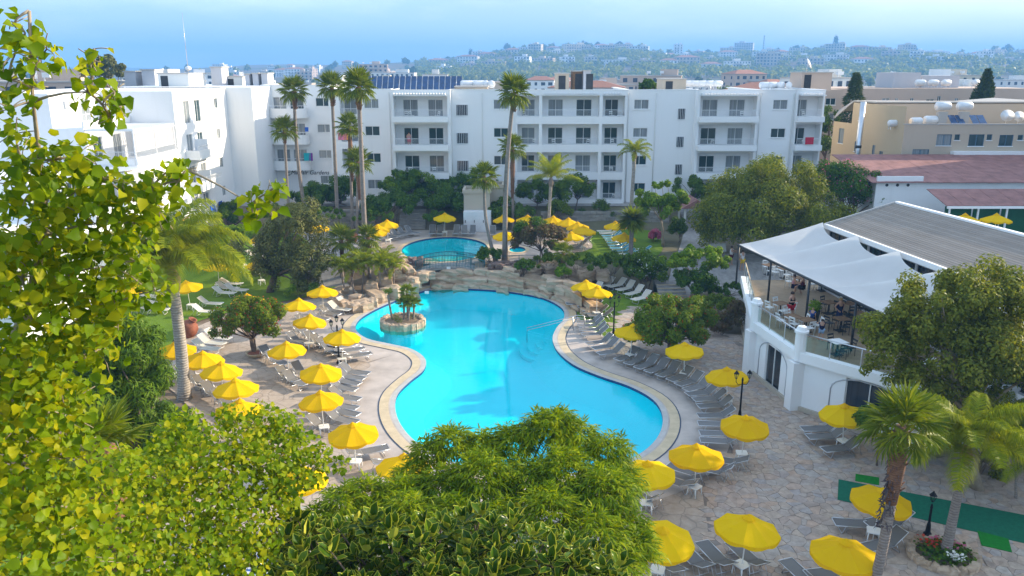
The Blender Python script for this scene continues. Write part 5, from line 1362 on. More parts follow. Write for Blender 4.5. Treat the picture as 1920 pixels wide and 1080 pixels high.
def lounger_proto(mat, ang, stripes=None, frame=None):
    """feet towards +x, head at -x; 1.95 m long"""
    frame = frame or M_alu
    r = empty("sun_lounger", (0, 0, 0)); hz = .34; w = .30; xb = -.28; bl = .72
    hx, hzz = xb - bl * cos(ang), hz + bl * sin(ang)
    m = MB()
    for s in (-w, w): m.tube([(xb, s, hz), (.5, s, hz + .01), (.98, s, hz + .02)], .018, 5)
    m.tube([(.98, -w, hz + .02), (1.0, -w * .8, hz + .02), (1.0, w * .8, hz + .02), (.98, w, hz + .02)], .018, 5); m.build("frame", frame, r)
    def sheet(pts, name, mt, wd):
        m = MB(); n = len(pts)
        for k in range(n - 1):
            (x0, z0), (x1, z1) = pts[k], pts[k + 1]; m.mi = k % 2 if stripes else 0
            for s_, t_ in ((0, 1), (1, 0)):
                dz = .0 if s_ == 0 else -.012
                q = [(x0, -wd, z0 + dz), (x1, -wd, z1 + dz), (x1, wd, z1 + dz), (x0, wd, z0 + dz)]
                m.add(q if s_ == 0 else q[::-1], ((0, 1, 2, 3),))
        return m.build(name, list(mt) if stripes else mt, r)
    n = 9 if stripes else 5; mm = stripes or mat
    seat = [(xb + (.97 - xb) * k / n, hz + .02 - .03 * sin(pi * k / n)) for k in range(n + 1)]; n2 = 7 if stripes else 3
    back = [(xb - .02 - bl * cos(ang) * k / n2, hz + .025 + bl * sin(ang) * k / n2) for k in range(n2 + 1)][::-1]
    sheet(seat, "seat", mm, w - .012); b = sheet(back, "backrest", mm, w - .012)
    m = MB()
    for s in (-w, w): m.tube([(xb, s, hz + .02), (hx, s, hzz + .02)], .017, 5)
    m.tube([(hx, -w, hzz + .02), (hx, w, hzz + .02)], .017, 5)
    for s in (-w, w): m.tube([(xb - bl * .55 * cos(ang), s * .9, hz + bl * .55 * sin(ang)), (xb - .62, s * .9, .03)], .012, 4)
    m.build("back_frame", frame, r)
    for (x, dx) in ((.62, .12), (-.38, -.16)):
        m = MB(); m.tube([(x, -w, hz), (x + dx, -w, .02), (x + dx, w, .02), (x, w, hz)], .016, 5); m.build("leg", frame, r)
    return r
LP = {}
def lounger(px, py, head, label, kind="grey", raise_=38, group=None, dz=.3, z=None):
    k = (kind, raise_)
    p = gp(px, py, dz) if z is None else Vector((*G(px, py, z + dz)[:2], z))
    if k not in LP:
        mt = {"grey": M_sling_grey, "cream": M_sling_cream, "teal": M_sling_teal, "stripe": None}[kind]
        LP[k] = o = lounger_proto(mt, radians(raise_), (M_blue_stripe_w, M_blue_stripe_b) if kind == "stripe" else None, M_plastic if kind == "cream" else None)
    else: o = copy_tree(LP[k])
    zz = p.z + (.03 if abs(p.z) < .01 else .02)
    o.location = (p.x, p.y, zz); o.rotation_euler = (0, 0, radians(head + rng.uniform(-4, 4)))
    return tag(o, label, "sun lounger", group)
def row(desc, items, kind, group, head=None, raises=(38, 38, 30)):
    for k, it in enumerate(items):
        h = it[2] if len(it) > 2 else head
        lounger(it[0], it[1], h, desc % nth(k), kind, raises[k % len(raises)], group)
g1 = "loungers on the left deck"
row("grey lounger, %s from the lamp post in the short row above it", [(668, 668), (655, 658), (642, 650), (630, 640)], "grey", g1, 28, (12, 12, 20))
row("grey lounger, %s below the lamp post in the row facing the pool", [(664, 699), (656, 708), (648, 717), (641, 728), (646, 746), (640, 763), (643, 774), (640, 788)], "grey", g1, -22)
row("grey lounger, %s from left beside the near left poolside parasol", [(690, 848, 25), (736, 868, 28), (606, 800, -30)], "grey", g1, None, (15, 20, 38))
row("grey lounger, %s from the potted flowering tree in the middle left row", [(506, 668), (520, 678), (540, 708), (554, 716), (568, 700)], "grey", g1, -40, (38, 42, 38))
row("grey lounger, %s from left in the dense row behind the lamp post", [(566, 622), (578, 630), (590, 639), (602, 646), (614, 652), (624, 660)], "grey", g1, -38, (40, 40, 40))
row("grey lounger, %s from left between the pool edge and the flowering tree top", [(596, 597), (618, 588), (574, 606), (560, 640)], "grey", g1, -30, (38, 38, 38))
row("cream lounger, %s from the rock planter by the pool", [(652, 572), (636, 580)], "cream", g1, -30)
row("grey lounger, %s from top under the leftmost line of parasols", [(352, 702), (366, 714), (384, 726), (400, 738), (420, 752), (436, 768)], "grey", g1, -42, (40, 42, 40))
row("pale lounger, %s from top between the big clay jar and the palm trunk", [(408, 634), (396, 644), (386, 654)], "cream", g1, -15, (42, 42, 42))
row("cream lounger, %s from front in the close row on the left lawn", [(420, 550), (426, 541), (433, 532), (441, 523)], "cream", "loungers on the left lawn", -12)
row("cream lounger, %s of the pair on the lawn behind the clay jar", [(384, 585), (394, 570)], "cream", "loungers on the left lawn", -12)
row("cream lounger, %s from front of those glimpsed through the leaves at left", [(292, 582), (300, 570), (304, 560), (310, 548), (280, 556)], "cream", "loungers on the left lawn", 0, (15, 15, 15))
row("cream lounger, %s from front behind the olive tree", [(498, 460), (492, 470), (480, 480), (470, 492)], "cream", "loungers on the left lawn", -20)
g2 = "loungers on the right deck"
row("grey lounger, %s from the far end of the tight row right of the pool", [(1106, 604), (1109, 611), (1113, 619), (1117, 627)], "grey", g2, 190, (42, 42, 42))
row("grey lounger, %s of the three below the tight row right of the pool", [(1125, 643), (1136, 651), (1147, 661)], "grey", g2, 205, (40, 40, 40))
row("grey lounger, %s from the lamp in the long curved row right of the pool", [(1176, 670, -135), (1193, 677, -135), (1213, 685, -135), (1233, 692, -135), (1254, 699, -138), (1276, 708, -140), (1293, 717, -145), (1309, 727, -150), (1318, 738, -160), (1332, 749, -165), (1342, 762, -172), (1344, 781, 182), (1346, 797, 178), (1350, 815, 175), (1352, 829, 172)], "grey", g2, None, (38, 40, 36))
row("grey lounger, %s from right in the near row below the round pool end", [(1363, 866, 155), (1338, 884, 150), (1290, 886, 145), (1268, 906, 142), (1205, 935, 130)], "grey", g2, None, (25, 38, 30))
row("grey lounger, %s from left in the row cut by the bottom edge", [(1253, 1058), (1300, 1050), (1342, 1046), (1400, 1046), (1505, 1082)], "grey", g2, 108, (22, 22, 22))
row("dark lounger, %s from the restaurant wall under its corner parasol", [(1540, 806, 183), (1550, 820, 187), (1578, 842, 190)], "grey", g2, None, (35, 38, 35))
row("dark lounger, %s from left beside the rough palm trunk", [(1612, 984, 175), (1668, 982, 195), (1655, 1022, 200), (1560, 1075, 190)], "grey", g2, None, (20, 38, 38))
row("grey lounger, %s from far under the twin parasols by the rock wall", [(1085, 570), (1108, 576), (1118, 586), (1128, 592)], "grey", g2, 190, (40, 40, 40))
row("cream lounger, %s from left on the small lawn above the rock wall", [(1114, 523), (1136, 530), (1157, 536), (1174, 542), (1190, 550), (1203, 560)], "cream", "loungers on the right lawns", -142, (48, 45, 42))
row("pale lounger, %s from far in the row on the upper right lawn", [(1138, 434), (1143, 438)], "cream", "loungers on the right lawns", 188)
row("teal lounger, %s from far in the row on the upper right lawn", [(1147, 443), (1150, 447), (1154, 451), (1157, 456), (1160, 461), (1164, 466), (1168, 471), (1173, 477)], "teal", "loungers on the right lawns", 188)
lounger(1203, 472, 190, "single teal lounger right of the thick palm trunk on the lawn", "teal", 38, "loungers on the right lawns")
g3 = "loungers around the round pool"
row("grey lounger, %s from right in the slanting row left of the round pool", [(772, 436), (758, 438), (745, 441), (732, 444), (718, 447)], "grey", g3, -35, (48, 48, 48))
row("grey lounger, %s from left in the cluster beneath the twin upper parasols", [(686, 462), (694, 468), (702, 474), (688, 452)], "grey", g3, -35, (45, 45, 45))
row("grey lounger, %s from left in the row facing the camera behind the round pool", [(811, 436), (826, 436), (856, 436), (871, 436), (886, 436), (924, 437)], "grey", g3, -90, (52, 52, 52))
row("brown lounger, %s from left beneath the parasols right of the round pool", [(1078, 466), (1086, 460), (1093, 454)], "grey", g3, 200, (40, 40, 40))
row("blue striped lounger, %s from left glimpsed through leaves at the bottom", [(382, 1078), (418, 1074), (466, 1070), (494, 1078)], "stripe", "striped loungers below the left tree", 80, (12, 12, 12))

# ---- parasols
def parasol_proto():
    r = empty("parasol", (0, 0, 0)); n = 8; Rr = 1.13; za, ze = 2.25, 1.80
    m = MB(); V = []; F = []; S = 4; T = 6     # S steps between ribs, T steps apex->edge
    tot = n * S
    for t in range(T + 1):
        f = t / T
        for j in range(tot):
            w = 2 * pi * j / tot; q = (j % S) / S; mid = sin(pi * q)
            rr = f * Rr * (1 - .045 * mid * f); zz = za - (za - ze) * (f ** 1.12) - .06 * mid * f
            V.append((rr * cos(w), rr * sin(w), zz))
    for t in range(T):
        for j in range(tot): F.append((t * tot + j, t * tot + (j + 1) % tot, (t + 1) * tot + (j + 1) % tot, (t + 1) * tot + j))
    b = len(V)
    for j in range(tot):
        w = 2 * pi * j / tot; q = (j % S) / S; mid = sin(pi * q); rr = Rr * (1 - .045 * mid) * 1.004
        V.append((rr * cos(w), rr * sin(w), ze - .06 * mid - .09 - .06 * mid))
    for j in range(tot): F.append((T * tot + j, T * tot + (j + 1) % tot, b + (j + 1) % tot, b + j))
    m.add(V, F); me = m.mesh("canopy", M_yellow); link("canopy", me, r)
    c = MB(); c.lathe([(.24, 2.205), (.22, 2.23), (.09, 2.32), (.05, 2.36), (.01, 2.39)], (0, 0, 0), 8); c.build("cap", M_yellow, r)
    MB().tube([(0, 0, 0), (0, 0, 2.3)], .022, 8).build("pole", M_plastic, r)
    m = MB()
    for k in range(n):
        w = 2 * pi * k / n; m.tube([(.05 * cos(w), .05 * sin(w), 1.62), (.62 * cos(w), .62 * sin(w), 1.99)], .009, 4, False)
    m.build("strut_frame", M_plastic, r)
    return r
def table_proto2():
    r = empty("side_table", (0, 0, 0)); m = MB()
    P = []
    for (cx, cy, w0) in ((.17, .17, 0), (-.17, .17, pi / 2), (-.17, -.17, pi), (.17, -.17, 1.5 * pi)):
        for k in range(4): w = w0 + pi / 2 * k / 3; P.append((cx + .08 * cos(w), cy + .08 * sin(w)))
    m.prism(P, .40, .44); m.build("table_top", M_plastic, r)
    for sx in (-1, 1):
        for sy in (-1, 1): MB().tube([(sx * .19, sy * .19, .40), (sx * .22, sy * .22, 0)], [.03, .022], 6).build("leg", M_plastic, r)
    return r
PP = [None]; TPR = [None]
def parasol(px, py, desc, group, table=True, dz=2.39, tilt=0.0):
    p = gp(px, py, dz); z = p.z + (.025 if p.z < .01 else .015)
    if PP[0] is None: o = PP[0] = parasol_proto()
    else: o = copy_tree(PP[0])
    o.location = (p.x, p.y, z); o.rotation_euler = (radians(rng.gauss(0, 2.6)), radians(rng.gauss(0, 2.6)), rng.uniform(0, pi / 4))
    f_ = rng.uniform(.96, 1.04); o.scale = (f_, f_, rng.uniform(.97, 1.03))
    tag(o, "yellow parasol " + desc, "parasol", group)
    if table:
        if TPR[0] is None: t = TPR[0] = table_proto2()
        else: t = copy_tree(TPR[0])
        t.location = (p.x, p.y, z); t.rotation_euler = (0, 0, rng.uniform(0, 1.5))
        tag(t, "white table at the parasol " + desc, "side table", "side tables")
    return o
gl, gr, gu = "parasols on the left deck", "parasols on the right deck", "parasols around the upper pool"
for px, py, d in ((603, 534, "nearest the rock planter"), (557, 559, "right of the flowering tree top"), (463, 551, "half hidden behind the flowering tree"), (575, 589, "touching the right side of the flowering tree"),
        (638, 615, "behind the lamp post by the pool"), (537, 640, "right of the potted tree trunk"), (598, 679, "below the lamp post"), (603, 731, "second below the lamp post"), (663, 790, "closest to the pool at lower left"),
        (556, 874, "showing through leaves at lower left"), (328, 640, "behind the ringed palm trunk"), (374, 657, "first right of the palm trunk"), (410, 680, "second right of the palm trunk"),
        (441, 710, "third right of the palm trunk"), (443, 750, "fourth below the palm trunk"), (752, 856, "peeping over the narrow leaved tree")): parasol(px, py, d, gl)
for px, py, d in ((405, 484, "under the feather palm on the lawn"), (352, 524, "on the lawn behind the clay jar"), (248, 530, "on the left lawn seen through leaves"), (490, 437, "higher of the two behind the olive tree"), (484, 452, "lower of the two behind the olive tree")): parasol(px, py, d, "parasols on the left lawn")
for px, py, d in ((597, 417, "on the lawn left of the tall palms"), (707, 419, "second of three left of round pool"), (705, 427, "nearest of three left of round pool"), (726, 412, "farthest of three left of round pool"), (833, 398, "behind the round pool"),
        (946, 403, "left of the tall palm behind the paddling pool"), (988, 403, "right of the tall palm behind the paddling pool"), (948, 429, "over the paddling pool"), (1036, 404, "behind the drooping palm"), (1065, 408, "farthest of the four in the right cluster"),
        (1085, 415, "second of the four in the right cluster"), (1093, 423, "nearest of the four in the right cluster"), (1072, 434, "lowest in the right cluster"), (1168, 435, "over the teal loungers"), (1154, 413, "peeping left of the thick palm")): parasol(px, py, d, gu)
for px, py, d in ((1100, 524, "left of the pair by the rock wall"), (1120, 537, "right of the pair by the rock wall"), (1184, 608, "half behind the red flowered shrub"), (1287, 639, "in front of the red flowered shrub"), (1369, 686, "below the terrace pillar"),
        (1397, 776, "nearest the black lamp on the right"), (1308, 833, "at the near end of the pool"), (1216, 861, "beside the narrow leaved tree"), (1590, 755, "against the restaurant wall"), (1650, 909, "behind the rough palm trunk"),
        (1238, 976, "lowest at the narrow leaved tree"), (1398, 967, "large at the bottom middle"), (1584, 1008, "large at the bottom right")): parasol(px, py, d, gr)
for k, (px, py) in enumerate(((1812, 398), (1871, 398))): 
    p = AT(px, py, 62); o = copy_tree(PP[0]); o.location = (p.x, 62, p.z - 2.4); tag(o, "yellow parasol %s at the red roofed kiosk" % ("left", "right")[k], "parasol", "parasols at the kiosk")
M_foot = MB().bx(-3, 9, -3, 2.4, -3.0, 0).build("kiosk_terrace", M_white2, None, (AT(1812, 398, 62).x, 62, AT(1812, 398, 62).z - 2.42)); tag(M_foot, "raised pale terrace under the kiosk parasols", "terrace")

# ---- lamps, jars, sign, flower beds
def lamp_post(px, py, label, heads=3, h=2.6, rz=.4):
    p = gp(px, py); r = empty("street_lamp", (p.x, p.y, p.z + .02), rz, label, "lamp")
    m = MB(); m.lathe([(.16, 0), (.16, .12), (.1, .2), (.08, .5), (.05, .62), (.045, h - .3), (.06, h - .25), (.03, h - .1)], (0, 0, 0), 10); m.build("post", M_black, r)
    spots = [(0, 0, h)] if heads == 1 else [(.34, 0, h - .15), (-.34, 0, h - .15)] + ([(0, 0, h + .08)] if heads == 3 else [])
    for (x, y, z) in spots:
        if x:
            MB().tube([(0, 0, h - .45), (x * .6, 0, h - .5), (x, 0, h - .32), (x, 0, z)], .018, 5).build("arm", M_black, r)
        lt = MB(); lt.lathe([(.05, 0), (.06, .03)], (x, y, z), 6); lt.lathe([(.15, .27), (.10, .33), (.03, .42), (.01, .46)], (x, y, z), 6)
        for k in range(6): w = 2 * pi * k / 6; lt.tube([(x + .06 * cos(w), y + .06 * sin(w), z + .03), (x + .13 * cos(w), y + .13 * sin(w), z + .27)], .008, 4)
        lo = lt.build("lantern", M_black, r)
        g = MB(); g.lathe([(.052, .03), (.118, .265)], (x, y, z), 6); g.build("glass", M_clear, lo)
    return r
lamp_post(636, 682, "black three headed lamp post beside the left poolside loungers"); lamp_post(1150, 632, "black lamp post beside the tight lounger row right of pool"); lamp_post(1386, 790, "black lamp post near the right parasols", 2, 2.5, 0.1)
lamp_post(1738, 1006, "short black single lantern beside the flower bed", 1, 1.5)
def jar(px, py, s, rot, label):
    p = gp(px, py); r = empty("clay_jar", (p.x, p.y, p.z), 0, label, "jar")
    m = MB(); m.smooth = True; m.lathe([(.2, 0), (.45, .15), (.62, .5), (.6, .85), (.42, 1.1), (.24, 1.2), (.22, 1.28), (.3, 1.36), (.3, 1.4), (.2, 1.38), (.18, 1.2), (.01, 1.1)], (0, 0, 0), 18)
    R = Matrix.Rotation(rot, 3, 'Y'); m.v = [tuple(s * (R @ (Vector(v) - Vector((0, 0, .6)))) + Vector((0, 0, .58 * s))) for v in m.v]; m.build("body", M_terra, r)
    k = MB(); k.smooth = True; k.tube([(.36 * cos(t), .36 * sin(t), 1.05) for t in [2 * pi * q / 16 for q in range(17)]], .03, 5); k.v = [tuple(s * (R @ (Vector(v) - Vector((0, 0, .6)))) + Vector((0, 0, .58 * s))) for v in k.v]; k.build("neck_band", M_terra, r); return r
jar(355, 632, 1.0, .5, "large brown clay jar on the lawn beside the palm trunk"); jar(660, 455, .95, -1.2, "large red clay jar lying among the palms by upper lawn")
sg = empty("lawn_sign", tuple(gp(1345, 480)), .2, "white board on legs beside the upper right lawn", "sign")
MB().box((0, 0, .75), (1.5, .05, .75), 0, -.3).build("board", M_plastic, sg)
for x in (-.65, .65): MB().tube([(x, -.1, 0), (x, .12, 1.1)], .03, 5).build("leg", M_alu, sg)
fbed = empty("flower_bed", tuple(gp(1768, 1046)), 0, "round stone edged flower bed at the foot of the feather palm", "flower bed")
for k in range(22):
    w = 2 * pi * k / 22; link("stone", BOULD[k % 9], fbed, (1.12 * cos(w), 1.0 * sin(w), .08), (rng.random(), 0, w), (.15, .2, .16))
MB().lathe([(1.05, 0), (1.0, .12), (.01, .2)], (0, 0, 0), 20).build("soil", M_ground, fbed)
pot = empty("tree_pot", tuple(gp(480, 668)), 0, "round cream planter bowl under the red flowering tree", "planter")
m = MB(); m.smooth = True; m.lathe([(.42, 0), (.58, .2), (.62, .26), (.56, .27), (.5, .2), (.01, .2)], (0, 0, .02), 22); m.build("bowl", M_band, pot); MB().lathe([(.5, .23), (.01, .26)], (0, 0, 0), 20).build("soil", M_terra, pot)

# ================================================================== people
def skinned(name, joints, edges, mat, parent, root, sub=1):
    bm = bmesh.new(); ly = bm.verts.layers.skin.verify(); vs_ = {}
    for k, (p, r) in joints.items():
        v = bm.verts.new(p); v[ly].radius = (r, r) if not isinstance(r, tuple) else r; v[ly].use_root = (k == root); vs_[k] = v
    for a, b in edges: bm.edges.new((vs_[a], vs_[b]))
    me = bpy.data.meshes.new("tmp"); bm.to_mesh(me); bm.free(); o = bpy.data.objects.new("tmp", me); COL.objects.link(o)
    sk = o.modifiers.new("s", 'SKIN'); sk.use_smooth_shade = True; o.modifiers.new("u", 'SUBSURF').levels = sub
    dg = bpy.context.evaluated_depsgraph_get(); out = bpy.data.meshes.new_from_object(o.evaluated_get(dg)); bpy.data.objects.remove(o)
    out.name = name; out.materials.clear(); out.materials.append(mat); out.polygons.foreach_set("use_smooth", [True] * len(out.polygons))
    return link(name, out, parent)
def person(loc, rz, h, top, bottom, label, arms="down", sit=False, skirt=False, hair=None, long_sleeve=False, stride=.06, bare_top=False):
    s = h / 1.75; r = empty("person", loc, rz, label, "person")
    S = lambda x, y, z: (x * s, y * s, z * s)
    dz = -.42 if sit else 0
    J = {"pel": (S(0, 0, .95 + dz), .14 * s), "wst": (S(0, 0, 1.1 + dz), .125 * s), "chs": (S(0, .01, 1.32 + dz), .15 * s), "nk": (S(0, 0, 1.5 + dz), .06 * s), "hd": (S(0, -.02, 1.61 + dz), .088 * s), "tp": (S(0, -.01, 1.71 + dz), .07 * s), "ns": (S(0, -.115, 1.6 + dz), .014 * s)}
    E = [("pel", "wst"), ("wst", "chs"), ("chs", "nk"), ("nk", "hd"), ("hd", "tp"), ("hd", "ns")]
    for q, sx in (("l", 1), ("r", -1)):
        if sit: P = [S(sx * .1, 0, .93 + dz), S(sx * .11, -.42, .52), S(sx * .11, -.45, .1), S(sx * .11, -.58, .04)]
        else:
            st = stride * sx; P = [S(sx * .1, 0, .88), S(sx * .11, -.02 - st * .6, .5), S(sx * .11, .02 - st, .09), S(sx * .12, -.13 - st, .04)]
        for n_, p, rr in zip(("hp", "kn", "an", "to"), P, (.095, .062, .042, .035)): J[n_ + q] = (p, rr * s)
        E += [("pel", "hp" + q), ("hp" + q, "kn" + q), ("kn" + q, "an" + q), ("an" + q, "to" + q)]
        A = {"down": [(.19, 0, 1.43), (.24, .03, 1.15), (.25, -.04, .9)], "fold": [(.19, 0, 1.43), (.25, -.02, 1.17), (.06, -.24, 1.2)], "table": [(.19, 0, 1.43), (.24, -.12, 1.18), (.14, -.36, 1.13)], "hip": [(.19, 0, 1.43), (.33, .05, 1.2), (.17, -.07, 1.02)], "reach": [(.19, 0, 1.43), (.27, -.2, 1.3), (.24, -.45, 1.3)]}[arms]
        A = [S(sx * a, b, c_ + dz) for a, b, c_ in A]
        for n_, p, rr in zip(("sh", "el", "wr"), A, (.06, .042, .03)): J[n_ + q] = (p, rr * s)
        E += [("chs", "sh" + q), ("sh" + q, "el" + q), ("el" + q, "wr" + q)]
        d = (Vector(A[2]) - Vector(A[1])).normalized(); sd = d.cross(Vector((0, 1, .3))).normalized(); pm = Vector(A[2]) + d * .07 * s
        J["pm" + q] = (tuple(pm), .034 * s); E.append(("wr" + q, "pm" + q))
        for f in range(5):
            o_ = (f - 2) * .017 * s; ln = (.05, .085, .095, .085, .065)[f] * s
            b0 = pm + sd * o_ + d * .015 * s; tip = b0 + d * ln + sd * (o_ * (.5 if f else 1.5)) + Vector((0, -.015 * s, 0))
            if f == 0: b0 = Vector(A[2]) + d * .03 * s + sd * -.03 * s; tip = b0 + d * .05 * s - sd * .03 * s
            J["f%d%s" % (f, q)] = (tuple(tip), .008 * s); E.append(("pm" + q, "f%d%s" % (f, q)))
    skinned("body", J, E, M_skin, r, "pel")
    # clothing as close shells
    K = {k: v for k, v in J.items()}
    if top:
        T = {k: (K[k][0], K[k][1] * 1.13 + .008) for k in ("wst", "chs", "shl", "shr")}; T["pel"] = (K["pel"][0], K["pel"][1] * 1.08 + .01); e = [("pel", "wst"), ("wst", "chs"), ("chs", "shl"), ("chs", "shr")]
        if long_sleeve:
            for q in "lr": mid = (Vector(K["sh" + q][0]) + Vector(K["el" + q][0])) / 2; T["el" + q] = (tuple(mid), .062 * s); e.append(("sh" + q, "el" + q))
        skinned("shirt", T, e, top, r, "wst")
    if skirt:
        m = MB(); m.smooth = True; z0 = .42 if not sit else .55; m.lathe([(.25 * s, z0 * s), (.2 * s, .72 * s), (.17 * s, .95 * s), (.145 * s, 1.08 * s), (.01, 1.1 * s)], (0, 0, 0), 14, 1, .8); m.build("skirt", bottom, r)
    elif bottom:
        T = {"pel": (K["pel"][0], K["pel"][1] * 1.1 + .01)}; e = []
        for q in "lr":
            T["hp" + q] = (K["hp" + q][0], .115 * s); mid = Vector(K["hp" + q][0]).lerp(Vector(K["kn" + q][0]), .75); T["kn" + q] = (tuple(mid), .095 * s); e += [("pel", "hp" + q), ("hp" + q, "kn" + q)]
        skinned("shorts", T, e, bottom, r, "pel")
    hm = MB(); hm.smooth = True; hc = Vector(K["hd"][0]); hm.lathe([(.105 * s, -.02 * s), (.112 * s, .04 * s), (.1 * s, .09 * s), (.06 * s, .125 * s), (.01, .135 * s)], (hc.x, hc.y + .02 * s, hc.z), 12); hm.build("hair", hair or M_hair, r)
    ey = MB()
    for sx in (-1, 1): ey.box((hc.x + sx * .032 * s, hc.y - .086 * s, hc.z + .012 * s), (.02 * s, .01 * s, .01 * s))
    ey.box((hc.x, hc.y - .083 * s, hc.z - .045 * s), (.045 * s, .01 * s, .008 * s)); ey.build("facial_features", M_hair, r)
    return r
C_black = simple("black_cloth", (0.012, 0.012, 0.014), 0.85); C_red = simple("red_cloth", (0.48, 0.015, 0.03), 0.8); C_navy = simple("navy_cloth", (0.015, 0.02, 0.07), 0.85); C_blue = simple("blue_cloth", (0.03, 0.08, 0.28), 0.85)
C_lblue = simple("light_blue_cloth", (0.30, 0.42, 0.58), 0.85); C_white = simple("white_cloth", (0.72, 0.70, 0.68), 0.85); C_yel = simple("yellow_cloth", (0.75, 0.52, 0.02), 0.85); C_pink = simple("pink_cloth", (0.5, 0.25, 0.28), 0.85); C_burg = simple("burgundy_cloth", (0.12, 0.02, 0.04), 0.85)
H_blond = simple("blond_hair", (0.34, 0.22, 0.10), 0.7)
def pl_(px, py, z=TZ): p = G(px, py, z); return (p.x, p.y, z + .003)
person(pl_(1481, 602), .6, 1.85, C_black, C_red, "man in black tank top and red shorts with folded arms on the terrace", "fold")
person(pl_(1571, 612), .3, 1.75, C_navy, C_navy, "woman in a dark strapless dress standing between the terrace tables", "hip", skirt=True, hair=H_blond)
person(pl_(1521, 615), 2.4, 1.25, C_blue, C_navy, "small boy in a blue shirt beside the dark planter", "down", long_sleeve=True, hair=H_blond)
person(pl_(1538, 640), 3.0, 1.3, C_navy, C_lblue, "child in a dark shirt and light shorts on the terrace", "reach", long_sleeve=True)
person(pl_(1487, 549), 1.2, 1.7, C_pink, C_navy, "seated guest in pink at the couple's terrace table", "table", sit=True); person(pl_(1503, 552), -2.2, 1.75, C_burg, C_black, "seated guest in dark red at the couple's terrace table", "table", sit=True, hair=H_blond)
q = gp(1391, 497); person((q.x, q.y, q.z + .03), .5, 1.8, C_white, C_yel, "man in white shirt and yellow shorts by the hedge", "down", long_sleeve=True); q = gp(1370, 494); person((q.x, q.y, q.z + .03), .9, 1.7, C_white, C_burg, "person in a pale shirt left of the man in yellow shorts", "reach", long_sleeve=True)
p = AT(768, 260, 87.6); person((p.x, 87.2, 9.27), 0, 1.75, C_pink, C_red, "person in pink standing on a hotel balcony", "table")
# ================================================================== vegetation
nr_ = np.random.RandomState(11)
def unit(n): v = nr_.normal(size=(n, 3)); return v / np.linalg.norm(v, axis=1, keepdims=True)
def nrm(v): return v / np.maximum(np.linalg.norm(v, axis=1, keepdims=True), 1e-9)
TPL = {
    "quad": (np.array([[0, 0, 0], [.45, .27, .05], [1, 0, -.06], [.45, -.27, .05]]), np.array([[0, 3, 2, 1]])),
    "round": (np.array([[0, 0, 0], [.5, .42, .06], [1, 0, -.05], [.5, -.42, .06]]), np.array([[0, 3, 2, 1]])),
    "lance": (np.array([[0, 0, 0], [.4, .095, .06], [1, 0, -.25], [.4, -.095, .06]]), np.array([[0, 3, 2, 1]])),
    "heart": (np.array([[0, 0, 0], [.03, .32, .12], [.40, .44, .17], [1.0, 0, -.16], [.42, -.42, .15], [.0, -.34, .08], [.45, 0, 0.0]]), np.array([[0, 6, 2, 1], [6, 3, 3, 2], [0, 5, 4, 6], [6, 4, 3, 3]])),
    "ovate": (np.array([[0, 0, 0], [.3, .2, .08], [.72, .2, .08], [1.0, 0, -.06], [.72, -.2, .08], [.3, -.2, .08], [.5, 0, 0.0]]), np.array([[0, 6, 2, 1], [6, 3, 3, 2], [0, 5, 4, 6], [6, 4, 3, 3]])),
    "wide": (np.array([[-.03, 0, -.012], [.28, .26, .06], [.72, .25, .06], [1.05, 0, -.075], [.72, -.25, .06], [.28, -.26, .06], [.5, 0, -.012]]), np.array([[0, 6, 2, 1], [6, 3, 3, 2], [0, 5, 4, 6], [6, 4, 3, 3]])),
}
def tri_faces(tpl):   # split into triangles so that shapes with 3-cornered faces stay clean
    V, F = TPL[tpl]; T = []
    for f in F:
        T.append([f[0], f[1], f[2]])
        if f[3] != f[2] : T.append([f[0], f[2], f[3]])
    return V, np.array(T)
def leaf_cloud(name, P, A, N, S, tpl, mat, parent=None, kind=None):
    V, F = tri_faces(tpl) if tpl in ("heart", "ovate", "wide") else TPL[tpl]
    A = nrm(A); B = nrm(np.cross(N, A)); N = np.cross(A, B); k = len(V)
    W = P[:, None, :] + S[:, None, None] * (V[None, :, 0:1] * A[:, None] + V[None, :, 1:2] * B[:, None] + V[None, :, 2:3] * N[:, None])
    FF = (F[None] + (np.arange(len(P)) * k)[:, None, None]).reshape(-1, F.shape[1])
    o = link(name, np_mesh(name, W.reshape(-1, 3), FF, mat), parent)
    if kind: o["kind"] = kind
    return o
def clump_leaves(C, R, n, up=.35, droop=.3, flat=1.0, core=.45):
    """leaves spread over the shells of clumps C (k,3) with radii R (k)"""
    R = np.asarray(R, float); w = R ** 2; idx = nr_.choice(len(C), n, p=w / w.sum())
    d = unit(n); rad = R[idx] * (core + (1 - core) * nr_.rand(n) ** .6)
    off = d * rad[:, None]; off[:, 2] *= flat
    P = C[idx] + off; N = nrm(d + .55 * unit(n) + np.array([0, 0, up])); A = unit(n) + .35 * d - np.array([0, 0, droop])
    A = A - (A * N).sum(1, keepdims=True) * N
    return P, nrm(A), N
def ell_clumps(c, r, k, cr, shell=.5, bottom=-.35):
    d = unit(k * 3); d = d[d[:, 2] > bottom][:k]; f = shell + (1 - shell) * nr_.rand(len(d)) ** .6
    C = np.array(c) + d * f[:, None] * np.array(r)
    return C, cr * (.65 + .7 * nr_.rand(len(C)))
def limb(m, a, b, r0, r1, n=6, bend=.12):
    a, b = Vector(a), Vector(b); L_ = (b - a).length; off = Vector(unit(1)[0]) * L_ * bend; off.z = abs(off.z) * .6
    pts = [a.lerp(b, t) + off * sin(pi * t) for t in (0, .3, .6, 1)]
    m.tube(pts, [r0 + (r1 - r0) * t for t in (0, .35, .65, 1)], n)
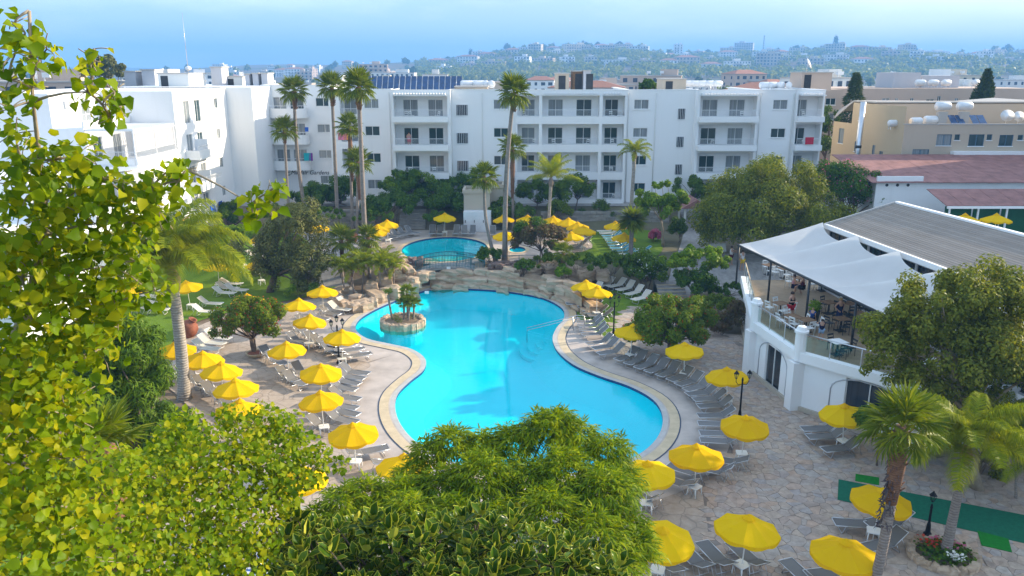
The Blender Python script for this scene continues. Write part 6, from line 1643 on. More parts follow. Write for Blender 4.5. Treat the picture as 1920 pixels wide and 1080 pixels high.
def tree(name, label, cat, base, lobes, leaf, nleaf, size, tpl="quad", trunk_r=.15, bark=None, nclump=26, crf=.38, blossom=None, group=None, stems=1, fork=.45, shell=.5, droop=.3, branches=10, up=.35, bottom=-.35):
    """lobes: list of (centre, radii). trunk with limbs, crown of leaves, optional blossom"""
    base = Vector(base); r = empty(name, base, 0, label, cat, group)
    Cs, Rs = [], []; vol = [l[1][0] * l[1][2] for l in lobes]; tv = sum(vol)
    for (c, rad), v in zip(lobes, vol):
        C, R = ell_clumps(c, rad, max(5, int(nclump * v / tv)), crf * min(rad[0], rad[2]), shell, bottom); Cs.append(C); Rs.append(R)
    C, R = np.concatenate(Cs), np.concatenate(Rs)
    P, A, N = clump_leaves(C, R, nleaf, up, droop); S = size * (.7 + .6 * nr_.rand(nleaf))
    bz = np.array(base)
    leaf_cloud("crown", P - bz, A, N, S, tpl, LF[leaf], r)
    if trunk_r:
        m = MB(); lows = [Vector(l[0]) - Vector((0, 0, l[1][2] * .5)) for l in lobes]; mid = sum(lows, Vector()) / len(lows)
        for s in range(stems):
            o = Vector((rng.uniform(-.25, .25), rng.uniform(-.25, .25), 0)) * (stems > 1)
            f = base + o; top = base.lerp(mid, fork) + o * 2 + Vector((rng.uniform(-.1, .1), rng.uniform(-.1, .1), 0)); top.z = base.z + (mid.z - base.z) * max(fork, .6)
            limb(m, f - base - Vector((0, 0, .1)), top - base, trunk_r * 1.25, trunk_r * .75, 8, .05)
            pick = nr_.choice(len(C), min(branches, len(C)), replace=False)
            for i in pick: limb(m, top - base, Vector(C[i]) - base, trunk_r * .5, trunk_r * .1, 5)
        m.build("trunk", bark or M_bark, r)
    if blossom:
        bl, nb, bs = blossom; P2, A2, N2 = clump_leaves(C, R * 1.04, nb, .5, .1, core=.85)
        P2 = P2[(P2[:, 2] > C[:, 2].min())]; n2 = len(P2)
        leaf_cloud("blossom", P2 - bz, A2[:n2], N2[:n2], bs * (.7 + .6 * nr_.rand(n2)), "round", LF[bl], r)
    return r
def lobe_px(cx, cy, rx, ry, Y, ryf=None):
    c = AT(cx, cy, Y); k = (Y * cos(PITCH) + (CAM_H - c.z) * sin(PITCH)) / FPX
    return (tuple(c), (rx * k, (ryf or rx) * k, ry * k))
def tree_px(name, label, cat, basepx, lobes, leaf, nleaf, size, Y=None, **kw):
    b = gp(*basepx)
    if Y is not None: b = Vector((AT(basepx[0], basepx[1], Y).x, Y, H(0, Y)))
    return tree(name, label, cat, b, [lobe_px(*l, b.y + (l[4] if len(l) > 4 else 0)) if len(l) == 4 else lobe_px(l[0], l[1], l[2], l[3], b.y + l[4]) for l in lobes], leaf, nleaf, size, **kw)

# ---- middle distance trees and shrubs
tree_px("carob_tree", "huge rounded grey green tree behind the restaurant canopy", "tree", (1430, 480), [(1430, 400, 120, 65), (1460, 350, 90, 50), (1375, 420, 75, 50), (1530, 390, 60, 45), (1350, 440, 50, 30, -1), (1480, 430, 90, 40)], "carob", 70000, .21, trunk_r=.35, nclump=150, crf=.36, branches=16)
tree_px("oleander_tree", "dark pink flowered shrub mass right of the huge tree", "tree", (1600, 420), [(1585, 350, 55, 45), (1625, 365, 35, 38), (1548, 330, 30, 30)], "dark", 17000, .22, Y=74, trunk_r=.12, stems=3, nclump=44, blossom=("pink", 900, .16))
tree_px("pepper_tree", "big grey green tree overhanging the restaurant terrace at right", "tree", (1830, 880), [(1760, 560, 85, 50), (1850, 560, 90, 60), (1700, 620, 75, 55), (1800, 640, 110, 75), (1660, 650, 45, 45, 0), (1900, 680, 90, 80), (1720, 700, 65, 45), (1640, 690, 40, 30, .5), (1800, 735, 90, 45)], "pepper", 62000, .16, Y=31, trunk_r=.2, nclump=210, crf=.37, branches=14, stems=2, bark=M_bark_pale, shell=.45)
tree_px("flowering_tree", "round red flowered tree growing from the cream bowl", "tree", (480, 664), [(465, 597, 70, 34), (430, 612, 42, 24), (510, 605, 45, 26), (470, 580, 45, 24)], "lush", 17000, .16, trunk_r=.09, stems=3, nclump=60, blossom=("red", 950, .10), fork=.55)
tree_px("flowering_shrub", "broad red flowered shrub right of the pool", "shrub", (1262, 668), [(1262, 600, 75, 42), (1215, 612, 42, 40), (1312, 612, 38, 38), (1262, 575, 55, 28), (1260, 632, 62, 24, -.3)], "lush", 30000, .17, trunk_r=.09, stems=4, nclump=70, blossom=("red", 900, .10), fork=.4)
tree_px("olive_tree", "old grey olive tree with thick dark trunk on the left lawn", "tree", (508, 548), [(558, 420, 48, 40), (520, 450, 45, 40), (470, 465, 42, 32), (575, 480, 50, 38), (560, 525, 45, 28), (500, 500, 34, 30), (540, 500, 45, 34)], "olive", 34000, .17, trunk_r=.27, stems=2, nclump=110, crf=.4, branches=14, fork=.5)
tree_px("shrub", "low yellowish shrub at the foot of the olive tree", "shrub", (560, 560), [(565, 545, 32, 16)], "bright", 1800, .14, trunk_r=.03, nclump=14)
def front(label, base, lobes, leaf, n, size=.24, Y=None, cat="tree", name="garden_tree", **kw): return tree_px(name, label, cat, base, lobes, leaf, int(n * 1.6), size, Y=Y, **kw)
front("dark rounded tree in front of the rounded balconies", (590, 400), [(590, 368, 36, 22), (560, 376, 24, 16)], "dark", 4200, Y=85, trunk_r=.1)
front("dark tree between the two tallest left palms", (652, 400), [(640, 360, 32, 30), (610, 372, 25, 20)], "dark", 3600, Y=86, trunk_r=.1)
front("spreading dark tree left of the service hut, farther one", (780, 385), [(770, 350, 45, 26), (735, 345, 40, 24), (815, 350, 38, 24)], "dark", 7000, Y=86, trunk_r=.12)
front("bright green patch of tree among the dark row before the hotel", (750, 390), [(745, 352, 32, 22), (790, 338, 24, 14)], "bright", 2600, Y=85, trunk_r=.08)
front("rounded dark bush left of the garden steps", (735, 415), [(735, 385, 46, 30), (705, 388, 30, 24)], "dark", 5500, Y=81.5, cat="shrub", name="garden_bush", trunk_r=.08, stems=3)
front("rounded dark bush right of the garden steps", (825, 400), [(828, 372, 45, 34), (800, 378, 30, 26)], "dark", 5500, Y=83, cat="shrub", name="garden_bush", trunk_r=.08, stems=3)
front("dark tree behind the service hut", (880, 380), [(878, 345, 42, 20), (925, 355, 25, 20)], "dark", 3600, Y=86.2, trunk_r=.08)
front("bush right of the service hut under the parasols", (945, 410), [(950, 393, 34, 24), (975, 400, 26, 18)], "mid", 3600, Y=81.5, cat="shrub", name="garden_bush", trunk_r=.06, stems=3)
front("dark low tree right of the tallest middle palm", (1005, 395), [(1000, 360, 34, 24), (1030, 368, 24, 18)], "dark", 3600, Y=84.5, trunk_r=.08)
front("light green thin trunked tree before the loggias", (1079, 388), [(1078, 355, 36, 24), (1100, 350, 20, 18)], "mid", 3600, Y=84.5, trunk_r=.07)
front("yellowish bush behind the drooping palm", (1045, 410), [(1048, 392, 24, 16)], "lush", 1600, Y=82, cat="shrub", name="garden_bush", trunk_r=.04)
front("clipped ball bush on the bank, largest of three", (1127, 402), [(1127, 390, 14, 13)], "mid", 1200, .16, Y=83.5, cat="shrub", name="clipped_bush", trunk_r=.03)
front("clipped ball bush on the bank, left small one", (1092, 404), [(1092, 397, 7, 6)], "dark", 400, .14, Y=83, cat="shrub", name="clipped_bush", trunk_r=.03)
front("clipped ball bush on the bank, right small one", (1149, 407), [(1149, 402, 7, 6)], "dark", 400, .14, Y=83, cat="shrub", name="clipped_bush", trunk_r=.03)
front("red leaved tree beside the paddling pool", (1022, 490), [(1010, 440, 40, 30), (1035, 450, 28, 26), (985, 448, 24, 22)], "bronze", 4200, .2, trunk_r=.09)
front("green crown mixed into the red leaved tree", (1012, 490), [(1000, 430, 30, 22), (1030, 465, 26, 18)], "dark", 2400, .2, trunk_r=.05)
front("bright layered green tree beside the upper path", (1243, 462), [(1240, 388, 40, 26), (1215, 375, 26, 18), (1262, 372, 26, 20), (1235, 350, 20, 12)], "bright", 6000, .24, trunk_r=.13, bark=M_bark_pale, nclump=34)
front("green trees at the far end of the path", (1295, 385), [(1290, 352, 36, 18), (1325, 362, 22, 16)], "mid", 3000, Y=85.5, trunk_r=.08)
front("white blossom shrub beside the path steps", (1212, 545), [(1212, 507, 38, 32), (1190, 500, 22, 22), (1236, 515, 22, 24)], "mid", 5200, .2, cat="shrub", name="blossom_shrub", trunk_r=.06, stems=3, blossom=("white", 260, .12))
front("flat topped bright tree in front of the terrace", (1302, 560), [(1318, 480, 42, 22), (1290, 495, 40, 20), (1345, 490, 26, 18), (1262, 490, 22, 16)], "bright", 6000, .2, trunk_r=.1, nclump=40)
front("darker round tree right of the path steps", (1312, 565), [(1305, 530, 30, 28), (1290, 520, 22, 20)], "dark", 3600, .2, trunk_r=.07)
for k, (cx, cy, rx, ry, lf, lab) in enumerate(((1360, 545, 42, 12, "dark", "dark clipped hedge below the terrace end"), (1345, 572, 42, 22, "lush", "loose shrub below the dark hedge"), (1395, 585, 32, 30, "bronze", "brownish shrub against the terrace wall"), (1345, 605, 26, 18, "bronze", "dry red shrub behind the red flowered shrub"),
        (1030, 490, 40, 10, "lush", "low ground cover right of the footbridge"), (1090, 492, 45, 14, "mid", "hedge above the right rock wall"), (1150, 490, 30, 16, "mid", "hedge left of the white blossom shrub"), (915, 478, 22, 14, "dark", "dark fern bush right of the footbridge"), (985, 497, 16, 12, "mid", "spiky dark clump on the rock wall"), (1055, 510, 15, 8, "bright", "fresh green tuft on the rock wall"),
        (585, 505, 40, 20, "olive", "grey shrub right of the olive trunk"), (1270, 430, 16, 22, "mid", "upright shrub left of the upper path"), (1228, 440, 10, 10, "pink", "mauve flowering bush on upper right lawn"), (820, 410, 24, 14, "dark", "dark shrub behind the parasol at the round pool"), (610, 400, 40, 10, "mid", "low planting on the stone wall"), (700, 408, 40, 10, "dark", "low hedge behind the three upper parasols"))):
    front(lab, (cx, cy + ry + 2), [(cx, cy, rx, ry)], lf, int(1300 + rx * ry * 2.2), .17, cat="shrub", name="shrub", trunk_r=.03, nclump=18, stems=2)
for lab, base, lobes, lf, n in (("dark hedge below the left wing balconies", (420, 440), [(400, 408, 45, 22), (450, 402, 40, 22), (490, 395, 30, 18)], "mid", 6000), ("bright bush between the olive tree and the left wing", (440, 470), [(440, 445, 42, 20), (400, 440, 34, 18)], "bright", 3600), ("bush behind the feather palm at left", (330, 470), [(330, 450, 60, 26), (280, 460, 40, 24)], "dark", 4000), ("grey green low bush beneath the short left palm", (540, 415), [(540, 400, 26, 16)], "olive", 1800)):
    front(lab, base, lobes, lf, n, .22, cat="shrub", name="hedge", trunk_r=.05, stems=3)
front("dark broad leaved tree right of the heart leaved tree", (255, 905), [(235, 640, 50, 55), (265, 720, 45, 55), (200, 720, 60, 70), (240, 800, 75, 50), (300, 800, 45, 40)], "mid", 26000, .24, Y=27, tpl="lance", trunk_r=.16, nclump=90, crf=.45, droop=.8)
front("leafy shrub at the base of the ringed palm", (330, 870), [(330, 800, 40, 45), (290, 840, 50, 50)], "bright", 5000, .13, Y=33, cat="shrub", name="shrub", trunk_r=.05, stems=3)
front("shrub between the restaurant wall and the fan palm", (1650, 830), [(1640, 785, 30, 30), (1670, 770, 24, 24)], "dark", 3000, .16, Y=33, cat="shrub", name="shrub", trunk_r=.04)
front("dark shrubbery beneath the big right tree", (1830, 880), [(1780, 800, 70, 50), (1870, 800, 70, 60), (1910, 860, 60, 40)], "carob", 9000, .16, Y=32.5, cat="shrub", name="shrub", trunk_r=.06, stems=3)
# far trees
front("rounded pine rising behind the left wing roof", (205, 200), [(205, 130, 34, 20), (180, 135, 25, 14), (232, 135, 20, 14)], "olive", 4000, .5, Y=140, trunk_r=.3, name="pine_tree")
front("tree tops behind the hotel roof", (1215, 200), [(1215, 160, 14, 10)], "dark", 900, .35, Y=112, trunk_r=.2)
front("green trees between the hotel and the ochre building", (1550, 300), [(1545, 260, 22, 45), (1555, 220, 16, 20)], "mid", 3600, .3, Y=100, trunk_r=.2)
def conifer(px, ytop, ybase, Y, wpx, label, name, leaf="conifer", n=5000, col=False):
    a, b = AT(px, ytop, Y), AT(px, ybase, Y); b.z = 3.2; hgt = a.z - b.z; w = wpx * Y / 1440 / 2; r = empty(name, b, 0, label, "tree")
    t = nr_.rand(n) ** (.75 if not col else 1); ang = nr_.rand(n) * 2 * pi
    prof = (1 - t) ** .8 * (1 - .25 * np.cos(t * 38)) if not col else np.minimum(1, (1 - t) * 4) * (.75 + .25 * np.sin(ang * 3 + t * 9))
    rr = w * prof * (.35 + .65 * nr_.rand(n) ** .5); P = np.stack([rr * np.cos(ang), rr * np.sin(ang), .08 * hgt + t * hgt * .92], 1)
    D = np.stack([np.cos(ang), np.sin(ang), np.full(n, -.25 if not col else 1.2)], 1); A = nrm(D + .4 * unit(n)); N = nrm(unit(n) + np.array([0, 0, 1.0])); N = nrm(N - (N * A).sum(1, keepdims=True) * A)
    leaf_cloud("crown", P, A, N, .55 * (.6 + .7 * nr_.rand(n)), "lance" if not col else "quad", LF[leaf], r)
    MB().tube([(0, 0, 0), (0, 0, hgt * .9)], [.3, .04], 7).build("trunk", M_bark, r); return r
conifer(1594, 136, 250, 104, 70, "dark ragged conifer right of the hotel", "conifer_tree", n=6500)
conifer(1842, 134, 200, 112, 38, "dark columnar cypress behind the ochre roof", "cypress_tree", n=5000, col=True)

# ---- palms
def fan_mesh(seed, droop):
    r = random.Random(seed); V = []; F = []; pet = .85; n = 26
    def add(vs_): b = len(V); V.extend(vs_); return b
    b = add([(0, -.03, 0), (pet, -.02, .02), (pet, .02, .02), (0, .03, 0)]); F.append((b, b + 1, b + 2, b + 3))
    for k in range(n):
        w = radians(-125 + 250 * k / (n - 1)); Ln = (.82 + .2 * cos(w)) * r.uniform(.92, 1.06); dw = radians(250 / n * .44)
        o = (pet - .02, 0, .02); L1, L2 = Ln * .58, Ln
        zig = .03 * (1 if k % 2 else -1)
        z1 = .02 - droop * .14 * L1; z2 = z1 - droop * r.uniform(.3, .55) * (L2 - L1) - .03
        m0 = (o[0] + L1 * cos(w - dw), L1 * sin(w - dw), z1 + zig); m1 = (o[0] + L1 * cos(w + dw), L1 * sin(w + dw), z1 - zig)
        t = (o[0] + L2 * cos(w), L2 * sin(w) * .98, z2)
        b = add([o, m0, m1, t]); F.append((b, b + 1, b + 2)); F.append((b + 1, b + 3, b + 2))
    me = bpy.data.meshes.new("frond"); me.from_pydata(V, [], F); me.materials.append(LF["palm"]); me.update(); return me
FAN = [fan_mesh(k, d) for k, d in enumerate((.5, .8, 1.1, 1.5))]
def feather_mesh(seed, elev, L_=2.6, n=44, leaf=.62, plume=.5, hang=1.0):
    r = random.Random(seed); V = []; F = []; p = Vector((0, 0, 0)); a = elev; pts = []; steps = 14
    for k in range(steps + 1):
        pts.append(p.copy()); p = p + Vector((cos(a), 0, sin(a))) * (L_ / steps); a -= radians(90 * hang) / steps * (.5 + 1.1 * k / steps)
    for k in range(steps):
        q, s = pts[k], pts[k + 1]; w = .035 * (1 - k / steps) + .008; b = len(V); V += [(q.x, -w, q.z), (s.x, -w * .9, s.z), (s.x, w * .9, s.z), (q.x, w, q.z)]; F.append((b, b + 1, b + 2, b + 3))
    for k in range(n):
        t = .12 + .88 * k / (n - 1); f = t * steps; i = min(int(f), steps - 1); c = pts[i].lerp(pts[i + 1], f - i); d = (pts[i + 1] - pts[i]).normalized()
        ln = leaf * (sin(pi * min(1, .18 + .82 * t)) ** .6 * .85 + .2) * r.uniform(.85, 1.1)
        for s in (-1, 1):
            side = Vector((0, s, 0)); dr = (d * .55 + side * .9 + Vector((0, 0, r.uniform(-.2, plume)))).normalized()
            mid = c + dr * ln * .5; tip = mid + (dr * .55 + Vector((0, 0, -.75))).normalized() * ln * .55; wd = d * (.022 if n < 80 else .014)
            b = len(V); V += [tuple(c - wd), tuple(c + wd), tuple(mid + wd * 1.1), tuple(tip), tuple(mid - wd * 1.1)]; F.append((b, b + 1, b + 2, b + 4)); F.append((b + 4, b + 2, b + 3))
    me = bpy.data.meshes.new("frond"); me.from_pydata(V, [], F); me.materials.append(LF["feather"]); me.update(); return me
FEA = {e: feather_mesh(i, radians(e)) for i, e in enumerate((80, 58, 36, 12))}
def trunk_curve(base, top, bow=0.0, n=9):
    base, top = Vector(base), Vector(top); return [base.lerp(top, k / n) + Vector((bow * sin(pi * k / n), 0, 0)) for k in range(n + 1)]
def fan_palm(label, basepx, crown, s=1.0, nf=30, r0=.2, r1=.14, bow=0.0, boots=.12, skirt=True, Y=None, group=None, base=None):
    b = base or gp(*basepx); c = AT(crown[0], crown[1], b.y) if Y is None else AT(crown[0], crown[1], Y)
    r = empty("fan_palm", b, 0, label, "palm tree", group); top = c - b; pts = trunk_curve((0, 0, -.1), top, bow)
    k = int(len(pts) * (1 - boots)); n = len(pts) - 1
    rad = [r0 * 1.35 if i == 0 else r0 + (r1 - r0) * i / n for i in range(n + 1)]
    MB().tube(pts, rad, 9).build("trunk", M_palmtrunk, r)
    hb = max(.35, top.length * boots); m = MB(); m.tube([top + Vector((0, 0, -hb)), top + Vector((0, 0, -hb * .4)), top + Vector((0, 0, .1))], [r1 * 1.15, r1 * 1.9, r1 * 1.3], 9)
    for q in range(int(22 * s)):
        w = rng.uniform(0, 2 * pi); z = -hb * rng.random(); x, y = cos(w) * r1 * 1.5, sin(w) * r1 * 1.5
        m.tube([(top.x + x * .7, top.y + y * .7, top.z + z - .1), (top.x + x * 1.5, top.y + y * 1.5, top.z + z + .12)], [.05 * s, .02 * s], 4)
    m.build("leaf_boots", M_palmred, r)
    for q in range(nf):
        e = radians(82 - 125 * ((q + .5) / nf) ** 1.05); w = q * 2.39996 + rng.uniform(-.2, .2); f = FAN[min(3, int(4 * q / nf))]
        o = link("frond", f, r, top + Vector((0, 0, .05)), None, (s * rng.uniform(.88, 1.1),) * 3)
        o.rotation_euler = (Matrix.Rotation(w, 3, 'Z') @ Matrix.Rotation(-e, 3, 'Y') @ Matrix.Rotation(rng.uniform(-.3, .3), 3, 'X')).to_euler()
    return r
def feather_palm(label, basepx, crown, s=1.0, nf=22, r0=.2, r1=.15, bow=0.0, mat=None, base=None, meshes=None, shaft=None, name="feather_palm"):
    b = base or gp(*basepx); c = AT(crown[0], crown[1], b.y); r = empty(name, b, 0, label, "palm tree"); top = c - b
    pts = trunk_curve((0, 0, -.1), top, bow); n = len(pts) - 1
    MB().tube(pts, [r0 * 1.25 if i == 0 else r0 + (r1 - r0) * i / n for i in range(n + 1)], 10).build("trunk", mat or M_queentrunk, r)
    m = MB(); m.tube([top + Vector((0, 0, -.5 * s)), top + Vector((0, 0, -.1)), top + Vector((0, 0, .45 * s))], [r1 * 1.2, r1 * 1.7, r1 * .6], 9); m.build("leaf_bases", shaft or M_palmred, r)
    ms = meshes or FEA; ks = sorted(ms.keys(), reverse=True)
    for q in range(nf):
        w = q * 2.39996 + rng.uniform(-.15, .15); f = ms[ks[min(len(ks) - 1, int(len(ks) * q / nf))]]
        link("frond", f, r, top + Vector((0, 0, .3 * s)), (rng.uniform(-.12, .12), rng.uniform(-.12, .12), w), (s * rng.uniform(.9, 1.1),) * 3)
    return r
TALL = "tall fan palms in the garden"
fan_palm("tall leaning fan palm, leftmost of the three tallest on the left", (578, 432), (551, 172), 1.0, 30, .2, .15, -.3, group=TALL)
fan_palm("tall straight fan palm, middle of the three tallest on the left", (634, 432), (622, 165), 1.0, 30, .2, .15, group=TALL)
fan_palm("tall thick fan palm, rightmost of the three tallest on the left", (686, 486), (672, 165), 1.0, 34, .23, .17, group=TALL)
fan_palm("short fan palm before the rounded balconies", (541, 404), (533, 245), .9, 26, .16, .12, group=TALL)
fan_palm("short fan palm between the middle and right tall palms", (660, 407), (655, 238), .9, 26, .16, .12, boots=.5, group=TALL)
fan_palm("lowest fan palm in front of the balcony with the towels", (668, 410), (671, 305), 1.0, 24, .16, .13, boots=.5, group=TALL)
fan_palm("tallest fan palm right of the round pool", (947, 489), (963, 176), 1.0, 32, .24, .15, -.25, boots=.1, group=TALL)
fan_palm("reddish trunked fan palm behind the tallest middle palm", (962, 402), (961, 278), .95, 24, .15, .13, boots=.6, group=TALL)
fan_palm("curved trunk fan palm right of the round pool", (930, 490), (908, 333), .85, 24, .17, .11, -.35, group=TALL)
CO = {e: feather_mesh(20 + i, radians(e), 3.0, 46, .75, .2, .7) for i, e in enumerate((82, 62, 42, 20))}
feather_palm("feather palm with upright twisted fronds behind the red leaved tree", (1027, 447), (1033, 340), 1.0, 15, .14, .16, meshes=CO, shaft=M_palmtrunk)
feather_palm("feather palm with drooping crown before the hotel", (1182, 400), (1190, 290), .78, 20, .2, .17)
def sword_ball(label, basepx, crown, s, n, r0, name="dragon_tree", leaf="palm", trunk=True, ln=1.2, low=-.55):
    b = gp(*basepx); c = AT(crown[0], crown[1], b.y); r = empty(name, b, 0, label, "palm tree" if trunk else "plant"); top = c - b
    if trunk: MB().tube(trunk_curve((0, 0, -.1), top), [r0 * 1.3] + [r0] * 9, 10).build("trunk", M_palmtrunk, r)
    d = unit(n * 3); d = d[d[:, 2] > low][:n]; A = nrm(d + np.array([0, 0, .1])); N = nrm(np.cross(A, np.cross(np.array([[0, 0, 1.0]]), A) + 1e-6))
    leaf_cloud("crown", np.array(top) + d * .08, A, N, ln * s * (.8 + .35 * nr_.rand(len(d))), "lance", LF[leaf], r); return r
sword_ball("dragon tree with a dense ball crown on the right lawn", (1182, 490), (1185, 415), 1.15, 420, .19)
fan_palm("small fan palm left of the round pool deck", (692, 500), (690, 447), .7, 22, .14, .12, boots=.7)
fan_palm("small bushy palm near the clay jar in the palm bed", (640, 500), (640, 452), .9, 22, .14, .12, boots=.4)
for k, (px, py, cy, s) in enumerate(((650, 552, 505, .75), (664, 556, 512, .8), (678, 552, 500, .85), (655, 540, 490, .8))): feather_palm("%s low arching palm of the clump on the rock planter" % nth(k), (px, py), (px + (k - 1.5) * 9, cy), s * .8, 18, .07, .06, mat=M_palmtrunk, name="cycad_palm")
for k, (px, py, cy) in enumerate(((712, 525, 500), (722, 515, 492), (738, 520, 505))): feather_palm("%s low bright palm right of the palm bed" % nth(k), (px, py), (px, cy), .6, 18, .07, .06, mat=M_palmtrunk, name="cycad_palm")
fan_palm("small fan palm on the rock wall", (1055, 508), (1056, 475), .62, 20, .13, .11, boots=.6)
ip = isl.location
for k, (dx, dy, h_, s, lab) in enumerate(((.35, .2, 1.9, .48, "tallest"), (.1, -.1, 1.2, .42, "left short"), (.75, .1, 1.1, .4, "right short"), (.45, -.35, 1.35, .4, "front"), (-.75, .1, 1.75, .34, "sparse leaning"))):
    b = Vector((ip.x + dx, ip.y + dy, .3)); P_ = b + Vector(((-.25 if k == 4 else .05 * k), .1, h_)); r = fan_palm("%s little fan palm on the pool island" % lab, None, (0, 0), s, 14 if k < 4 else 6, .08, .07, boots=.5, base=b, Y=None) if False else None
    r = empty("fan_palm", b, 0, "%s little fan palm on the pool island" % lab, "palm tree", "palms on the pool island"); top = P_ - b
    MB().tube(trunk_curve((0, 0, -.05), top), .075, 7).build("trunk", M_palmtrunk, r)
    for q in range(16 if k < 4 else 6):
        o = link("frond", FAN[q % 3], r, top, None, (s * rng.uniform(.85, 1.1),) * 3); o.rotation_euler = (Matrix.Rotation(q * 2.4, 3, 'Z') @ Matrix.Rotation(-radians(75 - 90 * q / 16), 3, 'Y')).to_euler()
# bottom right palms
bM = Vector((11.75, 22.6, 0.02)); 
fp = fan_palm("rough trunked fan palm in the bottom right foreground", None, (1690, 805), .82, 27, .17, .15, .12, boots=.38, base=bM)
m = MB()
topM = AT(1690, 805, 22.6) - bM
for q in range(320):   # ragged dead leaf stubs on the upper trunk
    w = rng.uniform(0, 2 * pi); z = topM.z * rng.uniform(.5, 1.0); c0 = Vector((topM.x * z / topM.z, topM.y * z / topM.z, z)); d = Vector((cos(w), sin(w), 0)); a = c0 + d * .15
    m.tube([a, a + d * rng.uniform(.05, .16) + Vector((0, 0, rng.uniform(-.35, .1)))], [.03, .006], 4)
m.build("dead_leaf_stubs", LF["dry"], fp)
QU = {e: feather_mesh(40 + i, radians(e), 3.1, 125, .85, .4, 1.15) for i, e in enumerate((84, 66, 45, 24))}
feather_palm("lush feather palm rising from the round flower bed", None, (1812, 850), .85, 22, .2, .13, mat=M_palmtrunk, base=fbed.location + Vector((.12, .1, .15)), meshes=QU)
for k, (px, py, cy, n, s) in enumerate(((1905, 935, 840, 16, .62), (1890, 900, 790, 12, .55), (1925, 960, 880, 14, .6), (1700, 850, 780, 12, .5), (1730, 860, 790, 10, .45))):
    feather_palm("%s yellowish cane palm of the clumps beside the putting mat" % nth(k), (px, py), (px, cy), s, n, .05, .05, meshes=QU, mat=M_palmtrunk, name="cane_palm")
qb = gp(346, 748)
feather_palm("tall feather palm with ringed pale trunk at the left deck edge", None, (322, 520), 1.5, 26, .34, .27, .1, base=qb, meshes=QU, shaft=bark_mat("fibrous_crown_sheath", (0.22, 0.14, 0.07), (0.38, 0.27, 0.15)))
pb = RAY(190, 1010, 17); fan_palm("fan palm hidden behind the heart leaved tree", None, (190, 850), .55, 18, .22, .2, boots=.4, base=Vector((pb.x, pb.y, 0)))
# flowers in the bed
for lf, n_, lab, cx_, cy_, s_ in (("dark", 900, "bed_leaves", 0, 0, 1), ("pink", 70, "pink_flowers", .35, .35, .6), ("white", 40, "white_flowers", .1, -.6, .3), ("red", 40, "red_flowers", -.4, .3, .5)):
    P = np.stack([cx_ + s_ * .9 * nr_.normal(size=n_) * .5, cy_ + s_ * .8 * nr_.normal(size=n_) * .5, .15 + .28 * nr_.rand(n_) + (.15 if lf != "dark" else 0)], 1); P = P[np.hypot(P[:, 0], P[:, 1]) < 1.0]; n2 = len(P)
    N = nrm(unit(n2) * .5 + np.array([0, 0, 1.0])); A = unit(n2); A = nrm(A - (A * N).sum(1, keepdims=True) * N); leaf_cloud(lab, P, A, N, .13 * (.7 + .6 * nr_.rand(n2)), "round", LF[lf], fbed)
P, A, N = clump_leaves(np.array([[0, 0, 1.25]]), [.38], 700); leaf_cloud("clipped_shrub", P, A, N, np.full(700, .09), "round", LF["bright"], pt)
P, A, N = clump_leaves(np.array([[-.6, .2, .45], [-.2, -.5, .4], [.6, .4, .4]]), [.35, .3, .3], 500); leaf_cloud("undergrowth", P, A, N, np.full(500, .14), "lance", LF["mid"], isl)
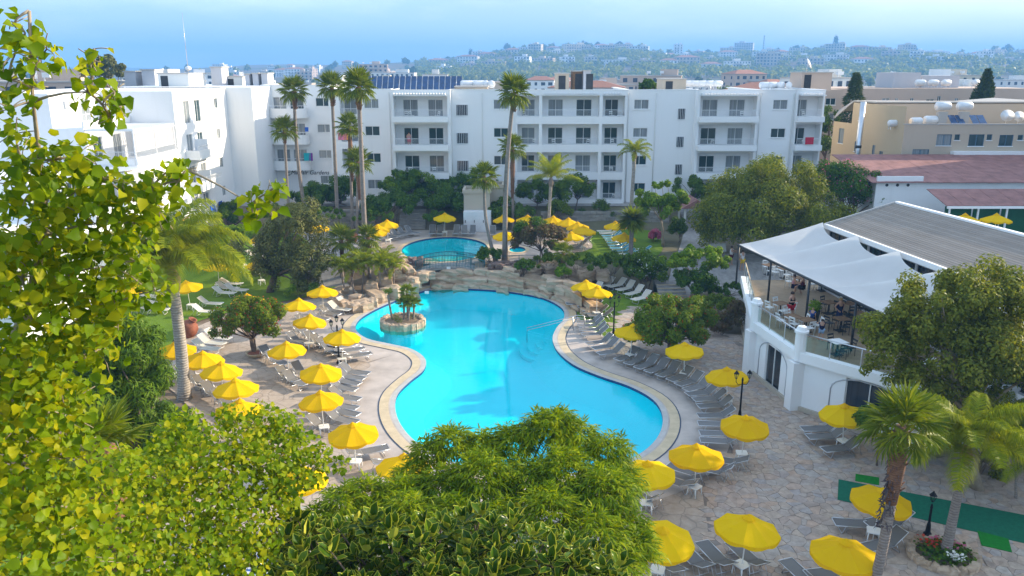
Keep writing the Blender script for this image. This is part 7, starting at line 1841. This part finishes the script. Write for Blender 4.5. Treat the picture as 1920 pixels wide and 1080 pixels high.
# ================================================================== foreground trees, close to the camera
def fg_tree(name, label, clumps, leafkey, size, tpl, dens, trunk, bark, nobj, cam_d=1.0, droop=.35, up=.3, depth=2.2, spread=1.0, branch_r=.05, kindname="foliage"):
    """clumps: (px, py, radius px, distance). Leaves hang on twigs that grow from the trunk"""
    base = Vector(trunk[0]); r = empty(name, base, 0, label, "tree"); bz = np.array(base)
    C = [RAY(a, b, d) for a, b, _, d in clumps]; R = [q * d / FPX for _, _, q, d in clumps]
    # branches: connect every clump to the nearest earlier node
    nodes = [Vector(p) for p in trunk[1:]]; m = MB(); k = len(trunk)
    m.tube([Vector(p) - base for p in trunk], [max(.012, branch_r * 2.6 * (1 - i / (k - 1)) ** 1.25) for i in range(k)], 9)
    order = sorted(range(len(C)), key=lambda i: min((C[i] - Vector(t)).length for t in trunk[1:]))
    for i in order:
        c = C[i]; j = min(range(len(nodes)), key=lambda q: (nodes[q] - c).length + (.15 if nodes[q].z > c.z else 0))
        a = nodes[j]; L_ = (c - a).length; rr = max(.012, min(branch_r * .8, L_ * .022)); limb(m, a - base, c - base, rr, rr * .45, 6, .1); nodes.append(c)
        for _ in range(4):   # twigs
            e = c + Vector(unit(1)[0]) * R[i] * 1.1; limb(m, c - base, e - base, rr * .35, .004, 4, .15)
    m.build("trunk", bark, r)
    PP_, AA, NN = [], [], []
    for c, q, (a_, b_, rp, d_) in zip(C, R, clumps):
        n = max(6, int(dens * (.55 if b_ < 280 and a_ < 300 else 1) * (rp * 2) ** 2 / (size * FPX / d_) ** 2))
        d = unit(n); rad = q * spread * (.25 + .85 * nr_.rand(n) ** .6); view = nrm(np.array([np.array(c) - np.array((0, 0, CAM_H))]))[0]
        off = d * rad[:, None]; off = off + view[None] * ((d @ view) * rad * (depth - 1))[:, None]
        N = nrm(d * .6 + .7 * unit(n) + np.array([.15, -.1, up])); A = unit(n) * .7 + .4 * d - np.array([0, 0, droop]); A = nrm(A - (A * N).sum(1, keepdims=True) * N)
        PP_.append(np.array(c) + off); AA.append(A); NN.append(N)
    P, A, N = map(np.concatenate, (PP_, AA, NN)); S = size * (.45 + .8 * nr_.rand(len(P)))
    dist = np.linalg.norm(P - np.array((0, 0, CAM_H)), axis=1); ok = dist > 2.5; P, A, N, S, dist = P[ok], A[ok], N[ok], S[ok], dist[ok]
    o = np.argsort(dist / S); near, rest = o[:nobj], o[nobj:]
    if nobj:
        V, F = tri_faces(tpl); me = np_mesh("leaf", V, F, leaf_obj_mat(leafkey))
        for i in near:
            a, n_ = Vector(A[i]), Vector(N[i]); b = n_.cross(a)
            q = link("leaf", me, r, Vector(P[i]) - base); q.rotation_euler = Matrix((a, b, n_)).transposed().to_euler(); q.scale = (S[i],) * 3
    leaf_cloud(kindname, P[rest] - bz, A[rest], N[rest], S[rest], tpl, LF[leafkey], r, "stuff")
    return r
LOM = {}
def leaf_obj_mat(key):
    """same leaf colours, varied by object instead of by island"""
    if key in LOM: return LOM[key]
    m = LF[key].copy(); m.name = LF[key].name + "_single"; nt = m.node_tree
    oi = nt.nodes.new("ShaderNodeObjectInfo")
    for l in list(nt.links):
        if l.from_socket.name == "Random Per Island": nt.links.new(oi.outputs["Random"], l.to_socket)
    LOM[key] = m; return m
CA = [(25, 45, 26, 7), (48, 62, 22, 7), (30, 98, 38, 7), (75, 115, 34, 7), (88, 92, 26, 7), (18, 150, 26, 7), (60, 165, 22, 7), (20, 205, 30, 7), (30, 250, 28, 7.2), (178, 92, 18, 6.6), (168, 112, 20, 6.6), (158, 140, 14, 6.6), (165, 172, 24, 6.7), (192, 196, 30, 6.7), (215, 172, 20, 6.7), (205, 218, 26, 6.8), (226, 200, 16, 6.7),
      (40, 300, 42, 7.2), (100, 300, 42, 7.2), (150, 290, 36, 7.2), (60, 360, 48, 7.2), (128, 368, 50, 7.2), (195, 335, 42, 7.0), (236, 368, 40, 7.0), (285, 352, 36, 6.9), (335, 340, 26, 6.8), (350, 318, 16, 6.8), (180, 420, 54, 7.2), (100, 440, 58, 7.4), (30, 440, 58, 7.4), (250, 420, 42, 7.2), (300, 396, 34, 7),
      (500, 362, 22, 6.6), (522, 350, 16, 6.6), (472, 383, 24, 6.6), (508, 396, 14, 6.6), (478, 410, 10, 6.7), (330, 310, 18, 6.8),
      (40, 520, 66, 7.6), (120, 520, 66, 7.6), (200, 500, 56, 7.5), (255, 490, 40, 7.5), (290, 545, 28, 7.6), (60, 600, 70, 7.8), (150, 600, 64, 7.9), (215, 570, 44, 7.8), (40, 690, 72, 8.2), (120, 690, 64, 8.4), (185, 655, 40, 8.4), (50, 780, 72, 8.6), (125, 775, 54, 8.8), (40, 870, 74, 8.8), (115, 860, 58, 9), (55, 960, 78, 9), (135, 950, 58, 9.2), (40, 1050, 78, 9), (130, 1050, 62, 9.4), (-60, 500, 80, 8), (-60, 700, 80, 8.5), (-60, 900, 80, 9)]
tA = [(-8.2, 5.6, 0.0)] + [tuple(RAY(a, b, d)) for a, b, d in ((-120, 1020, 10.0), (-60, 840, 9.4), (10, 690, 9.0), (60, 560, 8.4), (85, 430, 7.8), (78, 330, 7.4), (62, 190, 7.1), (55, 20, 7.0))]
tA[0] = (tA[1][0] - .3, tA[1][1], 0.0)
fg_tree("heart_leaved_tree", "sunlit yellow green heart leaved tree filling the left edge", CA, "poplar", .098, "heart", 4.2, tA, M_bark_pale, 300, branch_r=.05)
CB = [(300, 900, 60, 13), (220, 890, 50, 12.5), (380, 860, 58, 13.5), (225, 990, 60, 12), (300, 985, 60, 12.6), (380, 950, 62, 13), (450, 895, 60, 13.6), (460, 825, 44, 14), (500, 790, 36, 14.2), (540, 805, 32, 14.2), (560, 838, 34, 14), (520, 862, 44, 13.8), (605, 850, 20, 14), (585, 885, 28, 13.8), (450, 985, 52, 13), (300, 1065, 60, 12), (395, 1045, 48, 12.5), (520, 945, 40, 13.6), (545, 905, 36, 13.8), (225, 1070, 60, 11.6), (500, 1010, 32, 13), (640, 870, 16, 14), (430, 780, 24, 14.2), (350, 800, 34, 13.8), (330, 830, 40, 13.5), (430, 1050, 42, 12.8), (470, 1075, 40, 12.6), (350, 1085, 44, 12), (505, 1060, 30, 13)]
tB = [(0, 0, 0)] + [tuple(RAY(a, b, d)) for a, b, d in ((330, 1200, 14.0), (350, 1090, 13.6), (380, 980, 13.5), (430, 880, 13.8))]
tB[0] = (tB[1][0], tB[1][1], 0.0)
fg_tree("heart_leaved_tree", "second heart leaved tree spreading over the lower left deck", CB, "poplar", .095, "heart", 5.4, tB, M_bark_pale, 150, branch_r=.06)
# narrow leaved tree in the bottom middle
CC = [(1045, 792, 42, 20), (1020, 830, 52, 20), (1080, 832, 52, 20), (960, 848, 48, 20), (905, 862, 45, 20), (848, 858, 42, 20), (805, 868, 40, 20), (770, 895, 36, 19.6), (1140, 872, 48, 19.8), (1165, 905, 44, 19.6), (1060, 900, 70, 19), (985, 915, 68, 19), (905, 925, 66, 19), (830, 925, 60, 19), (750, 935, 54, 18.8), (690, 925, 44, 18.8), (1130, 955, 64, 18.6), (1175, 1000, 44, 18.4), (1190, 1055, 40, 18.2), (1110, 1030, 66, 17.8), (1030, 985, 66, 18), (700, 975, 46, 18.4), (645, 950, 44, 18.6), (605, 985, 42, 18.4), (930, 985, 56, 18), (850, 980, 56, 18), (770, 985, 50, 18), (1150, 1080, 50, 17.6), (590, 1040, 46, 18), (660, 1040, 52, 18)]
def narrow_tree():
    base = Vector((RAY(930, 930, 19.5).x, RAY(930, 930, 19.5).y, 0)); r = empty("narrow_leaved_tree", base, 0, "bushy tree with drooping narrow leaves at the bottom middle", "tree"); bz = np.array(base)
    C = np.array([RAY(a, b, d) for a, b, _, d in CC]); R = np.array([q * d / FPX for _, _, q, d in CC]) * .74; C = C + np.array([[0, 0, .5]]) * (nr_.rand(len(C), 1) - .4)
    m = MB(); fork = Vector((0, 0, 4.2)); m.tube([(0, 0, -.1), (.1, 0, 2.2), fork], [.26, .2, .17], 10)
    for c in C: limb(m, fork, Vector(c) - base, .08, .015, 6, .1)
    m.build("trunk", M_bark, r)
    # sprigs: each a fan of leaves around an arching shoot
    ns = 7600; idx = nr_.choice(len(C), ns, p=R ** 2 / (R ** 2).sum()); d = unit(ns); d[:, 2] = np.abs(d[:, 2]) * .9 + d[:, 2] * .1
    tipp = C[idx] + nrm(d) * (R[idx] * (.45 + .6 * nr_.rand(ns)))[:, None]; sd = nrm(nrm(d) * .8 + .5 * unit(ns) + np.array([0, 0, .25]))
    P, A, N = [], [], []
    for j in range(8):
        t = j / 7.0; p = tipp + sd * (.30 * t) + np.array([0, 0, -.14]) * t * t
        side = nrm(np.cross(sd, np.array([[0, 0, 1.0]])) + 1e-4) * (1 if j % 2 else -1)
        a = nrm(sd * (.5 + .5 * t) + side * (.75 - .6 * t) + np.array([0, 0, -.35 - .4 * t]) + .22 * unit(ns)); n = nrm(np.cross(a, side) * (1 if j % 2 else -1) + .25 * unit(ns)); n[n[:, 2] < 0] *= -1
        P.append(p); A.append(a); N.append(nrm(n - (n * a).sum(1, keepdims=True) * a))
    P, A, N = map(np.concatenate, (P, A, N)); S = .185 * (.7 + .6 * nr_.rand(len(P)))
    leaf_cloud("foliage", P - bz, A, N, S, "lance", LF["willow"], r, "stuff"); return r
narrow_tree()
# variegated rubber tree along the bottom edge
def rubber_tree():
    base = Vector((-1.2, 11.0, 0)); r = empty("rubber_tree", base, 0, "dark glossy leaved tree with cream leaf edges along the bottom edge", "tree"); bz = np.array(base)
    region = [(515, 1000), (560, 965), (640, 990), (700, 960), (790, 985), (850, 955), (960, 950), (1010, 985), (1060, 1010), (1150, 1040), (1210, 1075), (1210, 1130), (500, 1130)]
    Pc = []; rs = random.Random(3)
    while len(Pc) < 300:
        x, y = rs.uniform(500, 1210), rs.uniform(940, 1130)
        if inside(region, x, y): Pc.append(RAY(x, y, rs.uniform(13.0, 14.6) - (y - 950) * .006))
    m = MB(); fork = Vector((0, 0, 6.0)); m.tube([(0, 0, -.1), (.1, .1, 3), fork], [.3, .24, .18], 10)
    for q in range(0, len(Pc), 2): limb(m, fork, Pc[q] - base, .05, .012, 5, .12)
    m.build("trunk", M_bark, r)
    P, A, N = [], [], []
    for p in Pc:
        tilt = Vector((rs.uniform(-.3, .3), rs.uniform(-.5, .1), 1)).normalized(); nl = rs.choice((6, 7, 8, 9)); w0 = rs.uniform(0, 6)
        for j in range(nl):
            w = w0 + j * 2.4; el = .25 + .75 * j / nl; rad = Vector((cos(w), sin(w), 0)); a = (rad * (1.15 - el) + tilt * el).normalized(); n = (tilt - a * tilt.dot(a)); n = n.normalized() if n.length > 1e-3 else -rad
            P.append(p + a * .03 - tilt * (.16 * (1 - j / nl))); A.append(a); N.append(n)
    P, A, N = np.array(P), np.array(A), np.array(N); S = .23 * (.75 + .5 * nr_.rand(len(P)))
    dist = np.linalg.norm(P - np.array((0, 0, CAM_H)), axis=1); o = np.argsort(dist / S)
    V, F = tri_faces("ovate"); V2, F2 = tri_faces("wide"); me = bpy.data.meshes.new("leaf")
    me.from_pydata([tuple(v) for v in V] + [tuple(v) for v in V2], [], [tuple(f) for f in F] + [tuple(f + len(V)) for f in F2]); me.materials.append(leaf_obj_mat("rubber")); me.materials.append(leaf_obj_mat("rubber_edge"))
    me.polygons.foreach_set("material_index", [0] * len(F) + [1] * len(F2)); me.update()
    for i in o[:300]:
        a, n_ = Vector(A[i]), Vector(N[i]); b = n_.cross(a); q = link("leaf", me, r, Vector(P[i]) - base); q.rotation_euler = Matrix((a, b, n_)).transposed().to_euler(); q.scale = (S[i],) * 3
    k = o[300:]; leaf_cloud("foliage", P[k] - bz, A[k], N[k], S[k], "ovate", LF["rubber"], r, "stuff"); leaf_cloud("leaf_margins", P[k] - bz, A[k], N[k], S[k], "wide", LF["rubber_edge"], r, "stuff")
    # inner leaves further down
    Q = np.array([p - Vector((0, 0, rs.uniform(.25, .8))) + Vector((rs.uniform(-.3, .3), rs.uniform(-.1, .5), 0)) for p in Pc for _ in range(9)]); n_ = len(Q); N2 = nrm(unit(n_) + np.array([0, 0, .7])); A2 = unit(n_); A2 = nrm(A2 - (A2 * N2).sum(1, keepdims=True) * N2)
    leaf_cloud("inner_foliage", Q - bz, A2, N2, np.full(n_, .2), "ovate", LF["rubber"], r, "stuff")
rubber_tree()
# ================================================================== town, hill, haze
tr = random.Random(21)
def far_mesh(w, d, h, fl, kind, wall, seed):
    r = random.Random(seed); m = MB(); m.mi = 0; m.bx(-w / 2, w / 2, 0, d, -6, h)
    m.mi = 2; m.bx(-w / 2 - .15, w / 2 + .15, -.15, d + .15, h + .003, h + .28)
    if kind == 1:   # tiled hip roof
        m.mi = 3; m.add([(-w / 2 - .4, -.4, h + .3), (w / 2 + .4, -.4, h + .3), (w / 2 + .4, d + .4, h + .3), (-w / 2 - .4, d + .4, h + .3), (-w * .2, d / 2, h + 2.2), (w * .2, d / 2, h + 2.2)], ((0, 1, 5, 4), (1, 2, 5), (2, 3, 4, 5), (3, 0, 4)))
    else:
        m.mi = 0; a = r.uniform(-.3, .2) * w; m.bx(a, a + w * .28, d * .3, d * .7, h + .285, h + 2.4)
        m.mi = 4
        for k in range(r.choice((1, 2, 3))): x = r.uniform(-.45, .4) * w; m.bx(x, x + 1.3, d * .15, d * .15 + .9, h + .9, h + 1.8); m.bx(x + .2, x + .4, d * .15 + .2, d * .15 + .4, h + .285, h + .895)
    n = max(2, int(w / 3.2)); fh = h / fl
    for f in range(fl):
        z = f * fh + .8
        for k in range(n):
            x = -w / 2 + w * (k + .5) / n; ww = r.choice((.6, .8, 1.0)); m.mi = 1; m.bx(x - ww, x + ww, -.06, -.004, z, z + 1.5)
        if r.random() < .6: m.mi = 2; a = r.uniform(-.45, 0) * w; m.bx(a, a + w * .45, -1.3, -.07, z - .95, z - .75); m.bx(a, a + w * .45, -1.3, -1.2, z - .745, z + .1)
        for k in range(2): m.mi = 1; y = d * (k + .5) / 2; m.bx(-w / 2 - .06, -w / 2 - .004, y - .6, y + .6, z, z + 1.4); m.bx(w / 2 + .004, w / 2 + .06, y - .6, y + .6, z, z + 1.4)
    return m.mesh("house", [wall, M_farwin, M_roofgrey, M_terra_far, M_tank])
M_farwin = simple("far_window_glass", (0.05, 0.06, 0.08), 0.2, var=.2); M_terra_far = simple("far_roof_tile", (0.36, 0.17, 0.11), 0.8, var=.2)
WALLS = [("white", M_white), ("off white", M_white2), ("cream", stucco("cream_far", (0.66, 0.58, 0.45))), ("pinkish", M_pinkbeige), ("grey", M_grey_wall), ("sandy", M_sand)]
houses = []
VAR = {}
def house(px, Y, w, d, fl, kind, wi, where):
    x = fx(px, Y, 0); z = float(hill_z(np.array(x), np.array(Y))); k = (round(w), fl, kind, wi, tr.randrange(3))
    if k not in VAR: VAR[k] = far_mesh(round(w), d, fl * 3.0, fl, kind, WALLS[wi][1], len(VAR))
    o = link("house", VAR[k], None, (x, Y, z), (0, 0, tr.uniform(-.5, .5)), (1.4,) * 3 if 'hill' in where or 'ridge' in where else None); houses.append((px, o, WALLS[wi][0], fl, kind, where))
# flat town behind the hotel
for k in range(86):
    px = tr.uniform(-60, 820) if k < 66 else tr.uniform(860, 1960); Y = (tr.uniform(150, 700) if k % 2 else tr.uniform(700, 1400)) if px < 820 else tr.uniform(190, 480)
    house(px, Y, tr.uniform(11, 22), tr.uniform(9, 13), tr.choice((2, 3, 3, 4)), tr.choice((0, 0, 0, 1)), tr.choice((0, 0, 1, 1, 2, 3, 5)), "in the flat town")
house(70, 150, 26, 14, 4, 0, 3, "in the flat town"); house(30, 190, 24, 12, 4, 0, 2, "in the flat town"); house(700, 640, 22, 14, 6, 0, 3, "in the flat town"); house(735, 560, 30, 12, 4, 0, 1, "in the flat town")
# hillside
for k in range(74):
    px = 800 + 1130 * (k + tr.random()) / 74; lay = k % 3; Y = HS * ((1030, 880, 740)[lay] + tr.uniform(-50, 50))
    house(px, Y, tr.uniform(12, 26), tr.uniform(10, 14), tr.choice((2, 2, 3, 3, 4)), tr.choice((0, 0, 1)), tr.choice((0, 1, 1, 2, 2, 3, 5)), ("on the ridge", "halfway up the hill", "low on the hill")[lay])
house(1391, 1050 * HS, 26, 16, 7, 0, 4, "on the ridge"); house(1270, 1000 * HS, 12, 10, 6, 0, 0, "on the ridge"); house(1750, 1040 * HS, 60, 14, 3, 0, 1, "on the ridge"); house(1080, 900 * HS, 28, 12, 4, 0, 2, "halfway up the hill"); house(845, 1020 * HS, 34, 12, 3, 0, 3, "on the ridge")
cnt = {}
for px, o, col, fl, kind, where in sorted(houses, key=lambda q: q[0]):
    d = "%s %s house %s%s" % ({2: "low", 3: "three storey", 4: "four storey"}.get(fl, "tall"), col, "with tiled roof " if kind else "", where)
    cnt.setdefault(d, []).append(o)
for d, l in cnt.items():
    for k, o in enumerate(l): tag(o, ("far " + d) if len(l) == 1 else "far %s, %s from left" % (d, nth(k)), "house", "houses of the town")
# trees of the town and hillside: one mesh of leaves each, shared shapes
def far_tree_mesh(seed, tall):
    st = np.random.RandomState(seed); n = 260; d = st.normal(size=(n, 3)); d /= np.linalg.norm(d, axis=1, keepdims=True); rad = np.array([3.2, 3.2, 3.0]) if not tall else np.array([1.5, 1.5, 6.0])
    lob = 1 + .3 * np.sin(4 * d[:, 0] + seed) * np.sin(3 * d[:, 1] + 2 * d[:, 2]); P = d * rad * lob[:, None] * (.6 + .4 * st.rand(n, 1)); P[:, 2] += rad[2] + .8
    A = st.normal(size=(n, 3)); A /= np.linalg.norm(A, axis=1, keepdims=True); N = d + .4 * st.normal(size=(n, 3)); N /= np.linalg.norm(N, axis=1, keepdims=True); A = A - (A * N).sum(1, keepdims=True) * N; A /= np.linalg.norm(A, axis=1, keepdims=True)
    V, F = TPL["round"]; B = np.cross(N, A); W = P[:, None] + 1.9 * (V[None, :, 0:1] * A[:, None] + V[None, :, 1:2] * B[:, None]); FF = (F[None] + (np.arange(n) * 4)[:, None, None]).reshape(-1, 4)
    return np_mesh("crown", W.reshape(-1, 3), FF, LF["conifer" if tall or seed % 2 else "carob"])
FT = [far_tree_mesh(k, False) for k in range(4)] + [far_tree_mesh(9, True)]
FTK = MB().tube([(0, 0, -2), (0, 0, 3.5)], [.4, .2], 5).mesh("trunk", M_bark)
def far_tree(x, y, s, k, label, group):
    z = float(hill_z(np.array(x), np.array(y))); r = empty("far_tree", (x, y, z - .3), tr.uniform(0, 6), label, "tree", group); r.scale = (s, s, s * tr.uniform(.8, 1.2)); link("crown", FT[k], r); link("trunk", FTK, r)
ridge = []
for k in range(110):
    px = 790 + 1160 * (k + tr.random()) / 110; Y = HS * (1060 + tr.uniform(-25, 45)); ridge.append((px, Y))
for k, (px, Y) in enumerate(sorted(ridge)): far_tree(fx(px, Y, 0), Y, 1.5 * tr.uniform(.8, 1.7), 4 if tr.random() < .08 else tr.randrange(4), "dark tree on the ridge line, %s from left" % nth(k), "trees on the ridge")
far_l = sorted((tr.uniform(-80, 840), tr.uniform(900, 1550)) for _ in range(75))
for k, (px, Y) in enumerate(far_l): far_tree(fx(px, Y, 0), Y, tr.uniform(.9, 1.7), tr.randrange(4), "tiny tree on the left horizon, %s from left" % nth(k), "trees on the left horizon")
tw = sorted((tr.uniform(-60, 1950), tr.uniform(300, 900)) for _ in range(105))
for k, (px, Y) in enumerate(tw): far_tree(fx(px, Y, 0), Y, tr.uniform(.6, 1.1), tr.randrange(4), "tree among the roofs of the flat town, %s from left" % nth(k), "trees in the flat town")
# woodland on the slope: a mass nobody could count
def wood(n, name):
    P, A, N = [], [], []
    st = np.random.RandomState(5); px = st.uniform(780, 1960, n); Y = st.uniform(560, 1060, n) * HS; X = (px - 960) / FPX * (Y * cos(PITCH)); Z = hill_z(X, Y)
    C = np.stack([X, Y, Z + 2.2], 1); idx = np.repeat(np.arange(n), 26); m = len(idx); d = unit(m); d[:, 2] = np.abs(d[:, 2]); s = 1.4 * (.8 + .8 * st.rand(n))[idx][:, None]
    P = C[idx] + d * np.array([3.4, 3.4, 3.2]) * s * (.6 + .4 * nr_.rand(m, 1)); N = nrm(d + .4 * unit(m)); A = unit(m); A = nrm(A - (A * N).sum(1, keepdims=True) * N)
    return leaf_cloud(name, P, A, N, 3.8 * (.7 + .5 * nr_.rand(m)), "round", LF["carob"], None, "stuff")
wd = wood(2600, "hillside_wood"); tag(wd, "dark woodland covering the slope of the hill", "wood")
# radio mast
x = fx(1428, 1040 * HS, 0); z = float(hill_z(np.array(x), np.array(1040.0 * HS))); ms = empty("radio_mast", (x, 1040 * HS, z), 0, "lattice radio mast on the ridge right of the tall block", "mast")
mh = AT(1428, 66, 1040 * HS).z - z; m = MB()
for k in range(4): w = pi / 4 + k * pi / 2; m.tube([(1.6 * cos(w), 1.6 * sin(w), -3), (.35 * cos(w), .35 * sin(w), mh)], .22, 4)
for k in range(14):
    z0, z1 = mh * k / 14, mh * (k + 1) / 14; f0, f1 = 1.6 - 1.25 * k / 14, 1.6 - 1.25 * (k + 1) / 14
    for q in range(4): a, b = pi / 4 + q * pi / 2, pi / 4 + (q + 1) * pi / 2; m.tube([(f0 * cos(a), f0 * sin(a), z0), (f1 * cos(b), f1 * sin(b), z1)], .12, 3)
m.build("lattice", M_steel_dark, ms)
for k in range(5): MB().lathe([(.9, 0), (.9, .5)], (0, 0, 0), 8).build("dish_aerial", M_tank, ms, (.9, -.6, mh * (.5 + .1 * k)), (pi / 2, 0, 0))
# haze: one even volume of air round everything
HZ = MB().bx(-2590, 2590, -690, 4190, -9, 130); hz = HZ.build("haze", None); hm, N, K = new_mat("haze_air"); hz.data.materials.append(hm); hz["kind"] = "stuff"
pv = N.new("ShaderNodeVolumePrincipled"); pv.inputs["Color"].default_value = (0.22, 0.53, 1.0, 1); pv.inputs["Density"].default_value = 0.00052; pv.inputs["Anisotropy"].default_value = 0.0
oo = N.new("ShaderNodeOutputMaterial"); K(pv.outputs[0], oo.inputs["Volume"])
